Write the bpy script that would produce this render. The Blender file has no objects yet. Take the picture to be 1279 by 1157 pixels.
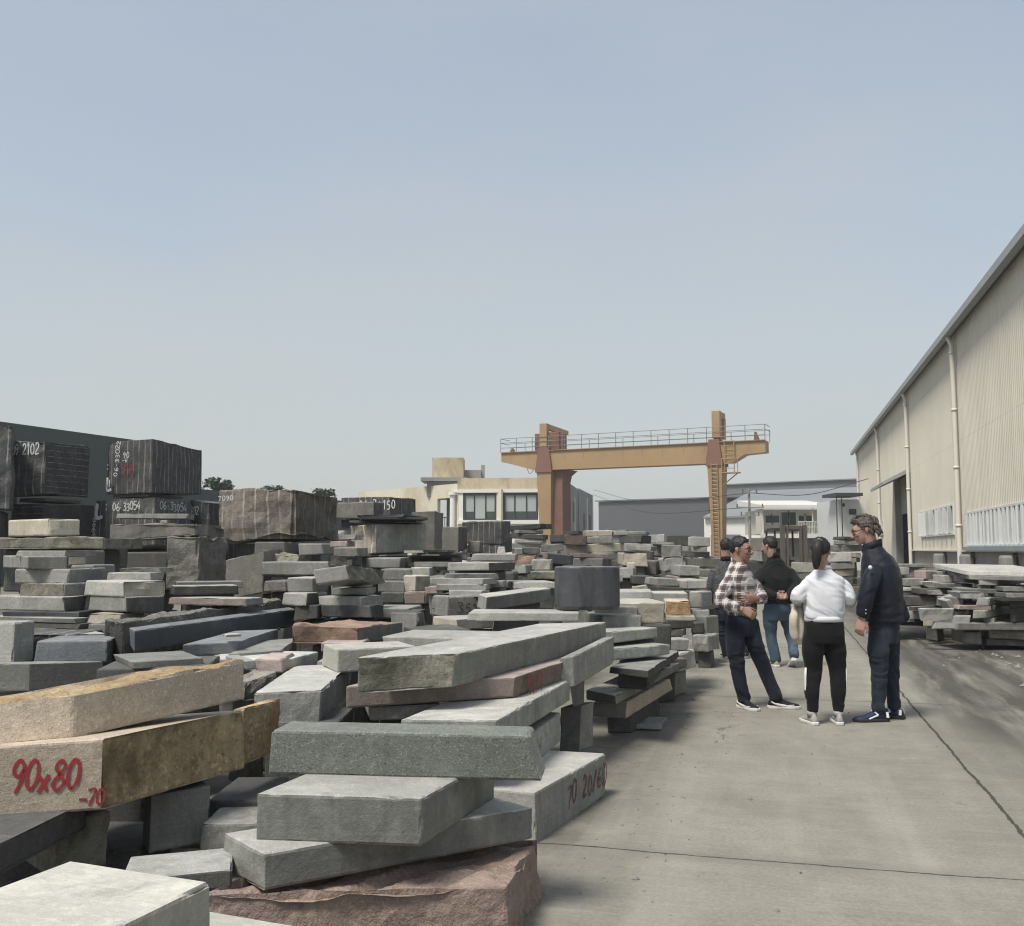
import bpy, bmesh, math, random
from mathutils import Vector, Matrix, noise
R_ = math.radians
random.seed(11)
SC = bpy.context.scene
COL = SC.collection

# ------------------------------------------------------------------ camera, sky, sun, exposure
FPX, CX, CY, HOR = 1230.0, 639.5, 578.5, 686.0       # focal length and centre in photo pixels, horizon row
EYE = 1.5
PITCH = math.atan((HOR - CY) / FPX)
ROAD = R_(15.0)                                      # the lane runs 15 degrees to the right of the view
cd = bpy.data.cameras.new('camera'); cam = bpy.data.objects.new('camera', cd); COL.objects.link(cam)
cd.sensor_fit = 'HORIZONTAL'; cd.sensor_width = 36.0; cd.lens = FPX * 36.0 / 1279.0
cd.clip_start = 0.05; cd.clip_end = 3000
cam.location = (0, 0, EYE); cam.rotation_euler = (R_(90) + PITCH, 0, 0)
SC.camera = cam

SUN_EL, SUN_AZ = R_(58), R_(-138)                    # azimuth measured clockwise from +Y: behind and left of the camera
w = bpy.data.worlds.new('World'); SC.world = w; w.use_nodes = True
nt = w.node_tree; nt.nodes.clear()
sky = nt.nodes.new('ShaderNodeTexSky'); sky.sky_type = 'NISHITA'; sky.sun_disc = False
sky.sun_elevation = SUN_EL; sky.sun_rotation = SUN_AZ
sky.air_density = 1.0; sky.dust_density = 2.0; sky.ozone_density = 0.5; sky.altitude = 0
bg = nt.nodes.new('ShaderNodeBackground'); bg.inputs[1].default_value = 0.102
hs = nt.nodes.new('ShaderNodeHueSaturation'); hs.inputs['Saturation'].default_value = 1.35
out = nt.nodes.new('ShaderNodeOutputWorld')
hz = nt.nodes.new('ShaderNodeMix'); hz.data_type = 'RGBA'; # high haze over the blue, thickening towards the horizon
tcw = nt.nodes.new('ShaderNodeTexCoord'); spw = nt.nodes.new('ShaderNodeSeparateXYZ'); nt.links.new(tcw.outputs['Generated'], spw.inputs[0])
mr = nt.nodes.new('ShaderNodeMapRange'); mr.inputs[1].default_value = 0.0; mr.inputs[2].default_value = .48; mr.inputs[3].default_value = .97; mr.inputs[4].default_value = .62
nzw = nt.nodes.new('ShaderNodeTexNoise'); nzw.inputs['Scale'].default_value = 2.2; nzw.inputs['Detail'].default_value = 4; mpw = nt.nodes.new('ShaderNodeMapping'); mpw.inputs['Scale'].default_value = (1, 1, 2.5); nt.links.new(tcw.outputs['Generated'], mpw.inputs[0]); nt.links.new(mpw.outputs[0], nzw.inputs['Vector'])
adw = nt.nodes.new('ShaderNodeMath'); adw.operation = 'MULTIPLY_ADD'; adw.inputs[1].default_value = .35; adw.inputs[2].default_value = -.175; nt.links.new(nzw.outputs[0], adw.inputs[0])
ad2 = nt.nodes.new('ShaderNodeMath'); ad2.operation = 'ADD'; ad2.use_clamp = True; nt.links.new(spw.outputs[2], mr.inputs[0]); nt.links.new(mr.outputs[0], ad2.inputs[0]); nt.links.new(adw.outputs[0], ad2.inputs[1]); nt.links.new(ad2.outputs[0], hz.inputs[0])
hz.inputs[7].default_value = (3.12, 3.24, 3.17, 1)
nt.links.new(sky.outputs[0], hs.inputs['Color']); nt.links.new(hs.outputs[0], hz.inputs[6]); nt.links.new(hz.outputs[2], bg.inputs[0]); nt.links.new(bg.outputs[0], out.inputs[0])
sd = bpy.data.lights.new('sun', 'SUN'); so = bpy.data.objects.new('sun', sd); COL.objects.link(so)
sd.energy = 2.2; sd.angle = R_(16); sd.color = (1.0, 0.95, 0.87)
sdir = Vector((math.sin(SUN_AZ) * math.cos(SUN_EL), math.cos(SUN_AZ) * math.cos(SUN_EL), math.sin(SUN_EL)))
so.rotation_euler = sdir.to_track_quat('Z', 'Y').to_euler(); so.location = sdir * 50
vs = SC.view_settings
SC.display_settings.display_device = 'sRGB'
vs.view_transform = 'Standard'; vs.look = 'None'; vs.exposure = 0.9; vs.gamma = 1.0
try: vs.use_curve_mapping = False
except Exception: pass
SC.cycles.max_bounces = 6; SC.cycles.use_denoising = True; SC.cycles.filter_width = 1.15
SC.cycles.volume_bounces = 0

# ------------------------------------------------------------------ helpers
def ray(px, py):
    x = (px - CX) / FPX; y = -(py - CY) / FPX
    fh = math.cos(PITCH) - y * math.sin(PITCH); up = math.sin(PITCH) + y * math.cos(PITCH)
    return x / fh, up / fh
def PT(px, py, d):
    r, u = ray(px, py)
    return Vector((r * d, d, EYE + u * d))
def PZ(px, py, z):
    r, u = ray(px, py); d = (z - EYE) / u
    return Vector((r * d, d, z))
RA = Vector((math.cos(ROAD), -math.sin(ROAD), 0)); RB = Vector((math.sin(ROAD), math.cos(ROAD), 0))
def road(a, b, z=0.0): return RA * a + RB * b + Vector((0, 0, z))
def road_b(px, a):                                    # distance along the lane where pixel column px meets the plane a
    r, u = ray(px, HOR); d = a / (r * math.cos(ROAD) - math.sin(ROAD))
    return d * (r * math.sin(ROAD) + math.cos(ROAD)), d
def tag(o, label=None, cat=None, group=None, kind=None):
    if label: o['label'] = label
    if cat: o['category'] = cat
    if group: o['group'] = group
    if kind: o['kind'] = kind
    return o
def empty(name, loc, label=None, cat=None, group=None, rz=0.0):
    o = bpy.data.objects.new(name, None); COL.objects.link(o); o.location = loc; o.rotation_euler = (0, 0, rz)
    o.empty_display_size = .2
    return tag(o, label, cat, group)
def link_mesh(name, me, mats, parent=None, loc=(0, 0, 0), smooth=False):
    o = bpy.data.objects.new(name, me); COL.objects.link(o)
    for m in (mats if isinstance(mats, (list, tuple)) else [mats]): me.materials.append(m)
    o.location = loc
    if parent is not None: o.parent = parent
    if smooth: me.polygons.foreach_set('use_smooth', [True] * len(me.polygons))
    return o
def obj(name, bm, mats, parent=None, loc=(0, 0, 0), smooth=False):
    me = bpy.data.meshes.new(name); bm.normal_update(); bm.to_mesh(me); bm.free()
    return link_mesh(name, me, mats, parent, loc, smooth)
def box(bm, c, s, rz=0.0, mi=0, bev=0.0):
    """box centred at c with full size s"""
    M = Matrix.Translation(Vector(c)) @ Matrix.Rotation(rz, 4, 'Z')
    v = [bm.verts.new(M @ Vector((sx * s[0] / 2, sy * s[1] / 2, sz * s[2] / 2))) for sz in (-1, 1) for sy in (-1, 1) for sx in (-1, 1)]
    fs = [bm.faces.new([v[i] for i in q]) for q in ((0, 2, 3, 1), (4, 5, 7, 6), (0, 1, 5, 4), (1, 3, 7, 5), (3, 2, 6, 7), (2, 0, 4, 6))]
    for f in fs: f.material_index = mi
    if bev > 0:
        es = list({e for f in fs for e in f.edges})
        bmesh.ops.bevel(bm, geom=es, offset=bev, segments=1, affect='EDGES')
def hexa(bm, P, mi=0):
    """8 points: bottom 4 (ccw), top 4"""
    v = [bm.verts.new(p) for p in P]
    for q in ((3, 2, 1, 0), (4, 5, 6, 7), (0, 1, 5, 4), (1, 2, 6, 5), (2, 3, 7, 6), (3, 0, 4, 7)):
        bm.faces.new([v[i] for i in q]).material_index = mi
def frame_of(d, ref):
    d = d.normalized(); x = ref - d * ref.dot(d)
    if x.length < 1e-4:
        ref = Vector((0, 1, 0)) if abs(d.y) < .9 else Vector((1, 0, 0)); x = ref - d * ref.dot(d)
    x.normalize(); return x, d.cross(x)
def tube(bm, pts, rs, n=10, ref=Vector((1, 0, 0)), mi=0):
    """closed tube through pts; rs: radius or (rx, ry) per point, rx along ref"""
    pts = [Vector(p) for p in pts]; rings = []
    if not isinstance(rs, (list, tuple)): rs = [rs] * len(pts)
    for i, p in enumerate(pts):
        d = (pts[min(i + 1, len(pts) - 1)] - pts[max(i - 1, 0)])
        x, y = frame_of(d, ref); r = rs[i]; rx, ry = r if isinstance(r, (tuple, list)) else (r, r)
        rings.append([bm.verts.new(p + x * rx * math.cos(2 * math.pi * k / n) + y * ry * math.sin(2 * math.pi * k / n)) for k in range(n)])
    for a, b in zip(rings, rings[1:]):
        for k in range(n): bm.faces.new((a[k], a[(k + 1) % n], b[(k + 1) % n], b[k])).material_index = mi
    bm.faces.new(rings[0][::-1]).material_index = mi; bm.faces.new(rings[-1]).material_index = mi
def bar(bm, a, b, r, n=6, mi=0): tube(bm, [a, b], r, n, mi=mi)
def bone(pts, k=4):
    """Catmull-Rom resample"""
    pts = [Vector(p) for p in pts]; q = [pts[0] * 2 - pts[1]] + pts + [pts[-1] * 2 - pts[-2]]; o = []
    for i in range(1, len(q) - 2):
        for j in range(k):
            t = j / k; a, b, c, d = q[i - 1:i + 3]
            o.append(.5 * ((2 * b) + (c - a) * t + (2 * a - 5 * b + 4 * c - d) * t * t + (3 * b - a - 3 * c + d) * t ** 3))
    return o + [pts[-1]]

# ------------------------------------------------------------------ materials
def mat(name):
    m = bpy.data.materials.new(name); m.use_nodes = True; t = m.node_tree
    for n in list(t.nodes): t.nodes.remove(n)
    o = t.nodes.new('ShaderNodeOutputMaterial'); p = t.nodes.new('ShaderNodeBsdfPrincipled'); t.links.new(p.outputs[0], o.inputs[0])
    return m, t, p
class G:
    """small node-graph helper"""
    def __init__(s, t): s.t = t
    def n(s, k, **kw):
        q = s.t.nodes.new('ShaderNode' + k)
        for a, b in kw.items(): setattr(q, a, b)
        return q
    def l(s, a, b): s.t.links.new(a, b)
    def put(s, sock, v):
        if hasattr(v, 'is_linked') or hasattr(v, 'links'): s.l(v, sock)
        else: sock.default_value = v
    def math(s, op, a, b=0.0, clamp=False):
        q = s.n('Math', operation=op, use_clamp=clamp); s.put(q.inputs[0], a); s.put(q.inputs[1], b); return q.outputs[0]
    def noise(s, vec, scale, detail=3.0, rough=.55, dist=0.0):
        q = s.n('TexNoise'); s.l(vec, q.inputs['Vector']); q.inputs['Scale'].default_value = scale
        q.inputs['Detail'].default_value = detail; q.inputs['Roughness'].default_value = rough; q.inputs['Distortion'].default_value = dist
        return q.outputs[0]
    def ramp(s, f, p0, p1, c0=(0, 0, 0, 1), c1=(1, 1, 1, 1)):
        q = s.n('ValToRGB'); s.l(f, q.inputs[0]); e = q.color_ramp.elements
        e[0].position = p0; e[0].color = c0; e[1].position = p1; e[1].color = c1; return q.outputs[0]
    def mix(s, f, a, b, mode='MIX'):
        q = s.n('Mix', data_type='RGBA', blend_type=mode); s.put(q.inputs[0], f); s.put(q.inputs[6], a); s.put(q.inputs[7], b); return q.outputs[2]
    def mapping(s, vec, scale=(1, 1, 1), rot=(0, 0, 0), loc=(0, 0, 0)):
        q = s.n('Mapping'); s.l(vec, q.inputs[0]); q.inputs['Scale'].default_value = scale; q.inputs['Rotation'].default_value = rot; q.inputs['Location'].default_value = loc
        return q.outputs[0]
def c4(c, k=1.0): return (c[0] * k, c[1] * k, c[2] * k, 1)
MATS = {}
def stone_mat(key, c, c2=None, grain=.45, gscale=190, stain=None, stripes=None, stripe_col=(.42, .41, .39), rough=.8, streak=.5, bump=.4, vary=.22, spacing=.13, mott=.85, samt=.62):
    kk = 1.0 if key == 'w' else 1.28
    c = tuple(x * kk for x in c); c2 = tuple(x * kk for x in c2) if c2 else None; stain = tuple(x * kk for x in stain) if stain else None
    m, t, p = mat('stone_' + key); g = G(t)
    tc = g.n('TexCoord'); oi = g.n('ObjectInfo')
    off = g.n('VectorMath', operation='SCALE'); off.inputs[0].default_value = (31.0, 17.0, 23.0); g.l(oi.outputs['Random'], off.inputs['Scale'])
    add = g.n('VectorMath', operation='ADD'); g.l(tc.outputs['Object'], add.inputs[0]); g.l(off.outputs[0], add.inputs[1]); v = add.outputs[0]
    big = g.noise(v, 1.7, 5, .66, .5)
    col = g.mix(g.ramp(big, .3, .7), c4(c), c4(c2 or tuple(x * .72 for x in c)))
    # mottling and saw marks that run along each face
    mt = g.noise(v, 26, 8, .82, .3); col = g.mix(g.math('MULTIPLY', g.ramp(mt, .36, .5), mott), c4(tuple(x * .62 for x in c)), col) if False else g.mix(g.math('MULTIPLY', g.ramp(mt, .64, .44), mott), col, c4(tuple(x * .55 for x in c)))
    col = g.mix(g.math('MULTIPLY', g.ramp(mt, .54, .70), mott * .8), col, c4(tuple(min(1, x * 1.45 + .01) for x in c)))
    sw = g.noise(g.mapping(tc.outputs['UV'], (1.2, 70, 1), rot=(0, 0, .5)), 1.0, 5, .75); col = g.mix(g.math('MULTIPLY', g.ramp(sw, .52, .72), .35 * mott), col, c4(tuple(min(1, x * 1.5 + .015) for x in c)))
    # crystals: pale and dark grains
    n1 = g.noise(v, gscale, 2, .6); n2 = g.noise(v, gscale * .6, 2, .6)
    col = g.mix(g.math('MULTIPLY', g.ramp(n1, .56, .66), grain), col, c4(c, .35))
    col = g.mix(g.math('MULTIPLY', g.ramp(n2, .58, .68), grain * .8), col, c4(tuple(min(1, x * 1.75 + .02) for x in c)))
    # rain streaks and dirt down the sides, dust patches
    sv = g.mapping(v, (9, 9, .7)); st = g.ramp(g.noise(sv, 1.6, 3, .6), .48, .78)
    col = g.mix(g.math('MULTIPLY', st, streak), col, c4((c[0] * .42, c[1] * .44, c[2] * .42)))
    du = g.ramp(g.noise(v, 4.2, 6, .74, .4), .50, .68)
    col = g.mix(g.math('MULTIPLY', du, .6), col, c4((min(1, c[0] * 1.3 + .05), min(1, c[1] * 1.3 + .048), min(1, c[2] * 1.25 + .04))))
    dk = g.ramp(g.noise(g.mapping(v, (1, 1, 1), loc=(3, 8, 5)), 2.6, 6, .74, .8), .56, .68); col = g.mix(g.math('MULTIPLY', dk, .55), col, c4((c[0] * .5, c[1] * .5, c[2] * .48)))
    if stain:
        sn = g.ramp(g.noise(v, 3.2, 5, .68, .6), .46, .62); col = g.mix(g.math('MULTIPLY', sn, .85), col, c4(stain))
        sn2 = g.ramp(g.noise(v, 14, 4, .7), .55, .7); col = g.mix(g.math('MULTIPLY', sn2, .5), col, c4(tuple(x * .35 for x in stain)))
    hgt = g.math('ADD', g.noise(v, 38, 4, .65), g.math('MULTIPLY', n1, .35))
    if stripes:
        uv = g.n('SeparateXYZ'); g.l(tc.outputs['UV'], uv.inputs[0])
        wob = g.math('MULTIPLY', g.math('SUBTRACT', g.noise(v, 4, 2), .5), .03)
        u = g.math('ADD', uv.outputs[0 if stripes == 'v' else 1], wob)
        fr = g.math('ABSOLUTE', g.math('SUBTRACT', g.math('FRACT', g.math('DIVIDE', u, spacing)), .5))
        ln = g.math('LESS_THAN', fr, .075 if stripes == 'v' else .06)
        brk = g.ramp(g.noise(g.mapping(v, (6, 6, 2)), 1.4, 3), .38, .58)
        lm = g.math('MULTIPLY', ln, g.math('MULTIPLY', brk, samt))
        col = g.mix(lm, col, c4(stripe_col))
        hgt = g.math('SUBTRACT', hgt, g.math('MULTIPLY', g.math('LESS_THAN', fr, .09), .9))
    # each stone its own tone
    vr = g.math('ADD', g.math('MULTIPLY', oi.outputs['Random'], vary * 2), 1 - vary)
    at = g.n('Attribute'); at.attribute_name = 'finish'; vr = g.math('MULTIPLY', vr, at.outputs['Fac'])  # per-face tone: random finish plus painted top light and side shade
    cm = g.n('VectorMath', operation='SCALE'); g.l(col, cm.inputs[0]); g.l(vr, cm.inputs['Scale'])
    g.l(cm.outputs[0], p.inputs['Base Color'])
    p.inputs['Roughness'].default_value = rough; p.inputs['Specular IOR Level'].default_value = .3
    b = g.n('Bump'); b.inputs['Strength'].default_value = bump; b.inputs['Distance'].default_value = .012; g.l(hgt, b.inputs['Height']); g.l(b.outputs[0], p.inputs['Normal'])
    MATS[key] = m; return m
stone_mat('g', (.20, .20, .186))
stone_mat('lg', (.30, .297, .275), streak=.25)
stone_mat('dg', (.07, .07, .066), streak=.25)
stone_mat('gg', (.165, .178, .158), (.15, .16, .145), grain=.9, gscale=170, streak=.2)
stone_mat('gs', (.215, .218, .20), (.15, .155, .142), grain=.3, streak=.55)
stone_mat('bl', (.068, .08, .092), (.088, .098, .105), grain=.25, streak=.15, rough=.6)
stone_mat('bs', (.135, .143, .15), (.10, .107, .113), grain=.35)
stone_mat('bk', (.082, .082, .08), (.055, .056, .056), stripes='v', grain=.5, gscale=40, bump=.6, vary=.15)
stone_mat('bkh', (.078, .078, .077), (.052, .053, .053), stripes='h', grain=.5, gscale=40, bump=.6, vary=.15, spacing=.1)
stone_mat('bp', (.035, .038, .042), (.05, .053, .056), grain=.15, rough=.42, streak=.5, bump=.05)
stone_mat('br', (.235, .21, .182), (.16, .147, .128), stripes='v', spacing=.2, stain=(.12, .105, .07), bump=.8, samt=.95, stripe_col=(.46, .43, .38))
stone_mat('bg', (.155, .148, .132), (.11, .107, .096), streak=.4)
stone_mat('y', (.37, .315, .25), (.31, .262, .205), grain=.6, gscale=150, streak=.12, vary=.08)
stone_mat('rust', (.25, .195, .12), (.165, .12, .065), grain=.8, gscale=45, stain=(.20, .125, .06), bump=.8, vary=.08)
stone_mat('ochre', (.33, .255, .15), (.22, .16, .09), grain=.7, gscale=42, stain=(.10, .075, .04), bump=.8, vary=.08)
stone_mat('r', (.175, .13, .107), (.12, .092, .078), grain=.6, gscale=120, stain=(.17, .13, .115), bump=.8)
stone_mat('p', (.255, .21, .188), (.21, .178, .16), grain=.45, streak=.4)
stone_mat('br2', (.22, .15, .115), (.17, .115, .088), grain=.6, streak=.2)
stone_mat('w', (.39, .382, .338), (.335, .328, .29), grain=.1, gscale=30, streak=.12, vary=.07, rough=.7)
stone_mat('be', (.36, .335, .27), (.29, .27, .215), grain=.35, streak=.25, vary=.12)
stone_mat('mo', (.235, .225, .185), (.17, .163, .128), grain=.6, stain=(.09, .088, .062), bump=.7, streak=.6)
stone_mat('rg', (.20, .19, .17), (.125, .12, .108), grain=.7, gscale=90, bump=.9, stain=(.12, .115, .10))
stone_mat('dr', (.075, .073, .07), (.05, .05, .048), grain=.6, gscale=45, bump=.9)

def paint_mat(name, c, rough=.6, var=.12, scale=6, metal=0.0, bump=0.0, bscale=60, rust=None, rust_amt=.5, rust_lo=.52):
    m, t, p = mat(name); g = G(t); tc = g.n('TexCoord'); v = tc.outputs['Object']
    col = g.mix(g.ramp(g.noise(v, scale, 4, .65), .3, .72), c4(c), c4(tuple(x * (1 - var) for x in c)))
    if rust:
        f = g.ramp(g.noise(g.mapping(v, (1, 1, .35)), scale * .6, 6, .72, .5), rust_lo, rust_lo + .16)
        col = g.mix(g.math('MULTIPLY', f, rust_amt), col, c4(rust))
    g.l(col, p.inputs['Base Color']); p.inputs['Roughness'].default_value = rough; p.inputs['Metallic'].default_value = metal
    p.inputs['Specular IOR Level'].default_value = .3
    if bump:
        b = g.n('Bump'); b.inputs['Strength'].default_value = bump; b.inputs['Distance'].default_value = .01; g.l(g.noise(v, bscale, 3), b.inputs['Height']); g.l(b.outputs[0], p.inputs['Normal'])
    MATS[name] = m; return m
# ------------------------------------------------------------------ ground
def ground_material():
    m, t, p = mat('yard_concrete'); g = G(t); tc = g.n('TexCoord'); v = tc.outputs['Object']
    def dot(vec):
        q = g.n('VectorMath', operation='DOT_PRODUCT'); g.l(v, q.inputs[0]); q.inputs[1].default_value = vec; return q.outputs['Value']
    a, b = dot(RA), dot(RB)
    cb = g.n('CombineXYZ'); g.l(a, cb.inputs[0]); g.l(b, cb.inputs[1]); rv = cb.outputs[0]
    jl = (PZ(1279, 1043, 0).dot(RA) + PZ(1130, 870, 0).dot(RA)) / 2
    jt = PZ(725, 1057, 0).dot(RB)
    big = g.noise(rv, .55, 5, .62, .3); mid = g.noise(rv, 2.6, 5, .65, .2); fine = g.noise(rv, 48, 4, .7); brush = g.noise(g.mapping(rv, (.6, 14, 1)), 2.2, 3, .6)
    col = g.mix(g.ramp(big, .32, .68), (.225, .214, .176, 1), (.31, .297, .248, 1))
    col = g.mix(g.math('MULTIPLY', g.ramp(mid, .38, .68), .5), col, (.175, .167, .138, 1))
    col = g.mix(g.math('MULTIPLY', g.ramp(brush, .45, .7), .28), col, (.35, .338, .288, 1))
    col = g.mix(g.math('MULTIPLY', g.ramp(fine, .42, .62), .35), col, (.13, .127, .11, 1))
    grit = g.noise(rv, 21, 8, .85, .2); col = g.mix(g.math('MULTIPLY', g.ramp(grit, .62, .42), .6), col, (.13, .124, .10, 1)); col = g.mix(g.math('MULTIPLY', g.ramp(grit, .55, .70), .55), col, (.42, .405, .35, 1))
    blot = g.noise(g.mapping(rv, (1, .7, 1), loc=(5, 1, 0)), 1.05, 7, .72, .8); col = g.mix(g.math('MULTIPLY', g.ramp(blot, .50, .66), .40), col, (.165, .157, .128, 1))
    # pale scuffs and small dark spots
    sp = g.noise(rv, 7.5, 3, .6); col = g.mix(g.math('MULTIPLY', g.ramp(sp, .70, .76), .55), col, (.10, .10, .09, 1))
    sc = g.noise(g.mapping(rv, (1, 1, 1), loc=(7, 3, 0)), 3.1, 4, .7); col = g.mix(g.math('MULTIPLY', g.ramp(sc, .66, .74), .5), col, (.38, .37, .335, 1))
    # muddy wet ground by the far pile, right of the long joint, drawn out along the lane
    wn = g.noise(g.mapping(rv, (1.5, .22, 1)), 1.3, 6, .68, .35)
    inr = g.math('MULTIPLY', g.ramp(a, .0, 1.0), 1.0)
    r1 = g.n('MapRange'); g.l(a, r1.inputs[0]); r1.inputs[1].default_value = jl - .1; r1.inputs[2].default_value = jl + .5
    r2 = g.n('MapRange'); g.l(b, r2.inputs[0]); r2.inputs[1].default_value = 6.0; r2.inputs[2].default_value = 9.5
    wm = g.math('MULTIPLY', g.math('MULTIPLY', r1.outputs[0], r2.outputs[0]), g.ramp(wn, .31, .50))
    col = g.mix(g.math('MULTIPLY', wm, .88), col, (.05, .047, .038, 1))
    # dirt that has gathered along the foot of the piles on the left
    r3 = g.n('MapRange'); g.l(a, r3.inputs[0]); r3.inputs[1].default_value = -.55; r3.inputs[2].default_value = -1.05
    dm = g.math('MULTIPLY', r3.outputs[0], g.ramp(g.noise(rv, 1.7, 5, .7), .30, .6))
    col = g.mix(g.math('MULTIPLY', dm, .75), col, (.10, .095, .08, 1))
    # worn paler tracks, oil drips and hairline cracks
    trk = g.ramp(g.noise(g.mapping(rv, (1.6, .12, 1)), 1.1, 4, .6), .50, .66); col = g.mix(g.math('MULTIPLY', trk, .30), col, (.38, .367, .315, 1))
    oil = g.ramp(g.noise(g.mapping(rv, (1, 1, 1), loc=(2, 9, 0)), 1.15, 6, .72, .6), .60, .70); col = g.mix(g.math('MULTIPLY', oil, .45), col, (.115, .112, .095, 1))
    vo = g.n('TexVoronoi', feature='DISTANCE_TO_EDGE'); dv_ = g.n('VectorMath', operation='ADD'); g.l(rv, dv_.inputs[0]); nz = g.n('TexNoise'); g.l(rv, nz.inputs['Vector']); nz.inputs['Scale'].default_value = 1.6; nz.inputs['Detail'].default_value = 5; g.l(nz.outputs['Color'], dv_.inputs[1]); g.l(dv_.outputs[0], vo.inputs['Vector']); vo.inputs['Scale'].default_value = .26
    crk = g.math('MULTIPLY', g.math('LESS_THAN', vo.outputs['Distance'], .0022), g.ramp(g.noise(rv, .8, 3), .5, .58)); col = g.mix(g.math('MULTIPLY', crk, .55), col, (.07, .067, .055, 1))
    # joints between the slabs
    wob = g.math('MULTIPLY', g.math('SUBTRACT', g.noise(rv, 1.9, 5, .7), .5), .085)
    wob2 = g.math('MULTIPLY', g.math('SUBTRACT', g.noise(rv, 1.3, 5, .7), .5), .10)
    dl = g.math('ABSOLUTE', g.math('ADD', g.math('SUBTRACT', a, jl), wob))
    bb = g.math('ADD', g.math('SUBTRACT', b, jt), wob2)
    dt = g.math('ABSOLUTE', g.math('SUBTRACT', g.math('MODULO', g.math('ADD', bb, 27.0 + 2.7), 5.4), 2.7))
    wid = g.math('ADD', g.math('MULTIPLY', g.noise(rv, 9, 3, .6), .03), .004)
    j1 = g.math('LESS_THAN', dl, g.math('MULTIPLY', wid, .58)); j2 = g.math('LESS_THAN', dt, g.math('MULTIPLY', wid, .4))
    jj = g.math('MAXIMUM', j1, j2)
    halo = g.math('MULTIPLY', g.math('SUBTRACT', 1.0, g.ramp(g.math('MINIMUM', dl, dt), .0, .16)), .35)
    col = g.mix(halo, col, (.14, .135, .115, 1)); col = g.mix(g.math('MULTIPLY', jj, .9), col, (.045, .043, .035, 1))
    g.l(col, p.inputs['Base Color']); 
    rg = g.math('SUBTRACT', .9, g.math('MULTIPLY', wm, .3)); g.l(rg, p.inputs['Roughness']); p.inputs['Specular IOR Level'].default_value = .25
    h = g.math('ADD', g.math('ADD', fine, g.math('MULTIPLY', mid, 1.5)), g.math('MULTIPLY', jj, -3.0))
    bp = g.n('Bump'); bp.inputs['Strength'].default_value = .28; bp.inputs['Distance'].default_value = .012; g.l(h, bp.inputs['Height']); g.l(bp.outputs[0], p.inputs['Normal'])
    return m
bm = bmesh.new()
for i in range(2):
    pass
vv = [bm.verts.new(c) for c in ((-330, -40, 0), (330, -40, 0), (330, 420, 0), (-330, 420, 0))]; bm.faces.new(vv)
tag(obj('ground', bm, ground_material()), kind='structure')

def cladding():
    m, t, p = mat('cream_cladding'); g = G(t); tc = g.n('TexCoord'); v = tc.outputs['Object']; sp = g.n('SeparateXYZ'); g.l(v, sp.inputs[0])
    col = g.mix(g.ramp(g.noise(v, .5, 4, .6), .3, .7), (.60, .572, .48, 1), (.54, .515, .43, 1))
    st = g.ramp(g.noise(g.mapping(v, (1, 2.6, .10)), 1.3, 5, .7), .52, .72); col = g.mix(g.math('MULTIPLY', st, .28), col, (.36, .33, .26, 1))
    lap = g.math('LESS_THAN', g.math('FRACT', g.math('DIVIDE', g.math('ADD', sp.outputs[2], .4), 2.9)), .008); col = g.mix(g.math('MULTIPLY', lap, .35), col, (.28, .26, .21, 1))
    sheet = g.n('TexWhiteNoise', noise_dimensions='1D'); g.l(g.math('FLOOR', g.math('DIVIDE', sp.outputs[1], .88)), sheet.inputs['W']); col = g.mix(g.math('MULTIPLY', sheet.outputs['Value'], .14), col, (.45, .43, .37, 1))
    r_ = g.n('MapRange'); g.l(sp.outputs[2], r_.inputs[0]); r_.inputs[1].default_value = 3.2; r_.inputs[2].default_value = 1.4; gr = g.math('MULTIPLY', r_.outputs[0], g.ramp(g.noise(v, 1.7, 5, .7), .35, .65)); col = g.mix(g.math('MULTIPLY', gr, .35), col, (.30, .28, .23, 1))
    g.l(col, p.inputs['Base Color']); p.inputs['Roughness'].default_value = .5; p.inputs['Specular IOR Level'].default_value = .3; MATS['cream_cladding'] = m
cladding()
paint_mat('cream_pipe', (.66, .635, .55), .5, .06, 2)
paint_mat('grey_trim', (.33, .34, .34), .5, .15, 2)
paint_mat('plinth_render', (.30, .275, .25), .85, .25, .8, rust=(.17, .16, .15), rust_amt=.5)
paint_mat('louvre_white', (.68, .70, .69), .45, .1, 3)
paint_mat('blue_grey_sill', (.30, .34, .34), .5, .15, 2)
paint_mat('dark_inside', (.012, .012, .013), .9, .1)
paint_mat('shutter_grey', (.30, .29, .26), .6, .2, 1, rust=(.12, .11, .10))
paint_mat('crane_ochre', (.365, .248, .13), .55, .16, .5, rust=(.26, .115, .06), rust_amt=.35, rust_lo=.55)
paint_mat('crane_rust', (.20, .105, .075), .75, .25, .7, rust=(.15, .07, .05), rust_amt=.6)
paint_mat('crane_rail', (.22, .205, .18), .5, .2, 2)
paint_mat('old_plaster', (.62, .58, .46), .85, .12, .25, rust=(.36, .27, .15), rust_amt=.7, rust_lo=.53)
paint_mat('old_plaster_top', (.60, .52, .36), .85, .2, .5, rust=(.27, .20, .11), rust_amt=.85, rust_lo=.45)
paint_mat('white_plaster', (.74, .73, .68), .8, .08, .3, rust=(.5, .45, .35), rust_amt=.4, rust_lo=.58)
paint_mat('weathered_concrete', (.27, .265, .25), .9, .25, .4, rust=(.14, .135, .125), rust_amt=.7)
paint_mat('grey_steel_shed', (.095, .10, .104), .6, .10, .06)
paint_mat('mid_grey_shed', (.155, .162, .165), .6, .12, .06)
paint_mat('blue_grey_roof', (.23, .243, .25), .5, .15, .12)
paint_mat('dark_green_shed', (.06, .072, .068), .65, .15, .08)
paint_mat('window_glass', (.05, .065, .06), .12, .2, .5)
paint_mat('window_blind', (.40, .43, .41), .3, .12, .2)
paint_mat('dark_frame', (.05, .05, .048), .5, .2)
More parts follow.
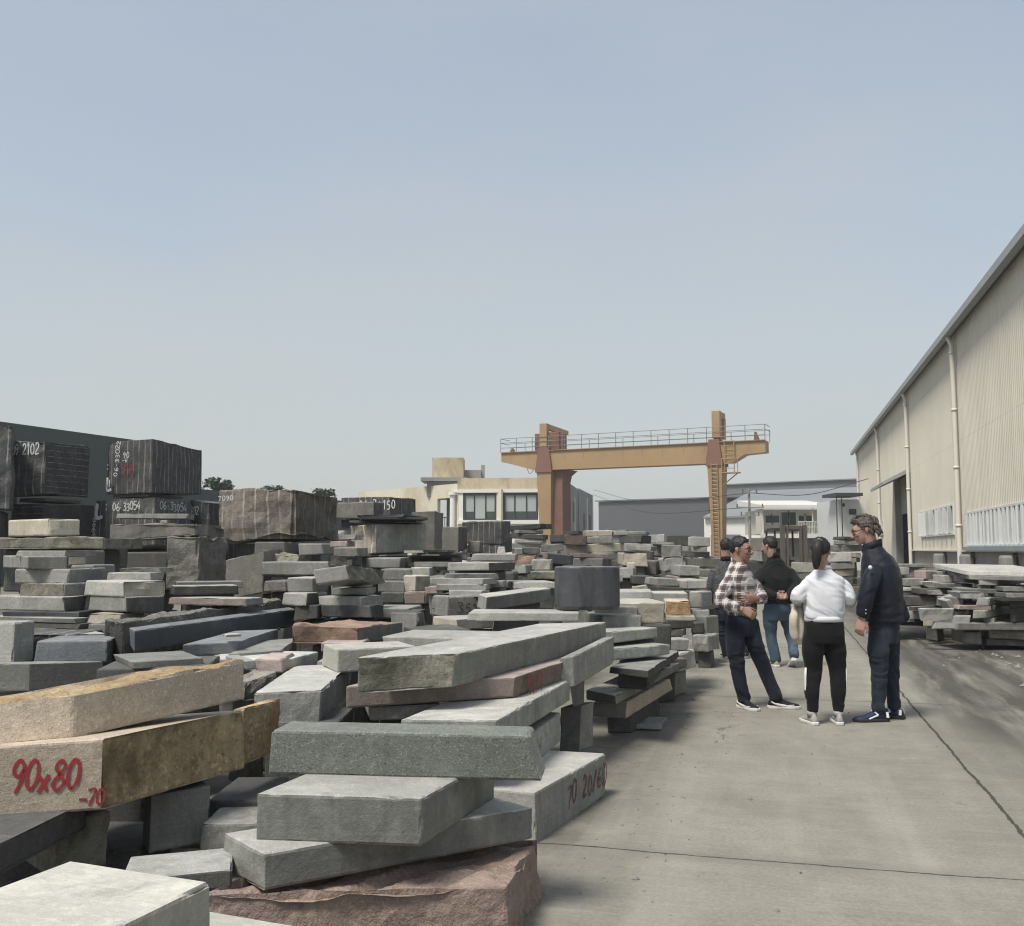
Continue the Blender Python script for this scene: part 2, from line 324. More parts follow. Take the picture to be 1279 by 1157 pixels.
paint_mat('chip_grey', (.24, .238, .22), .9, .3, 8); paint_mat('chip_dark', (.10, .098, .088), .9, .3, 8)
paint_mat('steel_dark', (.055, .052, .05), .55, .3, 3, rust=(.11, .065, .04), rust_amt=.6)
paint_mat('steel_brown', (.12, .112, .098), .6, .3, 3, rust=(.16, .085, .05), rust_amt=.6)
paint_mat('rubber', (.025, .025, .025), .8)
paint_mat('bark', (.11, .09, .07), .9, .3, 5)
paint_mat('forklift_paint', (.30, .22, .10), .5, .3, 2, rust=(.12, .07, .04))

# ------------------------------------------------------------------ long cream warehouse on the right
AW = 6.5                                             # the wall stands 6.5 m right of the camera, parallel to the lane
wh = empty('warehouse', road(AW, 50), 'long cream corrugated warehouse with white downpipes beside the concrete lane', 'warehouse', rz=-ROAD)
def W(px, py=HOR):
    b, d = road_b(px, AW); r, u = ray(px, py); d2 = AW / (r * math.cos(ROAD) - math.sin(ROAD))
    return b - 50, EYE + u * d2
EAVE = EYE + (W(1279, 283)[1] - EYE) * (AW - .45) / AW
def corr(bm, b0, b1, z0, z1, x=0.0, pitch=.22, dep=.024):
    n = max(1, int((b1 - b0) / pitch)); s = (b1 - b0) / n; pr = []
    for i in range(n):
        y = b0 + i * s; pr += [(x, y), (x, y + s * .62), (x - dep, y + s * .72), (x - dep, y + s * .90)]
    pr.append((x, b1))
    lo = [bm.verts.new((px, y, z0)) for px, y in pr]; hi = [bm.verts.new((px, y, z1)) for px, y in pr]
    for i in range(len(pr) - 1): bm.faces.new((lo[i + 1], lo[i], hi[i], hi[i + 1]))
B0, B1 = -38.0, W(1073)[0]
dl, dr = W(1122)[0], W(1140.5)[0]                    # door (dr is nearer)
dtop = W(1124, 597)[1]
w1a, w1b = W(1194)[0], W(1152)[0]; w1t = W(1194, 629)[1]; w1bz = W(1194, 668)[1]
w2a, w2b = W(1279)[0] - 7, W(1210)[0]; w2t = W(1279, 627)[1]; w2bz = W(1279, 682)[1]
w0a, w0b = W(1105)[0], W(1097)[0]; w0t = W(1105, 650)[1]; w0bz = W(1105, 668)[1]
PLZ = 1.47
bm = bmesh.new()
corr(bm, B0, w2a, PLZ, EAVE); corr(bm, w2a, w2b, w2t, EAVE); corr(bm, w2b, w1a, PLZ, EAVE)
corr(bm, w1a, w1b, w1t, EAVE); corr(bm, w1a, w1b, PLZ, w1bz); corr(bm, w1b, dr, PLZ, EAVE)
corr(bm, dr, dl, dtop, EAVE); corr(bm, dl, w0a, .3, EAVE); corr(bm, w0a, w0b, w0t, EAVE); corr(bm, w0a, w0b, .3, w0bz); corr(bm, w0b, B1, .3, EAVE)
obj('wall', bm, MATS['cream_cladding'], wh)
bm = bmesh.new()                                     # end walls and back wall, plain
for q in (((0, B1, 0), (26, B1, 0), (26, B1, EAVE), (13, B1, EAVE + 1.6), (0, B1, EAVE)), ((0, B0, 0), (0, B0, EAVE), (13, B0, EAVE + 1.6), (26, B0, EAVE), (26, B0, 0)), ((26, B0, 0), (26, B0, EAVE), (26, B1, EAVE), (26, B1, 0))):
    bm.faces.new([bm.verts.new(c) for c in q])
obj('wall', bm, MATS['cream_cladding'], wh)
bm = bmesh.new()
hexa(bm, [(-.3, B0 - .2, EAVE + .02), (13, B0 - .2, EAVE + 1.62), (13, B1 + .2, EAVE + 1.62), (-.3, B1 + .2, EAVE + .02), (-.3, B0 - .2, EAVE + .14), (13, B0 - .2, EAVE + 1.74), (13, B1 + .2, EAVE + 1.74), (-.3, B1 + .2, EAVE + .14)])
hexa(bm, [(13.005, B0 - .2, EAVE + 1.62), (26.3, B0 - .2, EAVE + .02), (26.3, B1 + .2, EAVE + .02), (13.005, B1 + .2, EAVE + 1.62), (13.005, B0 - .2, EAVE + 1.74), (26.3, B0 - .2, EAVE + .14), (26.3, B1 + .2, EAVE + .14), (13.005, B1 + .2, EAVE + 1.74)])
obj('roof', bm, MATS['grey_trim'], wh)
bm = bmesh.new(); box(bm, (-.34, (B0 + B1) / 2, EAVE - .06), (.22, B1 - B0 + .4, .2)); box(bm, (-.42, (B0 + B1) / 2, EAVE + .06), (.05, B1 - B0 + .4, .05))
obj('gutter', bm, MATS['grey_trim'], wh)
bm = bmesh.new(); box(bm, (.16, (B0 + dr) / 2, PLZ / 2), (.24, dr - B0, PLZ)); box(bm, (.16, (dl + B1) / 2, .15), (.24, B1 - dl, .3))
obj('plinth', bm, MATS['plinth_render'], wh)
bm = bmesh.new(); box(bm, (-.03, (B0 + dr) / 2, PLZ - .03), (.14, dr - B0, .06)); obj('base_flashing', bm, MATS['cream_pipe'], wh)
for px, top in ((1076.5, 0), (1103, 0), (1141.5, 0), (1204.5, 0)):
    y = W(px)[0]; bm = bmesh.new()
    tube(bm, [(-.30, y, EAVE - .12), (-.16, y, EAVE - .5), (-.16, y, .5), (-.16, y, .25)], .085, 10)
    for z in (2.3, 4.4, 6.5, 8.6): tube(bm, [(-.16, y, z), (-.16, y, z + .09)], .105, 10)
    obj('downpipe', bm, MATS['cream_pipe'], wh, smooth=True)
def louvre_window(a, b, z0, z1, n, lean=.0):
    bm = bmesh.new()
    for (c, s) in (((.0, (a + b) / 2, z1 - .03), (.12, b - a, .06)), ((.0, (a + b) / 2, z0 + .03), (.12, b - a, .06)), ((.0, a + .03, (z0 + z1) / 2), (.12, .06, z1 - z0 - .12)), ((.0, b - .03, (z0 + z1) / 2), (.12, .06, z1 - z0 - .12))): box(bm, c, s)
    f = obj('window', bm, MATS['louvre_white'], wh)
    bm = bmesh.new(); box(bm, (.35, (a + b) / 2, (z0 + z1) / 2), (.04, b - a, z1 - z0)); obj('opening', bm, MATS['dark_inside'], f)
    st = (b - a - .12) / n
    for i in range(n):
        bm = bmesh.new(); y = a + .06 + (i + .5) * st
        box(bm, (.02 + random.uniform(-.02, .02), y, (z0 + z1) / 2), (st * random.uniform(.30, .48), .035, z1 - z0 - .14), rz=random.uniform(-.12, .5))
        box(bm, (-.06, y + st * .3, (z0 + z1) / 2), (.05, .06, z1 - z0 - .14))
        box(bm, (-.13, y, z0 + .06), (.10, .05, .03))
        obj('louvre', bm, MATS['louvre_white'], f)
louvre_window(w1a, w1b, w1bz, w1t, 8); louvre_window(w2a, w2b, w2bz, w2t, 26); louvre_window(w0a, w0b, w0bz, w0t, 4)
bm = bmesh.new(); box(bm, (-.08, (w2a + w2b) / 2, w2bz - .07), (.2, w2b - w2a, .13)); obj('window_sill', bm, MATS['blue_grey_sill'], wh)
bm = bmesh.new()                                     # the doorway: dark hall behind, jambs, half-lowered shutter, canopy
for c, s in (((4, (dl + dr) / 2, dtop / 2), (.1, dl - dr + 4, dtop)), ((2.1, dr - .06, dtop / 2), (3.7, .1, dtop)), ((2.1, dl + .06, dtop / 2), (3.7, .1, dtop))): box(bm, c, s)
obj('doorway', bm, MATS['dark_inside'], wh)
bm = bmesh.new(); zs = W(1132, 640)[1]
nsl = 22
for i in range(nsl): box(bm, (.22, (dl + dr) / 2, zs + (dtop - zs) * (i + .5) / nsl), (.05 + .03 * (i % 2), dl - dr, (dtop - zs) / nsl * .98))
obj('shutter', bm, MATS['shutter_grey'], wh)
bm = bmesh.new()
for y in (dr + .12, dl - .12): box(bm, (.07, y, dtop / 2), (.36, .24, dtop))
obj('door_jamb', bm, MATS['shutter_grey'], wh)
bm = bmesh.new(); ca, cb2 = W(1139)[0], W(1119)[0]; zt = W(1139, 583)[1]
hexa(bm, [(-.04, ca, zt - .22), (-1.25, ca, zt - .80), (-1.25, cb2, zt - .80), (-.04, cb2, zt - .22), (-.04, ca, zt), (-1.25, ca, zt - .64), (-1.25, cb2, zt - .64), (-.04, cb2, zt)])
obj('canopy', bm, MATS['grey_trim'], wh)
for px in (1180, 1215, 1268):
    y = W(px)[0]; bm = bmesh.new(); tube(bm, [(-.2, y, 0), (-.2, y, 1.25), (-.2, y, 1.32)], [.26, .24, .2], 10); obj('column_base', bm, MATS['weathered_concrete'], wh)
    bm = bmesh.new(); box(bm, (-.02, y, 1.4), (.1, .12, .14)); obj('column', bm, MATS['steel_dark'], wh)

# ------------------------------------------------------------------ gantry crane
g0 = PT(630, 567, 80.0); g0z = g0.z; 
g1d = None
u1 = ray(958, 551); d1 = (g0z - EYE) / u1[1]; g1 = Vector((u1[0] * d1, d1, g0z))
gx = (g1 - g0); GL = gx.length; gx.normalize(); gang = math.atan2(gx.y, gx.x)
cr = empty('gantry_crane', (g0.x, g0.y, 0), 'ochre gantry crane with rusty joints spanning the yard beyond the stone piles', 'crane', rz=gang)
def gpos(px):                                        # length along the girder seen in pixel column px
    r, u = ray(px, 567); t = (r * g0.y - g0.x) / (gx.x - r * gx.y); return t
xl, xr = gpos(684), gpos(895.5); xle, xre = gpos(672), gpos(915)
H = g0z; TH = 1.52
bm = bmesh.new(); wd = .55
def prof(bm, pts, w0, w1):
    lo = [bm.verts.new((x, w0, z)) for x, z in pts]; hi = [bm.verts.new((x, w1, z)) for x, z in pts]
    bm.faces.new(lo); bm.faces.new(hi[::-1])
    for i in range(len(pts)):
        j = (i + 1) % len(pts); bm.faces.new((lo[j], lo[i], hi[i], hi[j]))
prof(bm, [(0, H), (0, H - .72), (1.0, H - .95), (xle, H - TH), (xre, H - TH), (GL - 1.5, H - .95), (GL, H - .85), (GL, H)][::-1], -wd, wd)
for x in [i * 1.6 + .8 for i in range(int(GL / 1.6))]: box(bm, (x, -wd - .012, H - .36), (.03, .02, .62))
box(bm, (GL / 2, -wd - .06, H + .03), (GL, .16, .05)); box(bm, ((xle + xre) / 2, -wd - .05, H - TH + .03), (xre - xle, .13, .06))
obj('girder', bm, MATS['crane_ochre'], cr)
def leg_of(x, topw, botw, mside):
    lz = H - TH
    bm = bmesh.new()
    hexa(bm, [(x - botw / 2 + .05, -.5, .4), (x + botw / 2 + .05, -.5, .4), (x + botw / 2 + .05, .5, .4), (x - botw / 2 + .05, .5, .4), (x - topw / 2, -.75, lz), (x + topw / 2, -.75, lz), (x + topw / 2, .75, lz), (x - topw / 2, .75, lz)])
    l = obj('leg', bm, MATS['crane_ochre'], cr)
    bm = bmesh.new(); box(bm, (x, 0, .22), (1.0, 5.2, .36)); obj('end_carriage', bm, MATS['crane_rust'], l)
    bm = bmesh.new()
    for y in (-2.1, 2.1): tube(bm, [(x - .12, y, .2), (x + .12, y, .2)], .2, 14, ref=Vector((0, 1, 0)))
    obj('wheel', bm, MATS['steel_dark'], l)
    bm = bmesh.new()                                 # flared saddle that clasps the girder
    hexa(bm, [(x - topw / 2 - .1, -.85, lz - .18), (x + topw / 2 + .1, -.85, lz - .18), (x + topw / 2 + .1, .85, lz - .18), (x - topw / 2 - .1, .85, lz - .18), (x - topw / 2 + .1, -.68, H + .25), (x + topw / 2 - .22, -.68, H + .25), (x + topw / 2 - .22, .68, H + .25), (x - topw / 2 + .1, .68, H + .25)])
    obj('saddle', bm, MATS['crane_rust'], l); return l
l1 = leg_of(xl, 1.25, .8, 1)
bm = bmesh.new(); lz = H - TH                         # second, darker rusty leg plate behind with an arched gusset
prof(bm, [(xl + .38, .4), (xl + 1.4, .4), (xl + 1.36, lz - 1.0), (xl + 1.5, lz - .4), (xl + 2.0, lz - .02), (xl + .3, lz - .02)], -.2, 1.4)
obj('rear_leg_plate', bm, MATS['crane_rust'], cr)
l2 = leg_of(xr, 1.08, .70, 1)
bm = bmesh.new(); yb = -.8
for s in (-.22, .22): bar(bm, (xr + s * .9 + .03, -.62, .8), (xr + s, -.86, lz), .04)
for i in range(24):
    t = i / 23; bar(bm, (xr - .2, -.63 - .22 * t, .9 + t * (lz - 1.0)), (xr + .22, -.63 - .22 * t, .9 + t * (lz - 1.0)), .035)
obj('ladder', bm, MATS['crane_ochre'], cr)
bm = bmesh.new(); x0 = xr + .75                       # platform and upper ladder right of the second leg
box(bm, (x0 + .45, -.85, lz - .75), (1.3, .8, .07))
for x in (x0 - .1, x0 + 1.05): bar(bm, (x, -1.2, lz - .75), (x, -1.2, lz + .25), .03)
bar(bm, (x0 - .1, -1.2, lz + .25), (x0 + 1.05, -1.2, lz + .25), .03); bar(bm, (x0 + 1.0, -.85, lz - .75), (x0 - .1, -.8, lz - 1.6), .04)
for x in (x0, x0 + .7): bar(bm, (x, -.75, lz - .7), (x, -.75, H + .1), .035)
for i in range(7): bar(bm, (x0, -.75, lz - .4 + i * .33), (x0 + .7, -.75, lz - .4 + i * .33), .03)
obj('platform', bm, MATS['crane_ochre'], cr)
bm = bmesh.new(); ph = 2.05                           # posts that rise above the girder
box(bm, (xr + .05, -.1, H + .35 + ph / 2), (.62, .6, ph), bev=.05); box(bm, (xr + .1, .72, H + .35 + ph - .3), (.5, 1.0, .45)); box(bm, (xr + .1, 1.1, H + .35 + ph / 2 - .2), (.5, .5, ph - .5))
obj('post', bm, MATS['crane_ochre'], cr)
bm = bmesh.new()
box(bm, (xl - .12, -.35, H + .25 + .98), (.62, .5, 1.95)); hexa(bm, [(xl - .3, -.08, H + 1.8), (xl + .15, -.08, H + 1.8), (xl + 1.0, 1.9, H + 1.45), (xl + .6, 1.9, H + 1.45), (xl - .3, -.08, H + 2.2), (xl + .15, -.08, H + 2.2), (xl + 1.0, 1.9, H + 1.8), (xl + .6, 1.9, H + 1.8)])
obj('post', bm, MATS['crane_ochre'], cr)
bm = bmesh.new(); box(bm, (xl - .68, .1, H + .78), (.6, .9, 1.35), bev=.04); box(bm, (xl + .66, .1, H + .8), (1.0, .9, 1.45), bev=.04); box(bm, (xl + 1.3, .2, H + .75), (.28, .7, 1.3), bev=.03)
obj('machine_box', bm, MATS['crane_rust'], cr)
bm = bmesh.new()
n = 15
for i in range(n + 1):
    x = GL * i / n; bar(bm, (x, -wd - .1, H), (x, -wd - .1, H + 1.15), .028)
    if i % 2: bar(bm, (x, wd + .4, H), (x, wd + .4, H + .9), .028)
for z in (.4, .8, 1.15): bar(bm, (0, -wd - .1, H + z), (GL, -wd - .1, H + z), .024)
for z in (.55, .9): bar(bm, (0, wd + .4, H + z), (GL, wd + .4, H + z), .022)
for z in (.8, 1.15): bar(bm, (0, -wd - .1, H + z), (0, wd + .4, H + z), .024); bar(bm, (GL, -wd - .1, H + z), (GL, wd + .4, H + z), .024)
obj('guard_rail', bm, MATS['crane_rail'], cr)
bm = bmesh.new(); hexa(bm, [(GL - .9, -.2, H), (GL - .5, -.2, H), (GL - .5, .2, H), (GL - .9, .2, H), (GL - .88, -.1, H + .7), (GL - .75, -.1, H + .7), (GL - .75, .1, H + .7), (GL - .88, .1, H + .7)])
hexa(bm, [(.5, -.2, H), (1.0, -.2, H), (1.0, .2, H), (.5, .2, H), (.7, -.1, H + .4), (.8, -.1, H + .4), (.8, .1, H + .4), (.7, .1, H + .4)]); obj('end_stop', bm, MATS['crane_rust'], cr)
bm = bmesh.new()
for k in range(3): tube(bm, bone([(2.0 + k * .8, 0, H - 1.1), (2.3 + k * .8, 0, H - 1.7 - .2 * k), (2.8 + k * .8, 0, H - 1.25)], 5), .02, 5)
obj('cable', bm, MATS['steel_dark'], cr)

# ------------------------------------------------------------------ buildings beyond the yard
def wall_strip(bm, p, q, z0, z1, th=.3, mi=0):
    """upright wall from plan point p to q with thickness behind it"""
    p, q = Vector(p), Vector(q); d = (q - p).normalized(); nrm = Vector((-d.y, d.x, 0)) * th
    hexa(bm, [p + Vector((0, 0, z0)), q + Vector((0, 0, z0)), q + nrm + Vector((0, 0, z0)), p + nrm + Vector((0, 0, z0)), p + Vector((0, 0, z1)), q + Vector((0, 0, z1)), q + nrm + Vector((0, 0, z1)), p + nrm + Vector((0, 0, z1))], mi)
def gp(px, d): r, u = ray(px, HOR); return Vector((r * d, d, 0))
def zz(px, py, d): return EYE + ray(px, py)[1] * d
# cream plaster building
ob = empty('office_building', gp(640, 92), 'weathered cream two storey building with two big windows behind the crane leg', 'building')
O = Vector(ob.location)
pa, pb, pc, pd_, pe = gp(573, 91) - O, gp(706, 90) - O, gp(447, 105) - O, gp(722, 104) - O, gp(741, 118) - O
zt = zz(660, 597, 90.5); zl = zz(573, 604, 91)
def on(px, A, B, dA, dB):                             # point on the facade A-B in pixel column px
    r, u = ray(px, HOR); a = A + O; b = B + O; t = (r * a.y - a.x) / ((b.x - a.x) - r * (b.y - a.y)); return a + (b - a) * t - O
bm = bmesh.new(); dv = (pb - pa).normalized(); nv = Vector((-dv.y, dv.x, 0))
wz0, wz1 = zz(600, 650, 91), zz(600, 616, 91)
def seg(px0, px1, z0, z1): wall_strip(bm, on(px0, pa, pb, 0, 0), on(px1, pa, pb, 0, 0), z0, z1, .35)
xs = [(573, 578), (620.5, 628), (672.5, 706)]
for a_, b_ in xs: seg(a_, b_, wz0, wz1)
seg(573, 706, 0, wz0)
obj('wall', bm, MATS['white_plaster'], ob)
bm = bmesh.new(); seg(571, 706, wz1, zt); hexa(bm, [pa + nv * .4 + Vector((0, 0, zt - .3)), pb + nv * .4 + Vector((0, 0, zt - .3)), pb + nv * 14 + Vector((0, 0, zt - .3)), pa + nv * 14 + Vector((0, 0, zt - .3)), pa + nv * .4 + Vector((0, 0, zt - .05)), pb + nv * .4 + Vector((0, 0, zt - .05)), pb + nv * 14 + Vector((0, 0, zt - .05)), pa + nv * 14 + Vector((0, 0, zt - .05))])
obj('roof', bm, MATS['old_plaster_top'], ob)
bm = bmesh.new(); wall_strip(bm, on(571, pa, pb, 0, 0) - nv * .12, on(690, pa, pb, 0, 0) - nv * .12, wz1 + .02, wz1 + .32, .12); wall_strip(bm, on(571, pa, pb, 0, 0) - nv * .3, on(690, pa, pb, 0, 0) - nv * .3, wz0 - .35, wz0 - .02, .3); obj('cornice', bm, MATS['white_plaster'], ob)
for p0, p1 in ((578, 620.5), (628, 672.5)):
    bm = bmesh.new(); a_, b_ = on(p0, pa, pb, 0, 0) + nv * .06, on(p1, pa, pb, 0, 0) + nv * .06; e = (b_ - a_).normalized()
    wall_strip(bm, a_, a_ + e * .22, wz0, wz1, .1); wall_strip(bm, b_ - e * .22, b_, wz0, wz1, .1); wall_strip(bm, a_ + e * .22, b_ - e * .22, wz1 - .22, wz1, .1); wall_strip(bm, a_ + e * .22, b_ - e * .22, wz0, wz0 + .12, .1)
    for k in (1, 2): wall_strip(bm, a_ + (b_ - a_) * (k / 3) - e * .015, a_ + (b_ - a_) * (k / 3) + e * .015, wz0 + .12, wz1 - .22, .1)
    f = obj('window', bm, MATS['dark_frame'], ob)
    bm = bmesh.new(); wall_strip(bm, a_ + nv * .12, b_ + nv * .12, wz0 + .1, wz1 - .1, .04); obj('pane', bm, MATS['window_glass'], f)
    bm = bmesh.new()
    for k in range(3):
        q0, q1 = a_ + (b_ - a_) * (k / 3 + .02), a_ + (b_ - a_) * ((k + 1) / 3 - .02); wall_strip(bm, q0 + nv * .1, q1 + nv * .1, wz0 + (.8 if (k != 1 or p0 > 600) else .15), wz1 - .2, .015)
    obj('blind', bm, MATS['window_blind'], f)
bm = bmesh.new(); wv = (pa - pc).normalized(); wn = Vector((-wv.y, wv.x, 0)); L_ = (pa - pc).length
za, zb_ = zz(560, 622, 92), zz(560, 661, 92)
wa, wb = on(546, pc, pa, 0, 0), on(566, pc, pa, 0, 0)
wall_strip(bm, pc, wa, 0, zl, .35); wall_strip(bm, wb, pa, 0, zl, .35); wall_strip(bm, wa, wb, za, zl, .35); wall_strip(bm, wa, wb, 0, zb_, .35)
wall_strip(bm, wa + wn * 2.5 - wv * 2, wb + wn * 2.5 + wv * 4, 0, zl - .55, .2)
hexa(bm, [pc + wn * .4 + Vector((0, 0, zl - .5)), pa + wn * .4 + Vector((0, 0, zl - .5)), pa + wn * 12 + Vector((0, 0, zl - .5)), pc + wn * 12 + Vector((0, 0, zl - .5)), pc + wn * .4 + Vector((0, 0, zl - .3)), pa + wn * .4 + Vector((0, 0, zl - .3)), pa + wn * 12 + Vector((0, 0, zl - .3)), pc + wn * 12 + Vector((0, 0, zl - .3))])
obj('side_wing', bm, MATS['old_plaster'], ob)
bm = bmesh.new(); cpt = on(568.5, pc, pa, 0, 0) - wn * .3; tube(bm, [cpt + Vector((0, 0, 0)), cpt + Vector((0, 0, za + .2)), cpt + Vector((0, 0, za + .22)), cpt + Vector((0, 0, za + .5))], [.3, .26, .42, .42], 12); obj('column', bm, MATS['white_plaster'], ob)
bm = bmesh.new()
for k in range(9): 
    q = wa + (wb - wa) * (k / 8) - wn * .05; bar(bm, q + Vector((0, 0, zb_)), q + Vector((0, 0, zb_ + 1.1)), .035)
bar(bm, wa - wn * .05 + Vector((0, 0, zb_ + 1.1)), wb - wn * .05 + Vector((0, 0, zb_ + 1.1)), .05); obj('balcony_rail', bm, MATS['dark_frame'], ob)
bm = bmesh.new(); wall_strip(bm, pb + Vector((.02, .35, 0)), pd_, 0, zz(722, 611, 104), .3); wall_strip(bm, pd_ + Vector((.1, 0.1, 0)), pe, 0, zz(741, 619, 118), .3); wall_strip(bm, pd_, pd_ + Vector((-10, 4, 0)), 0, zz(722, 611, 104), .3)
obj('side_wall', bm, MATS['weathered_concrete'], ob)
bm = bmesh.new()
for t in (.25, .6): q = pb + (pd_ - pb) * t; wall_strip(bm, q + Vector((.03, -.03, 0)), q + (pd_ - pb) * .14 + Vector((.03, -.03, 0)), 4.2, 6.2, .05)
for t in (.3, .7): q = pd_ + (pe - pd_) * t; wall_strip(bm, q + Vector((.06, -.06, 0)), q + (pe - pd_) * .12 + Vector((.06, -.06, 0)), 3.6, 5.4, .05)
obj('side_window', bm, MATS['dark_frame'], ob)
bm = bmesh.new()
for px, d in ((715, 100), (731, 112), (738, 117)): q = gp(px, d) - O; bar(bm, q + Vector((.2, -.3, 0)), q + Vector((.2, -.3, zz(px, 622, d))), .1)
obj('downpipe', bm, MATS['cream_pipe'], ob)
rc = gp(560, 96) - O; bm = bmesh.new(); z0 = zz(560, 598, 96); z1 = zz(560, 573.5, 96); box(bm, (rc.x, rc.y, (z0 + z1) / 2), (3.0, 3.0, z1 - z0)); obj('roof_tank', bm, MATS['old_plaster_top'], ob)
bm = bmesh.new(); box(bm, (rc.x - .35, rc.y, z0 - .2), (4.4, 4.2, .35)); box(bm, (rc.x - .3, rc.y + .1, (z0 - .4 + zl - 1) / 2), (3.4, 3.2, z0 - .4 - zl + 1)); obj('roof_room', bm, MATS['weathered_concrete'], ob)
bm = bmesh.new(); rc2 = gp(590, 97) - O; z2 = zz(590, 588, 97); box(bm, (rc2.x, rc2.y, (z2 + zt) / 2 - .2), (1.7, 1.6, z2 - zt + .4)); rc3 = gp(603, 97) - O; box(bm, (rc3.x, rc3.y, (zz(603, 585, 97) + zt) / 2), (.35, .35, zz(603, 585, 97) - zt + .6)); obj('chimney', bm, MATS['weathered_concrete'], ob)

def shed(name, pts, z0, z1, m, label, roofm=None, rise=0.0, depth=30):
    """box building: front from plan point a to b"""
    a, b = pts; o = empty(name, (a + b) / 2, label, 'shed'); A, B = a - o.location, b - o.location
    d = (B - A).normalized(); n_ = Vector((-d.y, d.x, 0)) * depth; bm = bmesh.new(); Z = lambda p, z: p + Vector((0, 0, z))
    hexa(bm, [Z(A, z0), Z(B, z0), Z(B + n_, z0), Z(A + n_, z0), Z(A, z1), Z(B, z1), Z(B + n_, z1), Z(A + n_, z1)]); obj('wall', bm, m, o)
    if roofm:
        bm = bmesh.new(); e = d * .4; f = n_.normalized() * .4; A2, B2 = A - e - f, B + e - f; M1, M2 = A - e + n_ / 2, B + e + n_ / 2
        hexa(bm, [Z(A2, z1 + .02), Z(B2, z1 + .02), Z(M2, z1 + rise), Z(M1, z1 + rise), Z(A2, z1 + .2), Z(B2, z1 + .2), Z(M2, z1 + rise + .2), Z(M1, z1 + rise + .2)])
        A3, B3 = A - e + n_ + f, B + e + n_ + f
        hexa(bm, [Z(M1, z1 + rise + .003), Z(M2, z1 + rise + .003), Z(B3, z1 + .02), Z(A3, z1 + .02), Z(M1, z1 + rise + .203), Z(M2, z1 + rise + .203), Z(B3, z1 + .2), Z(A3, z1 + .2)]); obj('roof', bm, roofm, o)
    return o
shed('storage_shed', (gp(748, 150), gp(886, 140)), 0, zz(748, 627, 150), MATS['grey_steel_shed'], 'dark grey windowless factory shed far behind the stones between the crane legs', MATS['mid_grey_shed'], .9, 40)
shed('storage_shed', (gp(893, 165), gp(1078, 150)), 0, zz(893, 607, 165), MATS['mid_grey_shed'], 'tall mid grey factory shed rising behind the blue grey roof', MATS['blue_grey_roof'], .6, 40)
o = shed('storage_shed', (gp(880, 118), gp(1075, 108)), 0, zz(880, 648, 118), MATS['white_plaster'], 'white walled shed with a wide blue grey sheet roof beyond the crane', None, 0, 34)
bm = bmesh.new(); A, B = gp(879, 117.5) - o.location, gp(1076, 107.5) - o.location; n_ = Vector((-(B - A).y, (B - A).x, 0)).normalized() * 17
ze, zr = zz(880, 648, 118) + .03, zz(900, 616, 134); Z = lambda p, z: p + Vector((0, 0, z))
hexa(bm, [Z(A, ze), Z(B, ze), Z(B + n_, zr), Z(A + n_, zr), Z(A, ze + .2), Z(B, ze + .2), Z(B + n_, zr + .2), Z(A + n_, zr + .2)])
hexa(bm, [Z(A + n_ * 1.003, zr), Z(B + n_ * 1.003, zr), Z(B + n_ * 2, ze), Z(A + n_ * 2, ze), Z(A + n_ * 1.003, zr + .2), Z(B + n_ * 1.003, zr + .2), Z(B + n_ * 2, ze + .2), Z(A + n_ * 2, ze + .2)])
obj('roof', bm, MATS['blue_grey_roof'], o)
bm = bmesh.new(); q0, q1 = gp(888, 116.6) - o.location, gp(925, 114.7) - o.location; wall_strip(bm, q0, q1, 0, zz(900, 668, 116), .1); obj('door', bm, MATS['mid_grey_shed'], o)

# white two storey house with a porch
D = 78.0
hw = empty('white_house', gp(1000, D), 'small white two storey house with a railed upper porch behind the people', 'house'); O = Vector(hw.location)
P = lambda px, dd=0.0: gp(px, D + dd) * 1.0 - O
z_floor, z_eave, z_top = zz(1000, 667, D), zz(1000, 636, D), zz(1000, 626, D)
bm = bmesh.new(); wall_strip(bm, P(953), P(1047), 0, z_floor - .35, 8); obj('lower_wall', bm, MATS['weathered_concrete'], hw)
bm = bmesh.new(); hexa(bm, [P(950, -1.0) + Vector((0, 0, z_floor - .34)), P(1049, -1.0) + Vector((0, 0, z_floor - .34)), P(1049, 7) + Vector((0, 0, z_floor - .34)), P(950, 7) + Vector((0, 0, z_floor - .34)), P(950, -1.0) + Vector((0, 0, z_floor)), P(1049, -1.0) + Vector((0, 0, z_floor)), P(1049, 7) + Vector((0, 0, z_floor)), P(950, 7) + Vector((0, 0, z_floor))]); obj('floor_slab', bm, MATS['white_plaster'], hw)
bm = bmesh.new(); wall_strip(bm, P(953, 1.4), P(1047, 1.4), z_floor, z_eave, 6); wall_strip(bm, P(952.5, -.6), P(954.5, -.6), z_floor, z_eave, 2.0); obj('upper_wall', bm, MATS['cream_pipe'], hw)
bm = bmesh.new(); nrib = 60; a_, b_ = P(951.5, -1.1), P(1048, -1.1)
for i in range(nrib):
    q = a_ + (b_ - a_) * (i / nrib); r2 = a_ + (b_ - a_) * ((i + .93) / nrib); zo = .0 if i % 2 else .03
    hexa(bm, [q + Vector((0, 0, z_eave)), r2 + Vector((0, 0, z_eave)), r2 + Vector((0, 8, z_top - .1)), q + Vector((0, 8, z_top - .1)), q + Vector((0, 0, z_eave + .25 + zo)), r2 + Vector((0, 0, z_eave + .25 + zo)), r2 + Vector((0, 8, z_top + .35 + zo)), q + Vector((0, 8, z_top + .35 + zo))])
obj('roof', bm, MATS['white_plaster'], hw)
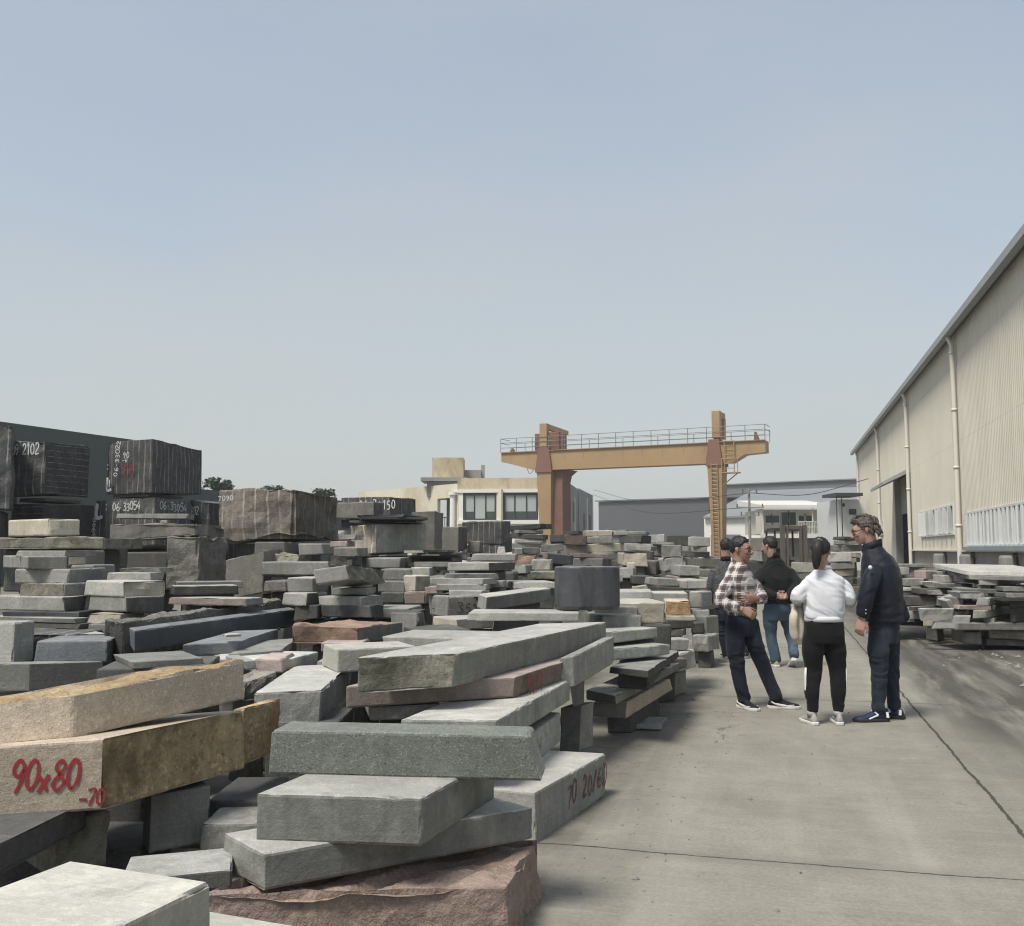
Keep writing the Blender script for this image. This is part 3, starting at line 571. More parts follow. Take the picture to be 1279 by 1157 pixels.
for p0, p1, t0, t1 in ((957, 964, 644, 653), (966, 974, 644, 653), (977, 985, 640, 656), (987, 995, 640, 656), (998.5, 1006, 644, 652), (1007, 1015, 644, 652), (1039, 1046, 642, 653)):
    a_, b_ = P(p0, 1.32), P(p1, 1.32); z0, z1 = zz(1000, t1, D + 1.3), zz(1000, t0, D + 1.3)
    bm = bmesh.new(); wall_strip(bm, a_ - Vector((.12, 0, 0)), a_, z0, z1, .06); wall_strip(bm, b_, b_ + Vector((.12, 0, 0)), z0, z1, .06); wall_strip(bm, a_ - Vector((.12, 0, 0)), b_ + Vector((.12, 0, 0)), z1, z1 + .1, .06); wall_strip(bm, a_ - Vector((.12, 0, 0)), b_ + Vector((.12, 0, 0)), z0 - .1, z0, .06)
    f = obj('window', bm, MATS['louvre_white'], hw); bm = bmesh.new(); wall_strip(bm, a_ + Vector((0, .02, 0)), b_ + Vector((0, .02, 0)), z0, z1, .03); obj('pane', bm, MATS['window_glass'], f)
bm = bmesh.new()
for px in (1016, 1026, 1037, 1046): bar(bm, P(px, -.8) + Vector((0, 0, z_floor)), P(px, -.8) + Vector((0, 0, z_eave + .1)), .05)
for px in range(998, 1047, 2): bar(bm, P(px, -.9) + Vector((0, 0, z_floor)), P(px, -.9) + Vector((0, 0, z_floor + .95)), .018)
for z in (.5, .95): bar(bm, P(997, -.9) + Vector((0, 0, z_floor + z)), P(1047, -.9) + Vector((0, 0, z_floor + z)), .03)
obj('porch_rail', bm, MATS['louvre_white'], hw)
ax = empty('white_cabin', gp(1062, 70), 'pale box cabin with a dark flat canopy between the house and the warehouse', 'cabin'); O = Vector(ax.location)
bm = bmesh.new(); wall_strip(bm, gp(1049, 70) - O, gp(1082, 70) - O, 0, zz(1060, 624, 70), 5); obj('wall', bm, MATS['louvre_white'], ax)
bm = bmesh.new(); z = zz(1060, 620, 69); wall_strip(bm, gp(1045.5, 68.6) - O, gp(1080, 68.6) - O, z, z + .22, 3); bar(bm, gp(1046.5, 68.7) - O, gp(1046.5, 68.7) - O + Vector((0, 0, z)), .04); bar(bm, gp(1053, 68.7) - O, gp(1053, 68.7) - O + Vector((0, 0, z)), .04); obj('canopy', bm, MATS['dark_frame'], ax)
bm = bmesh.new(); wall_strip(bm, gp(1062, 69.9) - O, gp(1071, 69.9) - O, zz(1060, 643, 70), zz(1060, 636, 70), .06); obj('window', bm, MATS['window_glass'], ax); bm = bmesh.new(); wall_strip(bm, gp(1054, 69.9) - O, gp(1057, 69.9) - O, zz(1060, 633, 70), zz(1060, 629, 70), .06); obj('window', bm, MATS['window_glass'], ax)

# dark sheds far left
shed('storage_shed', (gp(-140, 36), gp(205, 49)), 0, zz(0, 527, 40.2), MATS['dark_green_shed'], 'dark green grey shed behind the stacked quarry blocks at far left', None, 0, 20)
shed('boundary_wall', (gp(190, 52), gp(440, 70)), 0, zz(262, 612, 56), MATS['dark_green_shed'], 'low dark boundary wall behind the brown ribbed quarry block', None, 0, .4)['category'] = 'wall'

# utility pole and wires
up = empty('utility_pole', gp(937, 60), 'thin grey utility pole with short crossarms in front of the blue grey roof', 'pole')
bm = bmesh.new(); zt = zz(937, 610, 60); tube(bm, [(0, 0, 0), (0, 0, zt)], [.10, .07], 10); obj('shaft', bm, MATS['weathered_concrete'], up)
for py, w_ in ((616, .5), (634, .85), (644, .6)):
    z = zz(937, py, 60); bm = bmesh.new(); box(bm, (0, -.14, z), (w_ * 2, .06, .06)); arm = obj('crossarm', bm, MATS['weathered_concrete'], up)
    for s in (-1, 1):
        bm = bmesh.new(); tube(bm, [(s * (w_ - .08), -.14, z + .04), (s * (w_ - .08), -.14, z + .22)], [.05, .035], 8); obj('insulator', bm, MATS['steel_brown'], arm)
for i, (a_, b_, dz) in enumerate(((( 741, 118, 612), (937, 60, 616), 1.0), ((937, 60, 616), (1085, 56, 598), .5), ((741, 118, 618), (937, 60, 634), 1.2))):
    p, q = PT(a_[0], a_[2], a_[1]), PT(b_[0], b_[2], b_[1]); mid = (p + q) / 2 - Vector((0, 0, dz)); bm = bmesh.new(); tube(bm, bone([p, mid, q], 8), .022, 5)
    tag(obj('overhead_wire', bm, MATS['steel_dark']), ('thin wire slung from the grey building to the top of the utility pole', 'thin wire from the utility pole to the cream warehouse', 'lower thin wire from the grey building to the middle crossarm of the pole')[i], 'wire')

# forklift parked at the end of the lane
fk = empty('forklift', gp(982, 33), 'rusty forklift with a tall double mast parked behind the men in dark jackets', 'forklift')
paint = MATS['forklift_paint']
bm = bmesh.new()
for x in (-.36, .36): box(bm, (x, -.9, 1.15), (.13, .16, 2.25)); 
for z in (.35, 1.2, 2.2): box(bm, (0, -.9, z), (.59, .08, .1))
for x in (-.22, .22): box(bm, (x, -.93, 1.3), (.07, .1, 1.9))
ms = obj('mast', bm, MATS['steel_brown'], fk)
bm = bmesh.new()
for x in (-.2, .2): box(bm, (x, -1.5, .12), (.11, 1.1, .045)); box(bm, (x, -1.0, .42), (.11, .05, .56))
box(bm, (0, -1.04, .75), (.8, .05, .12)); obj('fork', bm, MATS['steel_dark'], fk)
bm = bmesh.new(); box(bm, (0, .35, .62), (1.05, 1.9, .62), bev=.08); box(bm, (0, 1.05, 1.0), (1.0, .6, .5), bev=.1); obj('body', bm, paint, fk)
bm = bmesh.new()
for x in (-.48, .48):
    for y in (-.45, .85): bar(bm, (x, y, .9), (x * .92, y * .8 + .1, 2.1), .035)
box(bm, (0, .25, 2.12), (1.0, 1.2, .05))
for y in (-.2, .05, .3, .55): box(bm, (0, y, 2.17), (1.0, .04, .05))
obj('overhead_guard', bm, MATS['steel_dark'], fk)
bm = bmesh.new(); box(bm, (0, .4, 1.0), (.5, .45, .12), bev=.03); box(bm, (0, .63, 1.28), (.48, .1, .5), bev=.03); obj('seat', bm, MATS['rubber'], fk)
bm = bmesh.new(); tube(bm, [(.0, -.2, 1.2), (.02, -.22, 1.23)], .17, 14); obj('steering_wheel', bm, MATS['rubber'], fk)
for x in (-.55, .55):
    for y, r in ((-.45, .33), (.95, .27)):
        bm = bmesh.new(); tube(bm, [(x - .1, y, r), (x - .09, y, r), (x + .09, y, r), (x + .1, y, r)], [r * .85, r, r, r * .85], 18, ref=Vector((0, 1, 0))); wl = obj('wheel', bm, MATS['rubber'], fk)
        bm = bmesh.new(); tube(bm, [(x - .11, y, r), (x + .11, y, r)], r * .5, 12, ref=Vector((0, 1, 0))); obj('rim', bm, paint, wl)

# trees behind the far left wall
def leaf_mat():
    m, t, p = mat('foliage'); g = G(t); tc = g.n('TexCoord'); col = g.mix(g.ramp(g.noise(tc.outputs['Object'], 1.3, 3), .35, .65), (.035, .05, .028, 1), (.075, .095, .05, 1)); g.l(col, p.inputs['Base Color']); p.inputs['Roughness'].default_value = .7; return m
LEAF = leaf_mat()
def tree(px, d, ytop, wid, label, seed):
    rnd = random.Random(seed); o = empty('leafy_tree', gp(px, d), label, 'tree', 'trees behind the boundary wall'); ht = zz(px, ytop, d)
    bm = bmesh.new(); tube(bm, bone([(0, 0, 0), (.1, 0, ht * .4), (-.05, .1, ht * .75)], 4), [.18] * 4 + [.13] * 4 + [.06], 8)
    tips = []
    for i in range(9):
        a = rnd.uniform(0, 6.28); z0 = ht * rnd.uniform(.35, .7); e = Vector((math.cos(a) * wid * rnd.uniform(.5, .95), math.sin(a) * wid * rnd.uniform(.5, .95), ht * rnd.uniform(.68, .95))); tips.append(e)
        tube(bm, bone([(.05, .02, z0), Vector((e.x * .4, e.y * .4, (z0 + e.z) / 2)), e], 3), [.06, .055, .05, .04, .03, .022, .012], 5)
    obj('trunk', bm, MATS['bark'], o)
    bm = bmesh.new(); tips.append(Vector((0, 0, ht * .95)))
    for e in tips:
        for k in range(150):
            c = e + Vector((rnd.gauss(0, .34), rnd.gauss(0, .34), rnd.gauss(0, .26))) * wid * .62
            if c.z > ht: continue
            s = rnd.uniform(.05, .12); n_ = Vector((rnd.gauss(0, 1), rnd.gauss(0, 1), rnd.gauss(0, 1))).normalized(); x, y = frame_of(n_, Vector((rnd.gauss(0, 1), .3, .2)))
            bm.faces.new([bm.verts.new(c + x * s * 1.6), bm.verts.new(c + y * s), bm.verts.new(c - x * s * 1.6), bm.verts.new(c - y * s)])
    obj('crown', bm, LEAF, o)
tree(264, 60, 597, 1.0, 'dark bushy tree top right of the tall marked quarry block', 3)
tree(343, 72, 607, .9, 'small tree peeping over the brown ribbed block', 5)
tree(398, 75, 610, 1.0, 'low tree top between the brown ribbed block and the cream building', 8)
# ------------------------------------------------------------------ stones
STONES = []                                          # footprint record used to prop up what would float
def cutpts(L, cell, e):
    """parameters 0..1 along an edge of length L with a narrow strip at both ends"""
    n = max(1, min(46, int(L / cell))); e = min(e, L * .2) / L
    return [0.0, e] + [e + (1 - 2 * e) * i / n for i in range(1, n)] + [1 - e, 1.0]
def stone_mesh(A, L, R, hv, mats, rough, amp, cell, seed, chip, warp=None, concave=None, groove=None):
    """six-sided stone. A near top corner, L and R the neighbouring top corners, hv the downward edge. Faces: F (A-L), R (A-R), T, B, K (behind F), S (behind R)"""
    rnd = random.Random(seed); so_ = Vector((rnd.uniform(-50, 50), rnd.uniform(-50, 50), rnd.uniform(-50, 50)))
    l, r = (L - A), (R - A); ll, rl, hl = l.length, r.length, hv.length
    D = L + r
    D += (l.normalized() * rnd.uniform(-.05, .05) + r.normalized() * rnd.uniform(-.05, .05)) * min(1, ll, rl)
    T4 = [A, L, D, R]; B4 = [p + hv for p in T4]
    if warp: B4 = [p + Vector(q) for p, q in zip(B4, warp)]
    e = min(.012 if cell < .05 else .02, hl * .12)
    U, V, W_ = cutpts(ll, cell, e), cutpts(rl, cell, e), cutpts(hl, cell, e)
    def pos(u, v, w):
        t = T4[0] * ((1 - u) * (1 - v)) + T4[1] * (u * (1 - v)) + T4[2] * (u * v) + T4[3] * ((1 - u) * v)
        b = B4[0] * ((1 - u) * (1 - v)) + B4[1] * (u * (1 - v)) + B4[2] * (u * v) + B4[3] * ((1 - u) * v)
        return t * (1 - w) + b * w
    cen = (A + D) / 2 + hv / 2
    nF, nR, nT = -(r.normalized()), -(l.normalized()), -(hv.normalized())
    # outward normals
    if (A + l / 2 + hv / 2 - cen).dot(nF) < 0: nF = -nF
    if (A + r / 2 + hv / 2 - cen).dot(nR) < 0: nR = -nR
    N = {'F': nF, 'K': -nF, 'R': nR, 'S': -nR, 'T': nT, 'B': -nT}
    base = Vector((cen.x, cen.y, min(p.z for p in B4)))
    cache = {}; bm = bmesh.new(); uvl = bm.loops.layers.uv.new('UVMap')
    def vert(u, v, w):
        k = (round(u, 5), round(v, 5), round(w, 5))
        if k in cache: return cache[k]
        p = pos(u, v, w); q = p + so_; off = Vector((0, 0, 0)); ne = 0
        on = [f for f, c in (('F', v == 0), ('K', v == 1), ('R', u == 0), ('S', u == 1), ('T', w == 0), ('B', w == 1)) if c]
        for f in on:
            if f in rough:
                a_ = noise.fractal(q * (2.2 / max(.25, min(ll, rl))) * .6, 1.15, 2.1, 4) * amp + (.42 - noise.voronoi(q * (2.6 / max(.3, min(ll, rl))))[0][0]) * amp * .8 + noise.noise(q * 20) * amp * .07 + noise.noise(q * 50) * amp * .05
                if w not in (0, 1) or f in 'TB' or len(on) > 1: off += N[f] * (a_ - amp * .25)
            else: off += N[f] * noise.noise(q * 3) * .002
            if f == 'T' and groove:
                for (u0, v0, u1, v1, gw, gd) in groove:
                    dx, dy = u1 - u0, v1 - v0; t_ = max(0, min(1, ((u - u0) * dx + (v - v0) * dy) / (dx * dx + dy * dy))); dd = math.hypot(u - u0 - dx * t_, v - v0 - dy * t_); off -= N[f] * gd * max(0.0, 1 - (dd / gw) ** 2)
        if len(on) > 1:                              # chipped arrises
            ch = max(0.0, noise.noise(q * 9) * .5 + noise.noise(q * 23) * .5 - .08) * chip
            big = max(0.0, noise.noise(q * 3.1 + Vector((9, 9, 9))) - .42) * chip * 3.0
            for f in on: off -= N[f] * (e * .28 + ch * .6 + big * .5)
        if concave and 'F' in on: off -= N['F'] * concave * (4 * u * (1 - u) - 1)
        cache[k] = bm.verts.new(p + off - base); return cache[k]
    def face(us, vs_, fn, mi, uvf, fc):
        for i in range(len(us) - 1):
            for j in range(len(vs_) - 1):
                c = [(us[i], vs_[j]), (us[i + 1], vs_[j]), (us[i + 1], vs_[j + 1]), (us[i], vs_[j + 1])]
                vl = [vert(*fn(a, b)) for a, b in c]
                if len(set(vl)) < 4: continue
                try: f = bm.faces.new(vl)
                except ValueError: continue
                f.material_index = mi; f[shade_layer] = fin[fc]  # fin: face tone, with painted top light and side shade
                for lp, (a, b) in zip(f.loops, c): lp[uvl].uv = uvf(a, b)
    fin = {f: rnd.uniform(.66, 1.06) for f in 'FRKSB'}; fin['T'] = rnd.uniform(.98, 1.25); shade_layer = bm.faces.layers.float.new('finish')  # random face tones, with light painted onto tops and shade onto sides
    keys = []
    def mi(f):
        k = mats.get(f, mats['*'])
        if k not in keys: keys.append(k)
        return keys.index(k)
    face(U, W_, lambda a, b: (a, 0, b), mi('F'), lambda a, b: (a * ll, b * hl), 'F'); face(U, W_, lambda a, b: (a, 1, b), mi('K'), lambda a, b: (a * ll, b * hl), 'K')
    face(V, W_, lambda a, b: (0, a, b), mi('R'), lambda a, b: (a * rl + .07, b * hl), 'R'); face(V, W_, lambda a, b: (1, a, b), mi('S'), lambda a, b: (a * rl, b * hl), 'S')
    face(U, V, lambda a, b: (a, b, 0), mi('T'), lambda a, b: (a * ll, b * rl), 'T'); face(U, V, lambda a, b: (a, b, 1), mi('B'), lambda a, b: (a * ll, b * rl), 'B')
    bmesh.ops.recalc_face_normals(bm, faces=bm.faces[:])
    return bm, base, [MATS[k] for k in keys], (T4, B4, N)
def stone(name, label, col, A, L, R, hv, rough='', amp=.02, mats=None, chip=.02, group=None, cell=None, warp=None, prop=True, concave=None, cat=None, groove=None):
    d = A.y; cell = cell or max(.028, d * .0055)
    md = {'*': col}; md.update(mats or {}); rq = random.Random(len(STONES) * 31 + 5)
    if not rough and col != 'w' and rq.random() < .55: rough = rq.choice(('F', 'R', 'FR', 'R', 'K')); amp = rq.uniform(.008, .018)
    if warp is None and d > 5.2: warp = [Vector((rq.gauss(0, .012), rq.gauss(0, .012), rq.gauss(0, .05) * hv.length)) for _ in range(4)]
    chip = chip * rq.uniform(.9, 2.2)
    bm, base, ml, geo = stone_mesh(A, L, R, hv, md, rough, amp, cell, len(STONES) * 7 + 3, chip, warp, concave, groove)
    o = obj(name, bm, ml, None, base)
    tag(o, label, cat or {'stone_slab': 'stone slab', 'stone_block': 'stone block', 'quarry_block': 'quarry block', 'rough_boulder': 'boulder', 'stone_shard': 'stone shard'}.get(name, 'stone'), group, 'thing')
    T4, B4, N = geo
    STONES.append(dict(o=o, poly=[Vector((p.x, p.y)) for p in T4], top=max(p.z for p in T4), bot=min(p.z for p in B4), label=label, prop=prop, geo=(A, L, R, hv, N), base=base, d=d, col=col))
    return o
def S(label, col, a, l, r, h, name=None, yaw=None, rm=None, lm=None, z=None, tilt=None, **kw):
    """stone from its near top corner a=(px,py,d), left corner l (px or (px,py) or (px,py,d)), right/back corner r likewise, height h in px at a"""
    A = PT(*a) if len(a) == 3 else PZ(a[0], a[1], z)
    d = A.y; k = 1.0
    if yaw is None: yaw = 20 if r is not None else 6
    y = R_(yaw); dl_, dr_ = Vector((-math.cos(y), math.sin(y), 0)), Vector((math.sin(y), math.cos(y), 0))
    def solve(px, dv, lo, hi):
        q, u = ray(px, a[1]); den = dv.x - q * dv.y
        t = (q * A.y - A.x) / den if abs(den) > 1e-6 else .6
        return A + dv * (min(hi, t) if t > lo else max(lo, .5))
    low = a[1] > 781
    def corner(c, dv, m):
        if m is not None: return A + dv * m
        if c is None: return A + dv * min(1.0, .55)
        if isinstance(c, (int, float)): return solve(c, dv, .06, 4)
        if len(c) == 3: return PT(*c)
        if low: return PZ(c[0], c[1], A.z)
        return solve(c[0], dv, .06, 4)
    L = corner(l, dl_, lm)
    if r is None and rm is None and (isinstance(l, tuple)):   # back direction square to the front
        fl = (L - A); fl.z = 0; fl.normalize(); bk = Vector((fl.y, -fl.x, 0)); bk = bk if bk.y > 0 else -bk
        Rr = A + bk * min(.7, max(.25, (L - A).length * .6))
    else:
        if rm is not None:
            fl = (L - A); fl.z = 0; fl.normalize(); bk = Vector((fl.y, -fl.x, 0)); bk = bk if bk.y > 0 else -bk
            Rr = A + bk * rm
        else: Rr = corner(r, dr_, None)
    hm = h * d / FPX
    if name is None: name = 'stone_slab' if hm < .45 * min((L - A).length, (Rr - A).length) or hm < .16 else 'stone_block'
    hv = Vector((0, 0, -hm))
    if tilt: 
        n_ = (L - A).cross(Rr - A).normalized(); n_ = n_ if n_.z > 0 else -n_; hv = n_ * -hm
    return stone(name, label, col, A, L, Rr, hv, **kw)

# ---- lettering brushed on by hand: strokes on a 1 x 1.4 cell
GL_ = {'0': [[(.5, 0), (.15, .3), (.12, 1.0), (.45, 1.4), (.82, 1.1), (.85, .4), (.5, 0)]], '1': [[(.35, 1.1), (.6, 1.4), (.55, 0)]], '2': [[(.12, 1.05), (.4, 1.4), (.8, 1.15), (.7, .75), (.1, .02), (.9, .08)]],
       '3': [[(.12, 1.25), (.5, 1.4), (.8, 1.1), (.4, .75), (.85, .45), (.6, .03), (.1, .12)]], '4': [[(.55, 1.4), (.08, .5), (.9, .55)], [(.68, .95), (.62, 0)]], '5': [[(.85, 1.38), (.25, 1.36), (.18, .8), (.65, .82), (.85, .4), (.5, .02), (.1, .12)]],
       '6': [[(.75, 1.38), (.3, 1.0), (.12, .4), (.45, 0), (.85, .3), (.6, .7), (.15, .45)]], '7': [[(.1, 1.32), (.88, 1.36), (.4, 0)]], '8': [[(.5, .75), (.15, 1.1), (.5, 1.4), (.82, 1.1), (.5, .75), (.1, .3), (.5, 0), (.9, .35), (.5, .75)]],
       '9': [[(.85, 1.0), (.5, .68), (.12, .98), (.45, 1.4), (.85, 1.05), (.7, .4), (.45, -.05)]], 'x': [[(.1, .8), (.85, .05)], [(.82, .85), (.15, 0)]], '-': [[(.1, .6), (.9, .52)]], '.': [[(.3, .62), (.5, .6)]], '/': [[(.9, 1.4), (.1, -.1)]],
       'L': [[(.25, 1.4), (.2, .1), (.9, .12)]], 'F': [[(.2, 0), (.22, 1.38), (.9, 1.36)], [(.22, .75), (.7, .78)]], '%': [[(.9, 1.4), (.1, 0)], [(.2, 1.3), (.05, 1.1), (.25, 1.0), (.35, 1.2), (.2, 1.3)], [(.75, .35), (.6, .15), (.8, .02), (.95, .22), (.75, .35)]],
       'T': [[(.05, 1.36), (.95, 1.36)], [(.5, 1.36), (.5, 0)]], 'Q': [[(.5, .2), (.15, .6), (.4, 1.3), (.85, .9), (.5, .2)], [(.5, .5), (.9, 0)]], 'A': [[(.1, 0), (.5, 1.4), (.9, 0)], [(.25, .5), (.75, .5)]], ' ': [], 'I': [[(.5, 1.4), (.45, 0)]],
       '=': [[(.1, .9), (.9, .9)], [(.1, .45), (.9, .45)]], ':': [[(.45, 1.0), (.55, 1.0)], [(.45, .3), (.55, .3)]]}
def ink(name, c, rough=.6):
    m, t, p = mat(name); g = G(t); tc = g.n('TexCoord'); n_ = g.noise(tc.outputs['Object'], 40, 3, .7)
    g.l(g.mix(g.ramp(n_, .35, .7), c4(c), c4(c, .72)), p.inputs['Base Color']); p.inputs['Roughness'].default_value = rough; MATS[name] = m
ink('paint_red', (.27, .02, .025)); ink('paint_white', (.62, .64, .63)); ink('paint_black', (.03, .03, .035)); ink('paint_darkred', (.13, .03, .04))
def write_on(o_rec, face, text, x0, y0, hgt, ink_key, wid=.16, slant=0.0, rot=0.0, gap=1.25, lift=.004, squeeze=1.0, part='painted_number'):
    """brush strokes on face F or R; x0, y0 = start (from the left end, down from the top edge, metres) of the baseline"""
    if ' ' in text.strip():                              # each word is a part of its own
        s_ = hgt / 1.4; x = x0; y = y0
        for wd_ in text.split(' '):
            if wd_: write_on(o_rec, face, wd_, x, y, hgt, ink_key, wid, slant, rot, gap, lift, squeeze, part)
            st_ = (len(wd_) + 1) * gap * squeeze * s_; x += st_ * math.cos(rot); y -= st_ * math.sin(rot)
        return
    A, L, Rr, hv, N = o_rec['geo']
    if face == 'F': org, ux, n_ = L, (A - L).normalized(), N['F']
    else: org, ux, n_ = A, (Rr - A).normalized(), N['R']
    uy = -hv.normalized(); n_ = n_.normalized(); s = hgt / 1.4
    rnd = random.Random(hash_(text) + int(x0 * 100)); bm = bmesh.new()
    cr_, sr = math.cos(rot), math.sin(rot); pen = 0.0
    def W3(x, y, k): X = x * cr_ - y * sr; Y = x * sr + y * cr_; return org + ux * (x0 + X) + uy * (Y - y0) + n_ * (lift + .0004 * k) - o_rec['base']
    k = 0
    for ch in text:
        jx, jy, js = rnd.uniform(-.06, .06), rnd.uniform(-.12, .12), rnd.uniform(.88, 1.12)
        for stroke in GL_.get(ch, []):
            pts = [Vector((((x * js * squeeze + slant * y) + pen + jx) * s, (y * js + jy) * s, 0)) for x, y in stroke]
            pts = bone(pts, 4) if len(pts) > 2 else [pts[0], (pts[0] + pts[1]) / 2, pts[1]]
            hw = wid * s * .5; prev = None; k += 1
            for i, p in enumerate(pts):
                dd = (pts[min(i + 1, len(pts) - 1)] - pts[max(i - 1, 0)]); dd = dd.normalized() if dd.length > 0 else Vector((1, 0, 0)); nn = Vector((-dd.y, dd.x, 0)); ww = hw * rnd.uniform(.75, 1.15)
                a_, b_ = p + nn * ww, p - nn * ww
                cur = (bm.verts.new(W3(a_.x, a_.y, k)), bm.verts.new(W3(b_.x, b_.y, k)))
                if prev: bm.faces.new((prev[0], prev[1], cur[1], cur[0]))
                prev = cur
        pen += gap * squeeze
    obj(part, bm, MATS[ink_key], o_rec['o'])
def hash_(t): 
    h = 0
    for c in t: h = (h * 31 + ord(c)) % 99991
    return h
def last(): return STONES[-1]
# ================= near stones, lane side, bottom of the picture
S('white sawn block at the near left corner of the yard', 'w', (265, 1101), (88, 1074), (40, 1211), 90, z=.60, name='stone_block', prop=False, chip=.03, cell=.02)
S('thin white slab lying in front of the red rock', 'w', (470, 1172), (165, 1121), (380, 1260), 50, z=.42, name='stone_slab', prop=False)
def red_rock():
    A, L, Rr = PT(634, 1106, 3.78), PT(248, 1116, 3.55), PT(674, 1046, 4.45)
    stone('rough_boulder', 'rough split red rock at the bottom of the near stack', 'r', A, L, Rr, Vector((0, 0, -A.z)), rough='FRTS', amp=.055, chip=.03, cell=.022, groove=[(.62, .12, .30, .72, .08, .035), (.30, .10, .05, .55, .07, .03), (.88, .15, .70, .5, .05, .025)], prop=False)
red_rock()
S('grey slab lying crooked on the red rock', 'gs', (328, 1067), (277, 1041), (666, 1009), 44, z=.40, cell=.025, mats={'T': 'lg'}, prop=False, chip=.025)  # paler top material paints in the light falling on the slab
S('thick grey block with a green damp streak in the near stack', 'gs', (527, 997), (320, 991), (618, 947), 58, z=.573, cell=.025, mats={'T': 'lg'}, name='stone_block', prop=False)  # top in a lighter stone colour, standing in for light from above
S('long green speckled beam on top of the near stack', 'gg', (660, 919), (338, 912), None, 55, z=.75, rm=.22, cell=.02, name='stone_slab', prop=False, mats={'R': 'lg'}, rough='R', amp=.012, warp=[(.06, 0, 0), (-.01, 0, 0), (-.01, 0, 0), (.06, 0, 0)])
S('long pale slab on the ground painted 70 20 by the lane', 'lg', (668, 990), None, (757, 941), 62, z=.25, lm=.75, cell=.03, prop=False, mats={'R': 'g'})
write_on(last(), 'R', '70 20/60', .42, .18, .115, 'paint_darkred', wid=.15, slant=.15, squeeze=.8, lift=.006)
S('grey slab with faint dark pencil marks under the pink slab', 'gs', (664, 918), None, (700, 890), 40, z=.43, lm=.9, prop=False)
write_on(last(), 'R', 'IA 1 M', .1, .14, .09, 'paint_black', wid=.09, lift=.005)
S('wide grey slab sandwiched below the pink painted slab', 'gs', (622, 899), (500, 899), (712, 849), 33, z=.62, prop=False, mats={'T': 'lg'}, rough='F', amp=.01)  # top light put into the colour by the paler top material
S('short grey slab end peeping out below the pink slab', 'g', (552, 880), (462, 883), None, 17, z=.615, rm=.7)
S('pink granite slab with red painted 521 on its raw end', 'p', (645, 846), (431, 857), (756, 810), 26, z=.745, prop=False, mats={'R': 'r'}, rough='R', amp=.02)
write_on(last(), 'R', '521', .10, .135, .115, 'paint_red', wid=.19, lift=.026, slant=.1)
S('largest long grey slab with a mossy split front end', 'gs', (569, 817), (446, 821), (757, 777), 41, z=.925, prop=False, mats={'F': 'mo', 'T': 'lg'}, rough='F', amp=.035, cell=.028, chip=.03)  # mossy front is real; the paler top colour stands for light from above
S('white marble block end behind the long mossy ended slab', 'w', (520, 807, 6.7), (421, 811), None, 27, rm=.4, name='stone_block')
S('pale grey slab corner behind the white marble block', 'lg', (600, 798, 7.4), (477, 795), None, 15, rm=.7)
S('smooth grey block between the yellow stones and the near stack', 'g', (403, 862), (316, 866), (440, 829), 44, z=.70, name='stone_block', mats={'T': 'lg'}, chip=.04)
S('grey upright post propping the pink slab beside the lane', 'dg', (727, 882), (700, 884), (743, 876), 57, z=.40, name='stone_block', prop=False, mats={'R': 'g'})  # front coloured darker for the shade under the overhang
S('small dark stone chock on top of the upright post', 'dg', (721, 853, 6.95), (711, 855), (731, 850), 28, name='stone_block', prop=False, rough='FR', amp=.01)
S('grey side slab right of the red painted end', 'g', (716, 820, 6.75), (699, 822, 6.7), (767, 795, 7.75), 40, prop=False)
# yellow granite pair
S('upper yellow granite beam with a rusty brown top', 'y', (93, 866, 4.2), (-75, 881, 4.05), (306, 825, 4.9), 55, name='stone_block', prop=False, mats={'T': 'rust'}, rough='T', amp=.03, cell=.024, chip=.03)
S('lower yellow granite beam painted 90x80 with a brown split side', 'y', (132, 923, 4.1), (-90, 938, 4.0), (305, 887, 4.95), 85, name='stone_block', prop=False, mats={'R': 'ochre'}, rough='R', amp=.03, cell=.024, chip=.03)
YB = last()
write_on(YB, 'F', '90x80', .31, .19, .125, 'paint_red', wid=.16, slant=.12, lift=.002, gap=.98, squeeze=.62)
write_on(YB, 'F', '-70', .57, .262, .07, 'paint_red', wid=.2, slant=.1, lift=.002, gap=.9, squeeze=.8)
S('rusty brown granite end behind the lower yellow beam', 'ochre', (307, 885, 5.02), (290, 886, 5.0), (351, 872, 5.4), 68, name='stone_block', mats={'R': 'rust'}, rough='RF', amp=.025, prop=False)
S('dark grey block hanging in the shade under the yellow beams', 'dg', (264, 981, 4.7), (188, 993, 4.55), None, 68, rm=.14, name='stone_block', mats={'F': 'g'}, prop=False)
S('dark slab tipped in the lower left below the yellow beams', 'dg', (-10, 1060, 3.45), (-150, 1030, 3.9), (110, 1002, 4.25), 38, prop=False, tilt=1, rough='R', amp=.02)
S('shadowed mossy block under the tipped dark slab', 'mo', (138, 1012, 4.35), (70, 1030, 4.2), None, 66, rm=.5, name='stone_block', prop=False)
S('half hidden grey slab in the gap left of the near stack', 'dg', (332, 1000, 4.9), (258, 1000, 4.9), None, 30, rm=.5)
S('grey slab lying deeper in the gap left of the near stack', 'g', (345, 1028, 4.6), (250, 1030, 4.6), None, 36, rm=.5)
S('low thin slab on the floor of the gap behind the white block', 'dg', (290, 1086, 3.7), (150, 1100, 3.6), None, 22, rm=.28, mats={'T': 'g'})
S('added shade block filling the gap under the tipped dark slab', 'dg', (175, 1062, 4.55), (-80, 1062, 4.5), None, 110, rm=.5, name='stone_block', prop=False)  # added filler, its dark colour standing in for shade in the gap
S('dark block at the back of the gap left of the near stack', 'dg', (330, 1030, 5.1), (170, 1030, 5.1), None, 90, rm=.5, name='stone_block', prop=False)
S('white chip of stone lying behind the white block', 'w', (240, 1084, 3.8), (190, 1088, 3.75), None, 5, rm=.14, name='stone_shard', prop=False)
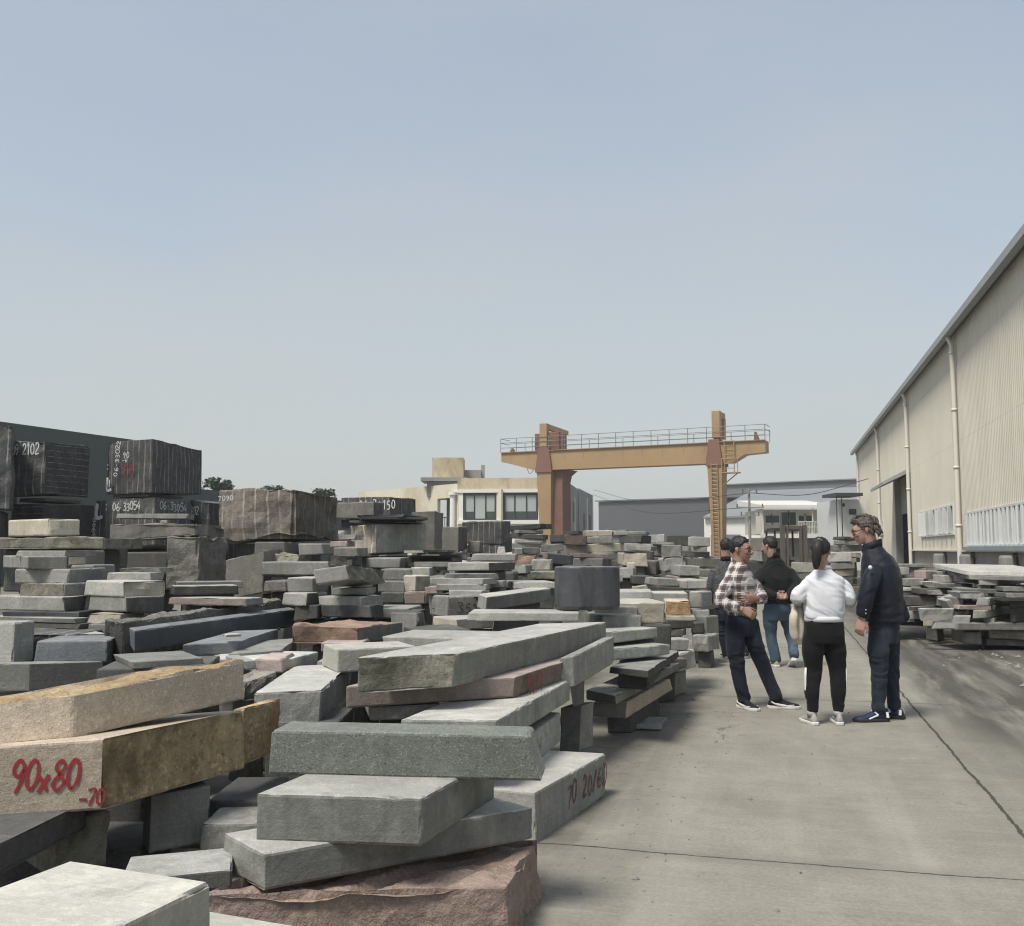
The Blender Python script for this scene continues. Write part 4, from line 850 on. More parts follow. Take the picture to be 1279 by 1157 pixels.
# filler rows in shade behind the yellow beams
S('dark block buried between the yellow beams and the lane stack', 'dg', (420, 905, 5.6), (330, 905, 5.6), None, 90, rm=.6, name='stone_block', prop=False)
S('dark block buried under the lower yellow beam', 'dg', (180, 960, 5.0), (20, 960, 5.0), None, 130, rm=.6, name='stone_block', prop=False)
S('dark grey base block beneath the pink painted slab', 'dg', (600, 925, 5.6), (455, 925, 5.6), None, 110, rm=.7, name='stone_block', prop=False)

# ================= left middle: stacks behind the yellow beams
S('light sawn block on the mossy ledge at the left edge', 'be', (61, 648, 11), (10, 651), (101, 648), 22, name='stone_block', yaw=38)
S('long flat mossy slab carrying the light block at the left edge', 'mo', (129, 671, 10.6), (-25, 674), None, 15, rm=.9, rough='FRT', amp=.03)
S('thin pale top slab of the left edge stack', 'lg', (83, 688, 8.6), (22, 687), None, 8, rm=.5, rough='R', amp=.02)
S('grey block second from top in the left edge stack', 'g', (34, 695, 8.4), (4, 695), (84, 696), 17, yaw=55, name='stone_block')
S('smooth pale slab third from top in the left edge stack', 'lg', (88, 711, 8.5), (18, 712), None, 17, rm=.6)
S('slab with a mossy ribbed face fourth in the left edge stack', 'g', (80, 729, 8.4), (25, 729), (110, 724), 17, mats={'F': 'mo'}, rough='F', amp=.012)
S('thick pale slab fifth from top in the left edge stack', 'lg', (79, 746, 8.3), (-15, 745), (111, 738), 19, rough='R', amp=.02, mats={'R': 'dr'})
S('thin black sheet of stone below the thick pale slab', 'bp', (99, 765, 8.2), (2, 767), None, 6, rm=.7)
S('thin pale slab under the black sheet at left', 'lg', (93, 773, 8.0), (-15, 773), (111, 766), 6)
S('dark quarry block end with white smears on its top', 'bk', (93, 793, 7.5), (19, 793), None, 36, rm=.9, name='quarry_block', rough='F', amp=.03, cell=.035)
S('pale upright slab edge at the left margin', 'lg', (19, 778, 7.2), (-45, 772), None, 50, rm=.25, name='stone_block')
S('wide grey block under the bluish slab at the left margin', 'g', (37, 829, 6.5), (-50, 829), (130, 826), 36, yaw=50, name='stone_block', mats={'R': 'dg'})
S('bluish slab with a broken right end left of the dark beam', 'bs', (133, 800, 7.0), (46, 801), None, 29, rm=.45, rough='R', amp=.03, mats={'R': 'dr'}, chip=.04, name='stone_block', prop=False)
S('thin white topped slab behind the bluish slab', 'lg', (131, 791, 7.7), (90, 793), None, 8, rm=.4)
S('long rough dark stone lying behind the blue beam', 'dr', (153, 777, 7.1), (131, 774, 7.35), (352, 749, 9.4), 50, rough='FTR', amp=.04, mats={'R': 'rg', 'T': 'rg'}, name='stone_block', prop=False)
S('long dark blue sawn beam pointing at the tall stack', 'bl', (168, 788, 6.85), (161, 784, 6.98), (369, 761, 9.15), 25, mats={'T': 'bs'}, prop=False)
S('bluish slab with a ribbed raw edge under the blue beam', 'bs', (297, 802), (228, 805), (348, 786), 15, z=.84, rough='R', amp=.012, mats={'R': 'bl'}, prop=False)
S('small grey chip resting on the bluish ribbed slab', 'lg', (302, 792, 7.1), (284, 793), None, 3, rm=.1, name='stone_shard', prop=False)
S('grey slab stepping out below the bluish ribbed slab', 'g', (352, 812), (285, 817), (372, 797), 10, z=.78)
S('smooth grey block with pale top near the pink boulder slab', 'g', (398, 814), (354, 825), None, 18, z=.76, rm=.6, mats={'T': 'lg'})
S('short pinkish slab end stacked behind the yellow beam tip', 'p', (352, 823, 6.55), (318, 823), None, 18, rm=.4, name='stone_block')
S('small pale slab end left of the pinkish slab end', 'lg', (320, 825, 6.45), (303, 826), None, 10, rm=.4)
S('rough little boulder behind the tip of the upper yellow beam', 'rg', (342, 842, 6.3), (308, 850, 6.2), None, 24, rm=.4, name='rough_boulder', rough='FRT', amp=.06)
S('thin pale slab shaded by the blue beam', 'g', (253, 822, 6.0), (165, 827), None, 9, rm=.5)
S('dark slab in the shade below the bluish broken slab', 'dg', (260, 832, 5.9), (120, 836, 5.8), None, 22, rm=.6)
# mid stack left of centre
S('thin grey top slab leaning on the short mid stack', 'g', (199, 710, 9.0), (152, 714), None, 5, rm=.3)
S('pale flat slab beneath the thin leaning slab', 'lg', (188, 716, 8.6), (135, 724), (206, 713), 9)
S('pale slab with a rough yellowish side in the short stack', 'lg', (155, 727, 8.1), (107, 729), (207, 724), 18, mats={'R': 'be'}, rough='R', amp=.03, yaw=40)
S('sawn block below the yellowish sided slab in the short stack', 'g', (157, 746, 8.1), (112, 747), (206, 744), 21, yaw=40, mats={'R': 'dg'}, name='stone_block')
S('creamy stone chunk low in the short stack', 'be', (151, 767, 8.1), (111, 768), None, 12, rm=.4, rough='F', amp=.02, prop=False)
S('grey base stone of the short stack', 'g', (152, 780, 8.0), (110, 780), None, 14, rm=.6)
S('small grey block beside the left edge stack', 'g', (118, 706, 9.6), (88, 706), None, 16, rm=.4, name='stone_block')
S('brownish grey cube above the small grey block', 'bg', (106, 688, 9.9), (85, 688), None, 19, rm=.4, name='stone_block')
S('thin long slab behind the pink edged white slab', 'g', (303, 726, 9.3), (221, 734), None, 8, rm=.25, yaw=-25)
S('second thin long slab behind the pink edged white slab', 'dg', (297, 731, 8.9), (218, 738), None, 12, rm=.25, yaw=-25, mats={'T': 'lg'})
S('long white slab with a reddish chipped edge', 'lg', (306, 748, 8.4), (211, 751), (328, 738), 9, mats={'T': 'w', 'F': 'p'}, rough='F', amp=.012, yaw=16)
# stack in front of the brown quarry block
S('tilted pale slab with a mossy broken end, top of the centre left stack', 'lg', (433, 706, 8.6), (390, 712, 8.45), (479, 712, 9.5), 18, mats={'R': 'mo'}, rough='R', amp=.05, tilt=1, prop=False)
S('grey block with pale top left of the tilted pale slab', 'g', (392, 722, 8.95), (358, 721), None, 19, rm=.5, mats={'T': 'lg'}, name='stone_block')
S('pale stepped block at the left of the centre left stack', 'lg', (384, 741, 8.8), (354, 739), (398, 739), 15, mats={'R': 'dg'}, name='stone_block')
S('dark block under the pale stepped block', 'dg', (397, 756, 8.8), (369, 757), None, 18, rm=.5, name='stone_block')
S('small thin slab wedged below the tilted pale slab', 'g', (458, 735, 8.9), (415, 737), None, 8, rm=.35, rough='F', amp=.012)
S('grey slab crossing the middle of the centre left stack', 'g', (451, 746, 8.7), (397, 748), (478, 741), 12)
S('darker slab under the crossing slab', 'dg', (463, 757, 8.65), (400, 759), (480, 754), 17)
S('grey slab running right from the centre left stack', 'g', (511, 760, 9.2), (462, 762), None, 13, rm=.6)
S('block with a rough right end beside the pink boulder slab', 'dg', (521, 765, 8.9), (488, 764), None, 26, rm=.5, mats={'R': 'rg', 'F': 'g'}, rough='R', amp=.04, name='stone_block')
S('pink split boulder slab with a rounded left end', 'br2', (447, 783, 7.7), (364, 780, 7.75), (503, 776, 8.5), 22, rough='FT', amp=.035, mats={'R': 'bg'}, chip=.05, name='stone_slab')
S('pinkish grey slab end under the pink boulder slab', 'p', (452, 803, 7.5), (401, 803), None, 13, rm=.5)
S('grey slab at ground level below the pink boulder slab', 'g', (428, 826, 7.0), (396, 826), None, 10, rm=.5)

# ================= quarry blocks along the skyline on the left
S('dark quarry block cut off by the left edge of the view', 'bk', (17, 531, 14), (-70, 526), None, 104, rm=1.6, yaw=-25, name='quarry_block', rough='FRT', amp=.05)
S('dark quarry block marked 2102 in white', 'bk', (58, 551, 15), (16, 551, 15.1), (114, 557, 16.2), 72, mats={'R': 'bkh'}, name='quarry_block', rough='FRT', amp=.04)
write_on(last(), 'F', '59', .02, .21, .17, 'paint_white', wid=.16, gap=1.0, lift=.05, squeeze=.55); write_on(last(), 'F', '2102', .20, .21, .17, 'paint_white', wid=.16, gap=1.0, lift=.05, squeeze=.6)
S('dark ribbed block under the block marked 2102', 'bkh', (56, 629, 15), (14, 630), (118, 631, 16.3), 52, mats={'R': 'dg'}, name='quarry_block', rough='F', amp=.03)
write_on(last(), 'R', '0990', 1.35, .55, .1, 'paint_white', rot=R_(90), lift=.02)
S('tall dark quarry block with white paint and red scribble', 'bk', (191, 547, 16), (135, 552, 16.5), (253, 562, 17.6), 65, name='quarry_block', rough='FRT', amp=.045)
KB = last()
write_on(KB, 'F', '06.33022', .30, .60, .10, 'paint_white', rot=R_(86), wid=.16, lift=.05, gap=1.05)
write_on(KB, 'F', 'L', .02, .82, .2, 'paint_white', wid=.36, lift=.055); write_on(KB, 'F', ':', .02, .50, .14, 'paint_white', wid=.3, lift=.055); write_on(KB, 'F', '=', .17, .80, .2, 'paint_white', rot=R_(90), wid=.2, lift=.055)
write_on(KB, 'F', '90', .42, .30, .09, 'paint_white', wid=.18, lift=.055); write_on(KB, 'F', '-6', .40, .37, .08, 'paint_white', wid=.15, lift=.055)
write_on(KB, 'F', 'FF', .42, .57, .15, 'paint_red', wid=.25, lift=.055, slant=.2)
S('dark quarry block lettered 06.33054 twice in white', 'bk', (194, 619, 15.9), (119, 624, 16.3), (240, 627, 16.9), 62, name='quarry_block', rough='FRT', amp=.04)
KB = last()
write_on(KB, 'F', '06.33054', .40, .22, .13, 'paint_white', wid=.17, lift=.05, gap=1.0, squeeze=.75); write_on(KB, 'R', '06.33054', .06, .21, .13, 'paint_white', wid=.17, lift=.05, gap=1.0)
write_on(KB, 'F', 'L', .05, .32, .24, 'paint_white', wid=.36, lift=.055); write_on(KB, 'F', ':', .22, .22, .15, 'paint_white', wid=.3, lift=.055)
S('dark ribbed quarry block lettered 3692 in white', 'bk', (262, 627, 17), (236, 624, 17.2), None, 92, rm=1.0, name='quarry_block', rough='FRT', amp=.04, prop=False)
write_on(last(), 'F', '3692', .05, .25, .14, 'paint_white', wid=.17, lift=.05, gap=.9, squeeze=.6)
for k, (t, b) in enumerate(((647, 657), (660, 668), (671, 678), (681, 689), (692, 701))):
    S(('top', 'second', 'third', 'fourth', 'bottom')[k] + ' dark slab of the pile left of the brown ribbed block', 'bkh', (284, t, 17.4 + .03 * k), (259, t + 1), None, b - t, rm=.8, rough='F', amp=.02)
S('brown quarry block ribbed with pale drill grooves', 'br', (369, 610, 16), (273, 613, 16.3), (422, 621, 17.6), 64, name='quarry_block', rough='FRTB', amp=.10, chip=.08)
write_on(last(), 'F', '7090', .03, .17, .08, 'paint_white', wid=.2, lift=.06)
S('big smooth grey stone with a sloping top below the brown block', 'bg', (330, 687, 13.8), (250, 707, 14.0), (352, 684, 14.6), 52, name='stone_block', rough='T', amp=.05, prop=False)
S('grey stone wedged just below the brown ribbed block', 'bg', (356, 677, 14.6), (318, 683), None, 16, rm=.7, rough='R', amp=.03)
S('second grey stone wedged below the right of the brown block', 'g', (402, 679, 14.6), (372, 680), None, 14, rm=.7)
S('long grey beam under the wedged stones', 'g', (412, 702, 13.4), (326, 705), None, 17, rm=.6)
S('speckled grey slab end under the long grey beam', 'rg', (358, 726, 12.8), (330, 727), None, 13, rm=.7)
S('mossy brown rock under the brown ribbed block', 'mo', (374, 692, 14.2), (322, 696), None, 12, rm=.6, rough='FT', amp=.05)
S('dark brown lump between the grey beam and the tilted slab', 'br2', (441, 693, 13.0), (410, 699), None, 15, rm=.5, mats={'*': 'dr'}, rough='FRT', amp=.04, name='stone_block')
S('small pale slab perched right of the brown ribbed block', 'lg', (445, 668, 14), (422, 667), None, 6, rm=.4)
S('second small slab below the perched pale slab', 'p', (434, 676, 14), (412, 677), None, 7, rm=.4)
S('small square pale stone topping the perched slabs', 'lg', (431, 663, 14.1), (422, 663), None, 5, rm=.12, name='stone_block', prop=False)
S('brown block filling the gap under the perched slabs', 'bg', (446, 684, 13.6), (416, 685), None, 12, rm=.6, name='stone_block')
S('rough split slab spanning the dark recess at left', 'rg', (246, 653, 12.2), (137, 661), None, 21, rm=.9, rough='FTR', amp=.05, prop=False, mats={'F': 'bg'}, warp=[(0, 0, .06), (0, 0, -.03), (0, 0, 0), (0, 0, 0)])
S('thin pale grey plank on top of the rough split slab', 'g', (236, 642, 12.5), (146, 649), None, 6, rm=.35, yaw=-6, prop=False)
S('small chock under the thin pale plank', 'lg', (208, 650, 12.45), (200, 650), None, 4, rm=.2, prop=False, name='stone_block')
S('rough upright grey boulder right of the dark recess', 'rg', (249, 669, 12.1), (208, 676), None, 64, rm=.9, name='rough_boulder', rough='FRT', amp=.05, prop=False)
S('dark block at the back of the recess below the rough slab', 'dg', (210, 690, 13.6), (84, 690), None, 60, rm=.8, name='stone_block', prop=False)
S('grey brown block behind the mossy ledge', 'bg', (119, 676, 11.6), (20, 678), None, 34, rm=.8, name='stone_block', prop=False)
S('mossy boulder in the shade under the tall recess', 'mo', (200, 716, 12.4), (150, 720), None, 22, rm=.6, rough='FT', amp=.06, name='rough_boulder')

# ================= centre: stack with the polished block, right of the brown quarry block
S('big grey block with a smooth face and a rough ribbed end', 'g', (469, 655, 16), (437, 657, 16.4), (533, 654, 16.9), 38, mats={'F': 'br', 'R': 'g'}, rough='F', amp=.04, name='quarry_block')
for k, (x0, x1, y, c) in enumerate(((436, 520, 650, 'bp'), (452, 534, 646, 'dg'), (445, 505, 643, 'bp'))):
    S(('lowest', 'middle', 'topmost')[k] + ' thin dark sheet lying on the big smooth faced block', c, (x1, y, 16.2 - .1 * k), (x0, y), None, 3, rm=.9, yaw=(4, -9, 14)[k], prop=False)
S('dark quarry block marked 06.31150 on the skyline', 'bk', (488, 620, 20), (426, 621, 20.4), (520, 623, 21.4), 30, name='quarry_block', rough='FRT', amp=.04)
write_on(last(), 'F', '06.31150', .45, .26, .17, 'paint_white', wid=.17, lift=.05, squeeze=.7); write_on(last(), 'F', 'L:', .02, .26, .15, 'paint_white', wid=.35, lift=.05)
S('plain grey brown block in front of the block marked 06.31150', 'bg', (467, 627, 18.6), (417, 629), (480, 628, 19.2), 20, mats={'R': 'bk'}, name='stone_block')
S('tall brownish block right of the block marked 06.31150', 'bg', (544, 638, 18.2), (514, 636), None, 52, rm=.9, name='stone_block', rough='RT', amp=.03)
S('brownish block with a dark end left of the white striped block', 'bg', (573, 658, 20), (543, 660), (584, 658, 20.7), 30, mats={'R': 'dr'}, name='stone_block')
S('dark quarry block striped with white drill lines', 'bk', (628, 651, 22), (577, 653), (638, 651, 22.8), 28, name='quarry_block', rough='FRT', amp=.04)
S('dark speckled slab below the white striped block', 'bk', (622, 681, 21.4), (576, 682), None, 20, rm=.9, rough='F', amp=.04, name='quarry_block')
S('pale block sitting against the white striped block', 'bg', (600, 676, 20.6), (585, 677), None, 14, rm=.4, name='stone_block')
S('grey slab left under the big smooth faced block', 'g', (501, 697, 14), (457, 698), None, 13, rm=.8)
S('darker slab end right under the big smooth faced block', 'dg', (522, 697, 14.3), (502, 697), None, 12, rm=.7)
for k, (x0, x1, y, c, yw) in enumerate(((503, 560, 697, 'dg', 3), (512, 577, 694, 'bp', -8), (520, 572, 690, 'g', 10), (505, 530, 688, 'lg', 0), (528, 560, 687, 'bp', 6))):
    S(('bottom', 'second', 'middle', 'short pale', 'top dark')[k] + ' thin sheet in the fan of slabs below the brown blocks', c, (x1, y, 13.6 - .1 * k), (x0, y), None, 3 if k else 6, rm=.6, yaw=yw, prop=(k == 0))
S('grey slab below the fan of thin sheets', 'g', (561, 702, 13.2), (517, 703), None, 7, rm=.6)
S('grey block second in the column left of the beige stepped block', 'g', (514, 711, 13), (474, 712), None, 14, rm=.7, name='stone_block')
S('grey block third in the column left of the beige stepped block', 'bg', (506, 726, 12.8), (472, 727), None, 13, rm=.7, name='stone_block')
S('dark block fourth in the column left of the beige stepped block', 'dg', (505, 740, 12.6), (475, 741), None, 14, rm=.7, name='stone_block')
S('pale small block on the column right of the tilted slab', 'lg', (537, 709, 13), (513, 710), None, 10, rm=.5, name='stone_block')
S('beige block with a slanted cut front', 'be', (519, 719, 11.6), (503, 724), (538, 717), 20, name='stone_block', mats={'R': 'bg'}, yaw=50)
S('beige slab under the slant cut block', 'p', (532, 740, 11.4), (504, 741), None, 15, rm=.6)
S('grey rear block right of the slant cut block', 'g', (560, 720, 12.4), (533, 721), None, 26, rm=.6, name='stone_block')
# flat stack, centre
S('small white cube on the white slab behind the flat stack', 'w', (630, 683, 13.4), (622, 683), None, 9, rm=.1, name='stone_block', prop=False)
S('white slab behind the top of the flat stack', 'lg', (644, 692, 13.2), (590, 692), None, 9, rm=.5, mats={'F': 'lg', 'T': 'w'})
S('top slab of the flat stack in the centre', 'lg', (611, 703, 10.6), (559, 701), (644, 699), 10, mats={'R': 'dg'})
S('thin dark edged slab second in the flat stack', 'g', (566, 717, 10.3), (555, 712), (622, 712), 7, yaw=68)
S('pale slab third in the flat stack', 'lg', (604, 723, 10.2), (536, 721), (621, 719), 8)
S('pale slab fourth in the flat stack', 'lg', (608, 730, 10.2), (545, 730), None, 8, rm=.6)
S('short slab end right of the fourth slab in the flat stack', 'g', (628, 726, 10.6), (609, 727), None, 8, rm=.4)
S('small pale slab poking left at the foot of the flat stack', 'p', (553, 734, 10.3), (530, 734), None, 8, rm=.5)
S('pale slab fifth in the flat stack', 'lg', (602, 738, 10.1), (560, 737), (612, 734), 8)
S('square block with dark handwritten marks under the flat stack', 'g', (559, 745, 10.0), (535, 743), (612, 744), 27, name='stone_block', yaw=62, rough='F', amp=.015, prop=False, mats={'R': 'bg'})
write_on(last(), 'R', '35% 78', .10, .17, .10, 'paint_black', wid=.13, lift=.006, slant=.1); write_on(last(), 'F', '14', .05, .17, .10, 'paint_black', wid=.1, lift=.018)
S('beam with a pale stripe lying right of the handwritten block', 'g', (608, 746, 9.3), (598, 742, 9.8), (688, 735, 11.0), 18, mats={'T': 'lg'}, name='stone_slab')
S('grey block at the back right of the flat stack', 'dg', (642, 715, 12), (619, 716), None, 20, rm=.6, name='stone_block')
S('pale long slab left of the black rounded block', 'lg', (694, 727, 11.2), (642, 731), None, 9, rm=.6, yaw=-10)
S('grooved grey slab behind the black rounded block', 'mo', (694, 714, 12.4), (662, 715), None, 10, rm=.5)
S('beige sawn base slab below the handwritten block', 'be', (570, 774, 9.0), (541, 774), (618, 772), 12, yaw=62, mats={'R': 'bg', 'T': 'lg'})
S('wide pale slab in front of the black rounded block', 'lg', (723, 766, 8.1), (585, 768), (750, 761), 10, prop=False, yaw=4)
S('grey stone low between the flat stack and the wide pale slab', 'dg', (588, 786, 8.6), (520, 788), None, 16, rm=.6, name='stone_block')
# lane side stacks, right of the long slab
S('pale slab behind the light beige block by the lane', 'lg', (815, 739, 10.6), (771, 741), None, 9, rm=.7)
S('light beige block with a clean sawn end by the lane', 'be', (832, 752, 9.1), (768, 751), None, 28, rm=.7, name='stone_block', mats={'T': 'w'}, yaw=-4)
S('grey wedge slab between the black rounded block and the beige block', 'g', (797, 758, 8.9), (742, 761), None, 14, rm=.6)
S('thick grey slab behind the far end of the longest slab', 'gs', (802, 769, 8.6), (752, 774), None, 22, rm=.6, yaw=-10)
S('grey slab third down in the lane side stack', 'gs', (821, 784, 8.5), (764, 789), None, 13, rm=.7, yaw=-8, mats={'T': 'lg'})
S('thin dark slab gap filler under the third slab by the lane', 'dg', (818, 797, 8.6), (766, 799), None, 9, rm=.6)
S('grey slab fourth down in the lane side stack', 'gs', (838, 805, 8.3), (764, 811), None, 12, rm=.7, yaw=-4)
S('chipped dark slab fifth down in the lane side stack', 'dg', (810, 838), (762, 833), (848, 813), 9, z=.59, chip=.06, rough='R', amp=.02, mats={'T': 'g'})
S('chipped grey slab sixth down in the lane side stack', 'g', (768, 869), (732, 862), (858, 823), 11, z=.40, chip=.06, rough='F', amp=.02, mats={'F': 'dg'})
S('yellowish slab near the bottom of the lane side stack', 'be', (784, 877), (738, 878), (838, 848), 19, z=.30, mats={'R': 'y', 'F': 'g'}, rough='R', amp=.015)
S('flat broken shard on the ground beneath the yellowish slab', 'lg', (826, 904), (788, 903), (834, 895), 7, z=.06, rough='TR', amp=.03, name='stone_shard', prop=False)
S('rusty yellow rough block right of the beige block', 'y', (863, 751, 10.6), (831, 753), None, 17, rm=.6, mats={'F': 'rust'}, rough='FR', amp=.03, name='stone_block')
S('thin creamy slab under the rusty yellow block', 'be', (868, 770, 10.5), (832, 773), None, 5, rm=.6, rough='R', amp=.02)
S('dark curved slab under the creamy slab', 'dg', (867, 776, 10.4), (822, 783), None, 9, rm=.6, yaw=-10)
S('grey block low under the dark curved slab', 'g', (862, 798, 10.2), (828, 799), None, 14, rm=.6, name='stone_block')
S('pale chipped stone at the foot of the lane stack', 'lg', (869, 811, 10.4), (848, 818), None, 22, rm=.4, rough='FR', amp=.02, name='stone_block')
S('brownish slab just above the ground at the lane stack foot', 'bg', (858, 822, 9.8), (822, 826), None, 11, rm=.5)
S('light grey cube topping the end of the lane row', 'lg', (875, 739, 13), (860, 739), (890, 739), 21, name='stone_block', yaw=45)
S('white topped slab left of the light grey cube', 'w', (859, 741, 12.7), (816, 740), None, 12, rm=.7, mats={'F': 'lg'})
S('small block under the light grey cube', 'g', (886, 762, 13), (864, 762), None, 13, rm=.4, name='stone_block')
S('upright grey block at the end of the lane row', 'g', (882, 770, 12.9), (868, 770), (898, 768), 40, yaw=45, name='stone_block', prop=False)
S('dark lump beside the upright grey block', 'dg', (880, 778, 12.6), (866, 779), None, 14, rm=.3, name='stone_block')
S('low grey lump at the foot of the upright grey block', 'g', (884, 794, 12.5), (864, 793), None, 20, rm=.4, name='stone_block', rough='FT', amp=.02)

# polished black rounded block of stone
def drum():
    c = PT(733, 708, 8.55); rx, ry, h_ = .272, .22, 52 * 8.5 / FPX
    bm = bmesh.new(); n = 64; rings = []
    def sp(i, k, p_=3.0): a = 2 * math.pi * i / n; ca, sa = math.cos(a), math.sin(a); return Vector((math.copysign(abs(ca) ** (2 / p_), ca) * rx * k, math.copysign(abs(sa) ** (2 / p_), sa) * ry * k, 0))
    for z, k in ((0, .975), (-.010, 1.0), (-h_ * .5, 1.0), (-h_ + .03, 1.0), (-h_, .95)):
        rings.append([bm.verts.new(sp(i, k) + Vector((0, 0, z + h_ + (.004 * noise.noise(Vector((i * .4, z, 3)))) ))) for i in range(n)])
    for a, b in zip(rings, rings[1:]):
        for i in range(n): bm.faces.new((a[i], b[i], b[(i + 1) % n], a[(i + 1) % n]))
    bm.faces.new(rings[0]); bm.faces.new(rings[-1][::-1]); bmesh.ops.recalc_face_normals(bm, faces=bm.faces[:]); shade_layer = bm.faces.layers.float.new('finish')  # 'finish' carries the painted top light of the lid
    for f in bm.faces: f[shade_layer] = 2.4 if f.normal.z > .9 else 1.0  # same painted top light: the lid's tone lifted far above the sides
    o = obj('curved_block', bm, [MATS['bp']], None, (c.x, c.y, c.z - h_)); o.rotation_euler = (0, 0, .2); tag(o, 'polished black block with rounded sides standing on the wide pale slab', 'stone block')
    STONES.append(dict(o=o, poly=[Vector((c.x - .2, c.y - .2)), Vector((c.x + .2, c.y - .2)), Vector((c.x + .2, c.y + .2)), Vector((c.x - .2, c.y + .2))], top=c.z, bot=c.z - h_, label='polished black block', prop=True, geo=None, base=c, d=8.5, col='bp'))
drum()
# ================= pile along the warehouse wall, right
def RP(label, col, a, l, r, h, **kw): return S(label, col, a, l, r, h, **kw)
RP('long pale top slab tapering left along the warehouse pile', 'lg', (1207, 713, 15.3), (1165, 704, 17.8), (1330, 716, 14.2), 5, prop=False)
RP('second long slab under the pale top slab of the warehouse pile', 'g', (1210, 719, 15.2), (1180, 713, 17.2), (1330, 722, 14.1), 5, prop=False)
RP('clean grey slab end jutting below the long slabs', 'lg', (1246, 723, 14.9), (1223, 722), (1290, 720), 8, yaw=40)
RP('dark block behind the jutting clean slab', 'dg', (1222, 717, 15.7), (1204, 717), None, 12, rm=.5, name='stone_block')
RP('long grey slab in the middle of the warehouse pile', 'g', (1258, 736, 14.9), (1202, 730), None, 6, rm=.8, yaw=14)
RP('pale slab at the right margin of the warehouse pile', 'g', (1300, 733, 14.6), (1252, 733), None, 6, rm=.7)
RP('slab beneath the pale slab at the right margin', 'g', (1300, 741, 14.5), (1256, 740), None, 6, rm=.7)
RP('rough pale broken slab left in the warehouse pile', 'g', (1230, 740, 14.8), (1199, 735), None, 8, rm=.6, rough='FR', amp=.03)
RP('grey cube like block in the warehouse pile', 'g', (1236, 747, 14.7), (1221, 745), (1259, 745), 10, yaw=40, name='stone_block')
RP('small dark block at the right margin', 'dg', (1266, 751, 14.6), (1259, 749), (1295, 750), 8, yaw=50, name='stone_block')
RP('pinkish flat slab in the lower warehouse pile', 'p', (1238, 757, 14.7), (1199, 757), None, 5, rm=.7)
RP('pale rounded slab below the pinkish slab', 'lg', (1231, 763, 14.6), (1215, 763), (1262, 761), 10, yaw=40)
RP('long grey slab low in the warehouse pile', 'g', (1300, 778, 14.7), (1196, 780), None, 9, rm=.8, yaw=-2)
RP('rough grey slab second from the ground at the right margin', 'rg', (1300, 789, 14.7), (1235, 788), None, 10, rm=.8, rough='F', amp=.03)
RP('dark ground slab at the right margin', 'dg', (1300, 799, 14.8), (1232, 798), None, 8, rm=.7, prop=False)
RP('squat grey block on the ground at the pile corner', 'g', (1207, 790, 14.9), (1201, 788), (1226, 790), 16, yaw=62, name='stone_block', prop=False, chip=.05)
RP('tilted flat stone leaning on the warehouse pile', 'g', (1182, 751, 14.9), (1170, 748, 15.0), (1200, 744, 15.3), 8, tilt=1, prop=False, warp=[(.1, 0, -.05)] * 4)
RP('grey chunk below the tilted leaning stone', 'g', (1205, 746, 15.0), (1181, 746), None, 13, rm=.4, name='stone_block', rough='R', amp=.03)
RP('broken lump between the leaning stone and the squat block', 'g', (1212, 762, 14.9), (1196, 760), None, 16, rm=.4, name='rough_boulder', rough='FRT', amp=.06)
RP('pale splinter of stone hanging from the leaning stone', 'lg', (1192, 760, 14.7), (1188, 759), None, 16, rm=.08, prop=False, rough='FR', amp=.02, name='stone_shard', warp=[(-.02, 0, 0), (.03, 0, 0), (.03, 0, 0), (-.02, 0, 0)])
RP('pale splinter leaning over the squat block', 'lg', (1214, 769, 14.7), (1209, 768), None, 17, rm=.08, prop=False, name='stone_shard', warp=[(-.07, 0, 0)] * 4)
RP('dark slab on the ground left of the leaning stone', 'dg', (1141, 758, 16.3), (1135, 754), (1177, 752), 5, yaw=58, mats={'T': 'g'})
RP('thin pale slab overlapping the dark slab on the ground', 'lg', (1166, 763, 16.0), (1151, 761), (1183, 757), 4, yaw=45)
RP('grey block with a mossy yellow end in front of the warehouse pile', 'g', (1166, 769, 15.6), (1152, 767), (1189, 763), 14, yaw=52, mats={'F': 'y'}, prop=False, name='stone_block')
RP('grey block under the dark slab near the man in navy', 'g', (1140, 764, 16.3), (1133, 761), (1157, 762), 10, yaw=60, prop=False, name='stone_block')
RP('white flat slab lying on the ground behind the man in navy', 'lg', (1142, 774, 16.4), (1112, 777), None, 3, rm=.6, prop=False)
RP('small white chip on the ground at the pile foot', 'w', (1246, 804), (1230, 803), (1247, 803), 2, z=.05, name='stone_shard', prop=False)
RP('thin slab along the top left of the warehouse pile', 'g', (1166, 705, 17.6), (1121, 703), None, 4, rm=.8)
RP('pinkish block in the upper left of the warehouse pile', 'p', (1156, 713, 17.2), (1141, 712), (1179, 712), 10, yaw=50, name='stone_block')
RP('small grey block right behind the man in navy', 'g', (1136, 709, 17.3), (1122, 708), None, 10, rm=.5, name='stone_block')
RP('grey stone with mixed pale blocks beside it', 'g', (1180, 714, 17.0), (1170, 714), None, 7, rm=.4, name='stone_block')
RP('pale slab end in the upper middle of the warehouse pile', 'lg', (1203, 719, 16.6), (1179, 719), None, 9, rm=.6)
RP('rough grey slab on the left of the warehouse pile', 'g', (1154, 723, 17.0), (1121, 721), (1168, 722), 9, yaw=24, rough='F', amp=.02)
RP('thin pale plank in the left of the warehouse pile', 'lg', (1178, 727, 16.8), (1152, 725), None, 4, rm=.5)
RP('thin grey plank right of the thin pale plank', 'g', (1204, 729, 16.3), (1176, 728), None, 5, rm=.5)
RP('short pale slab end low in the left of the pile', 'w', (1177, 738, 16.5), (1158, 737), None, 5, rm=.5, mats={'F': 'lg'})
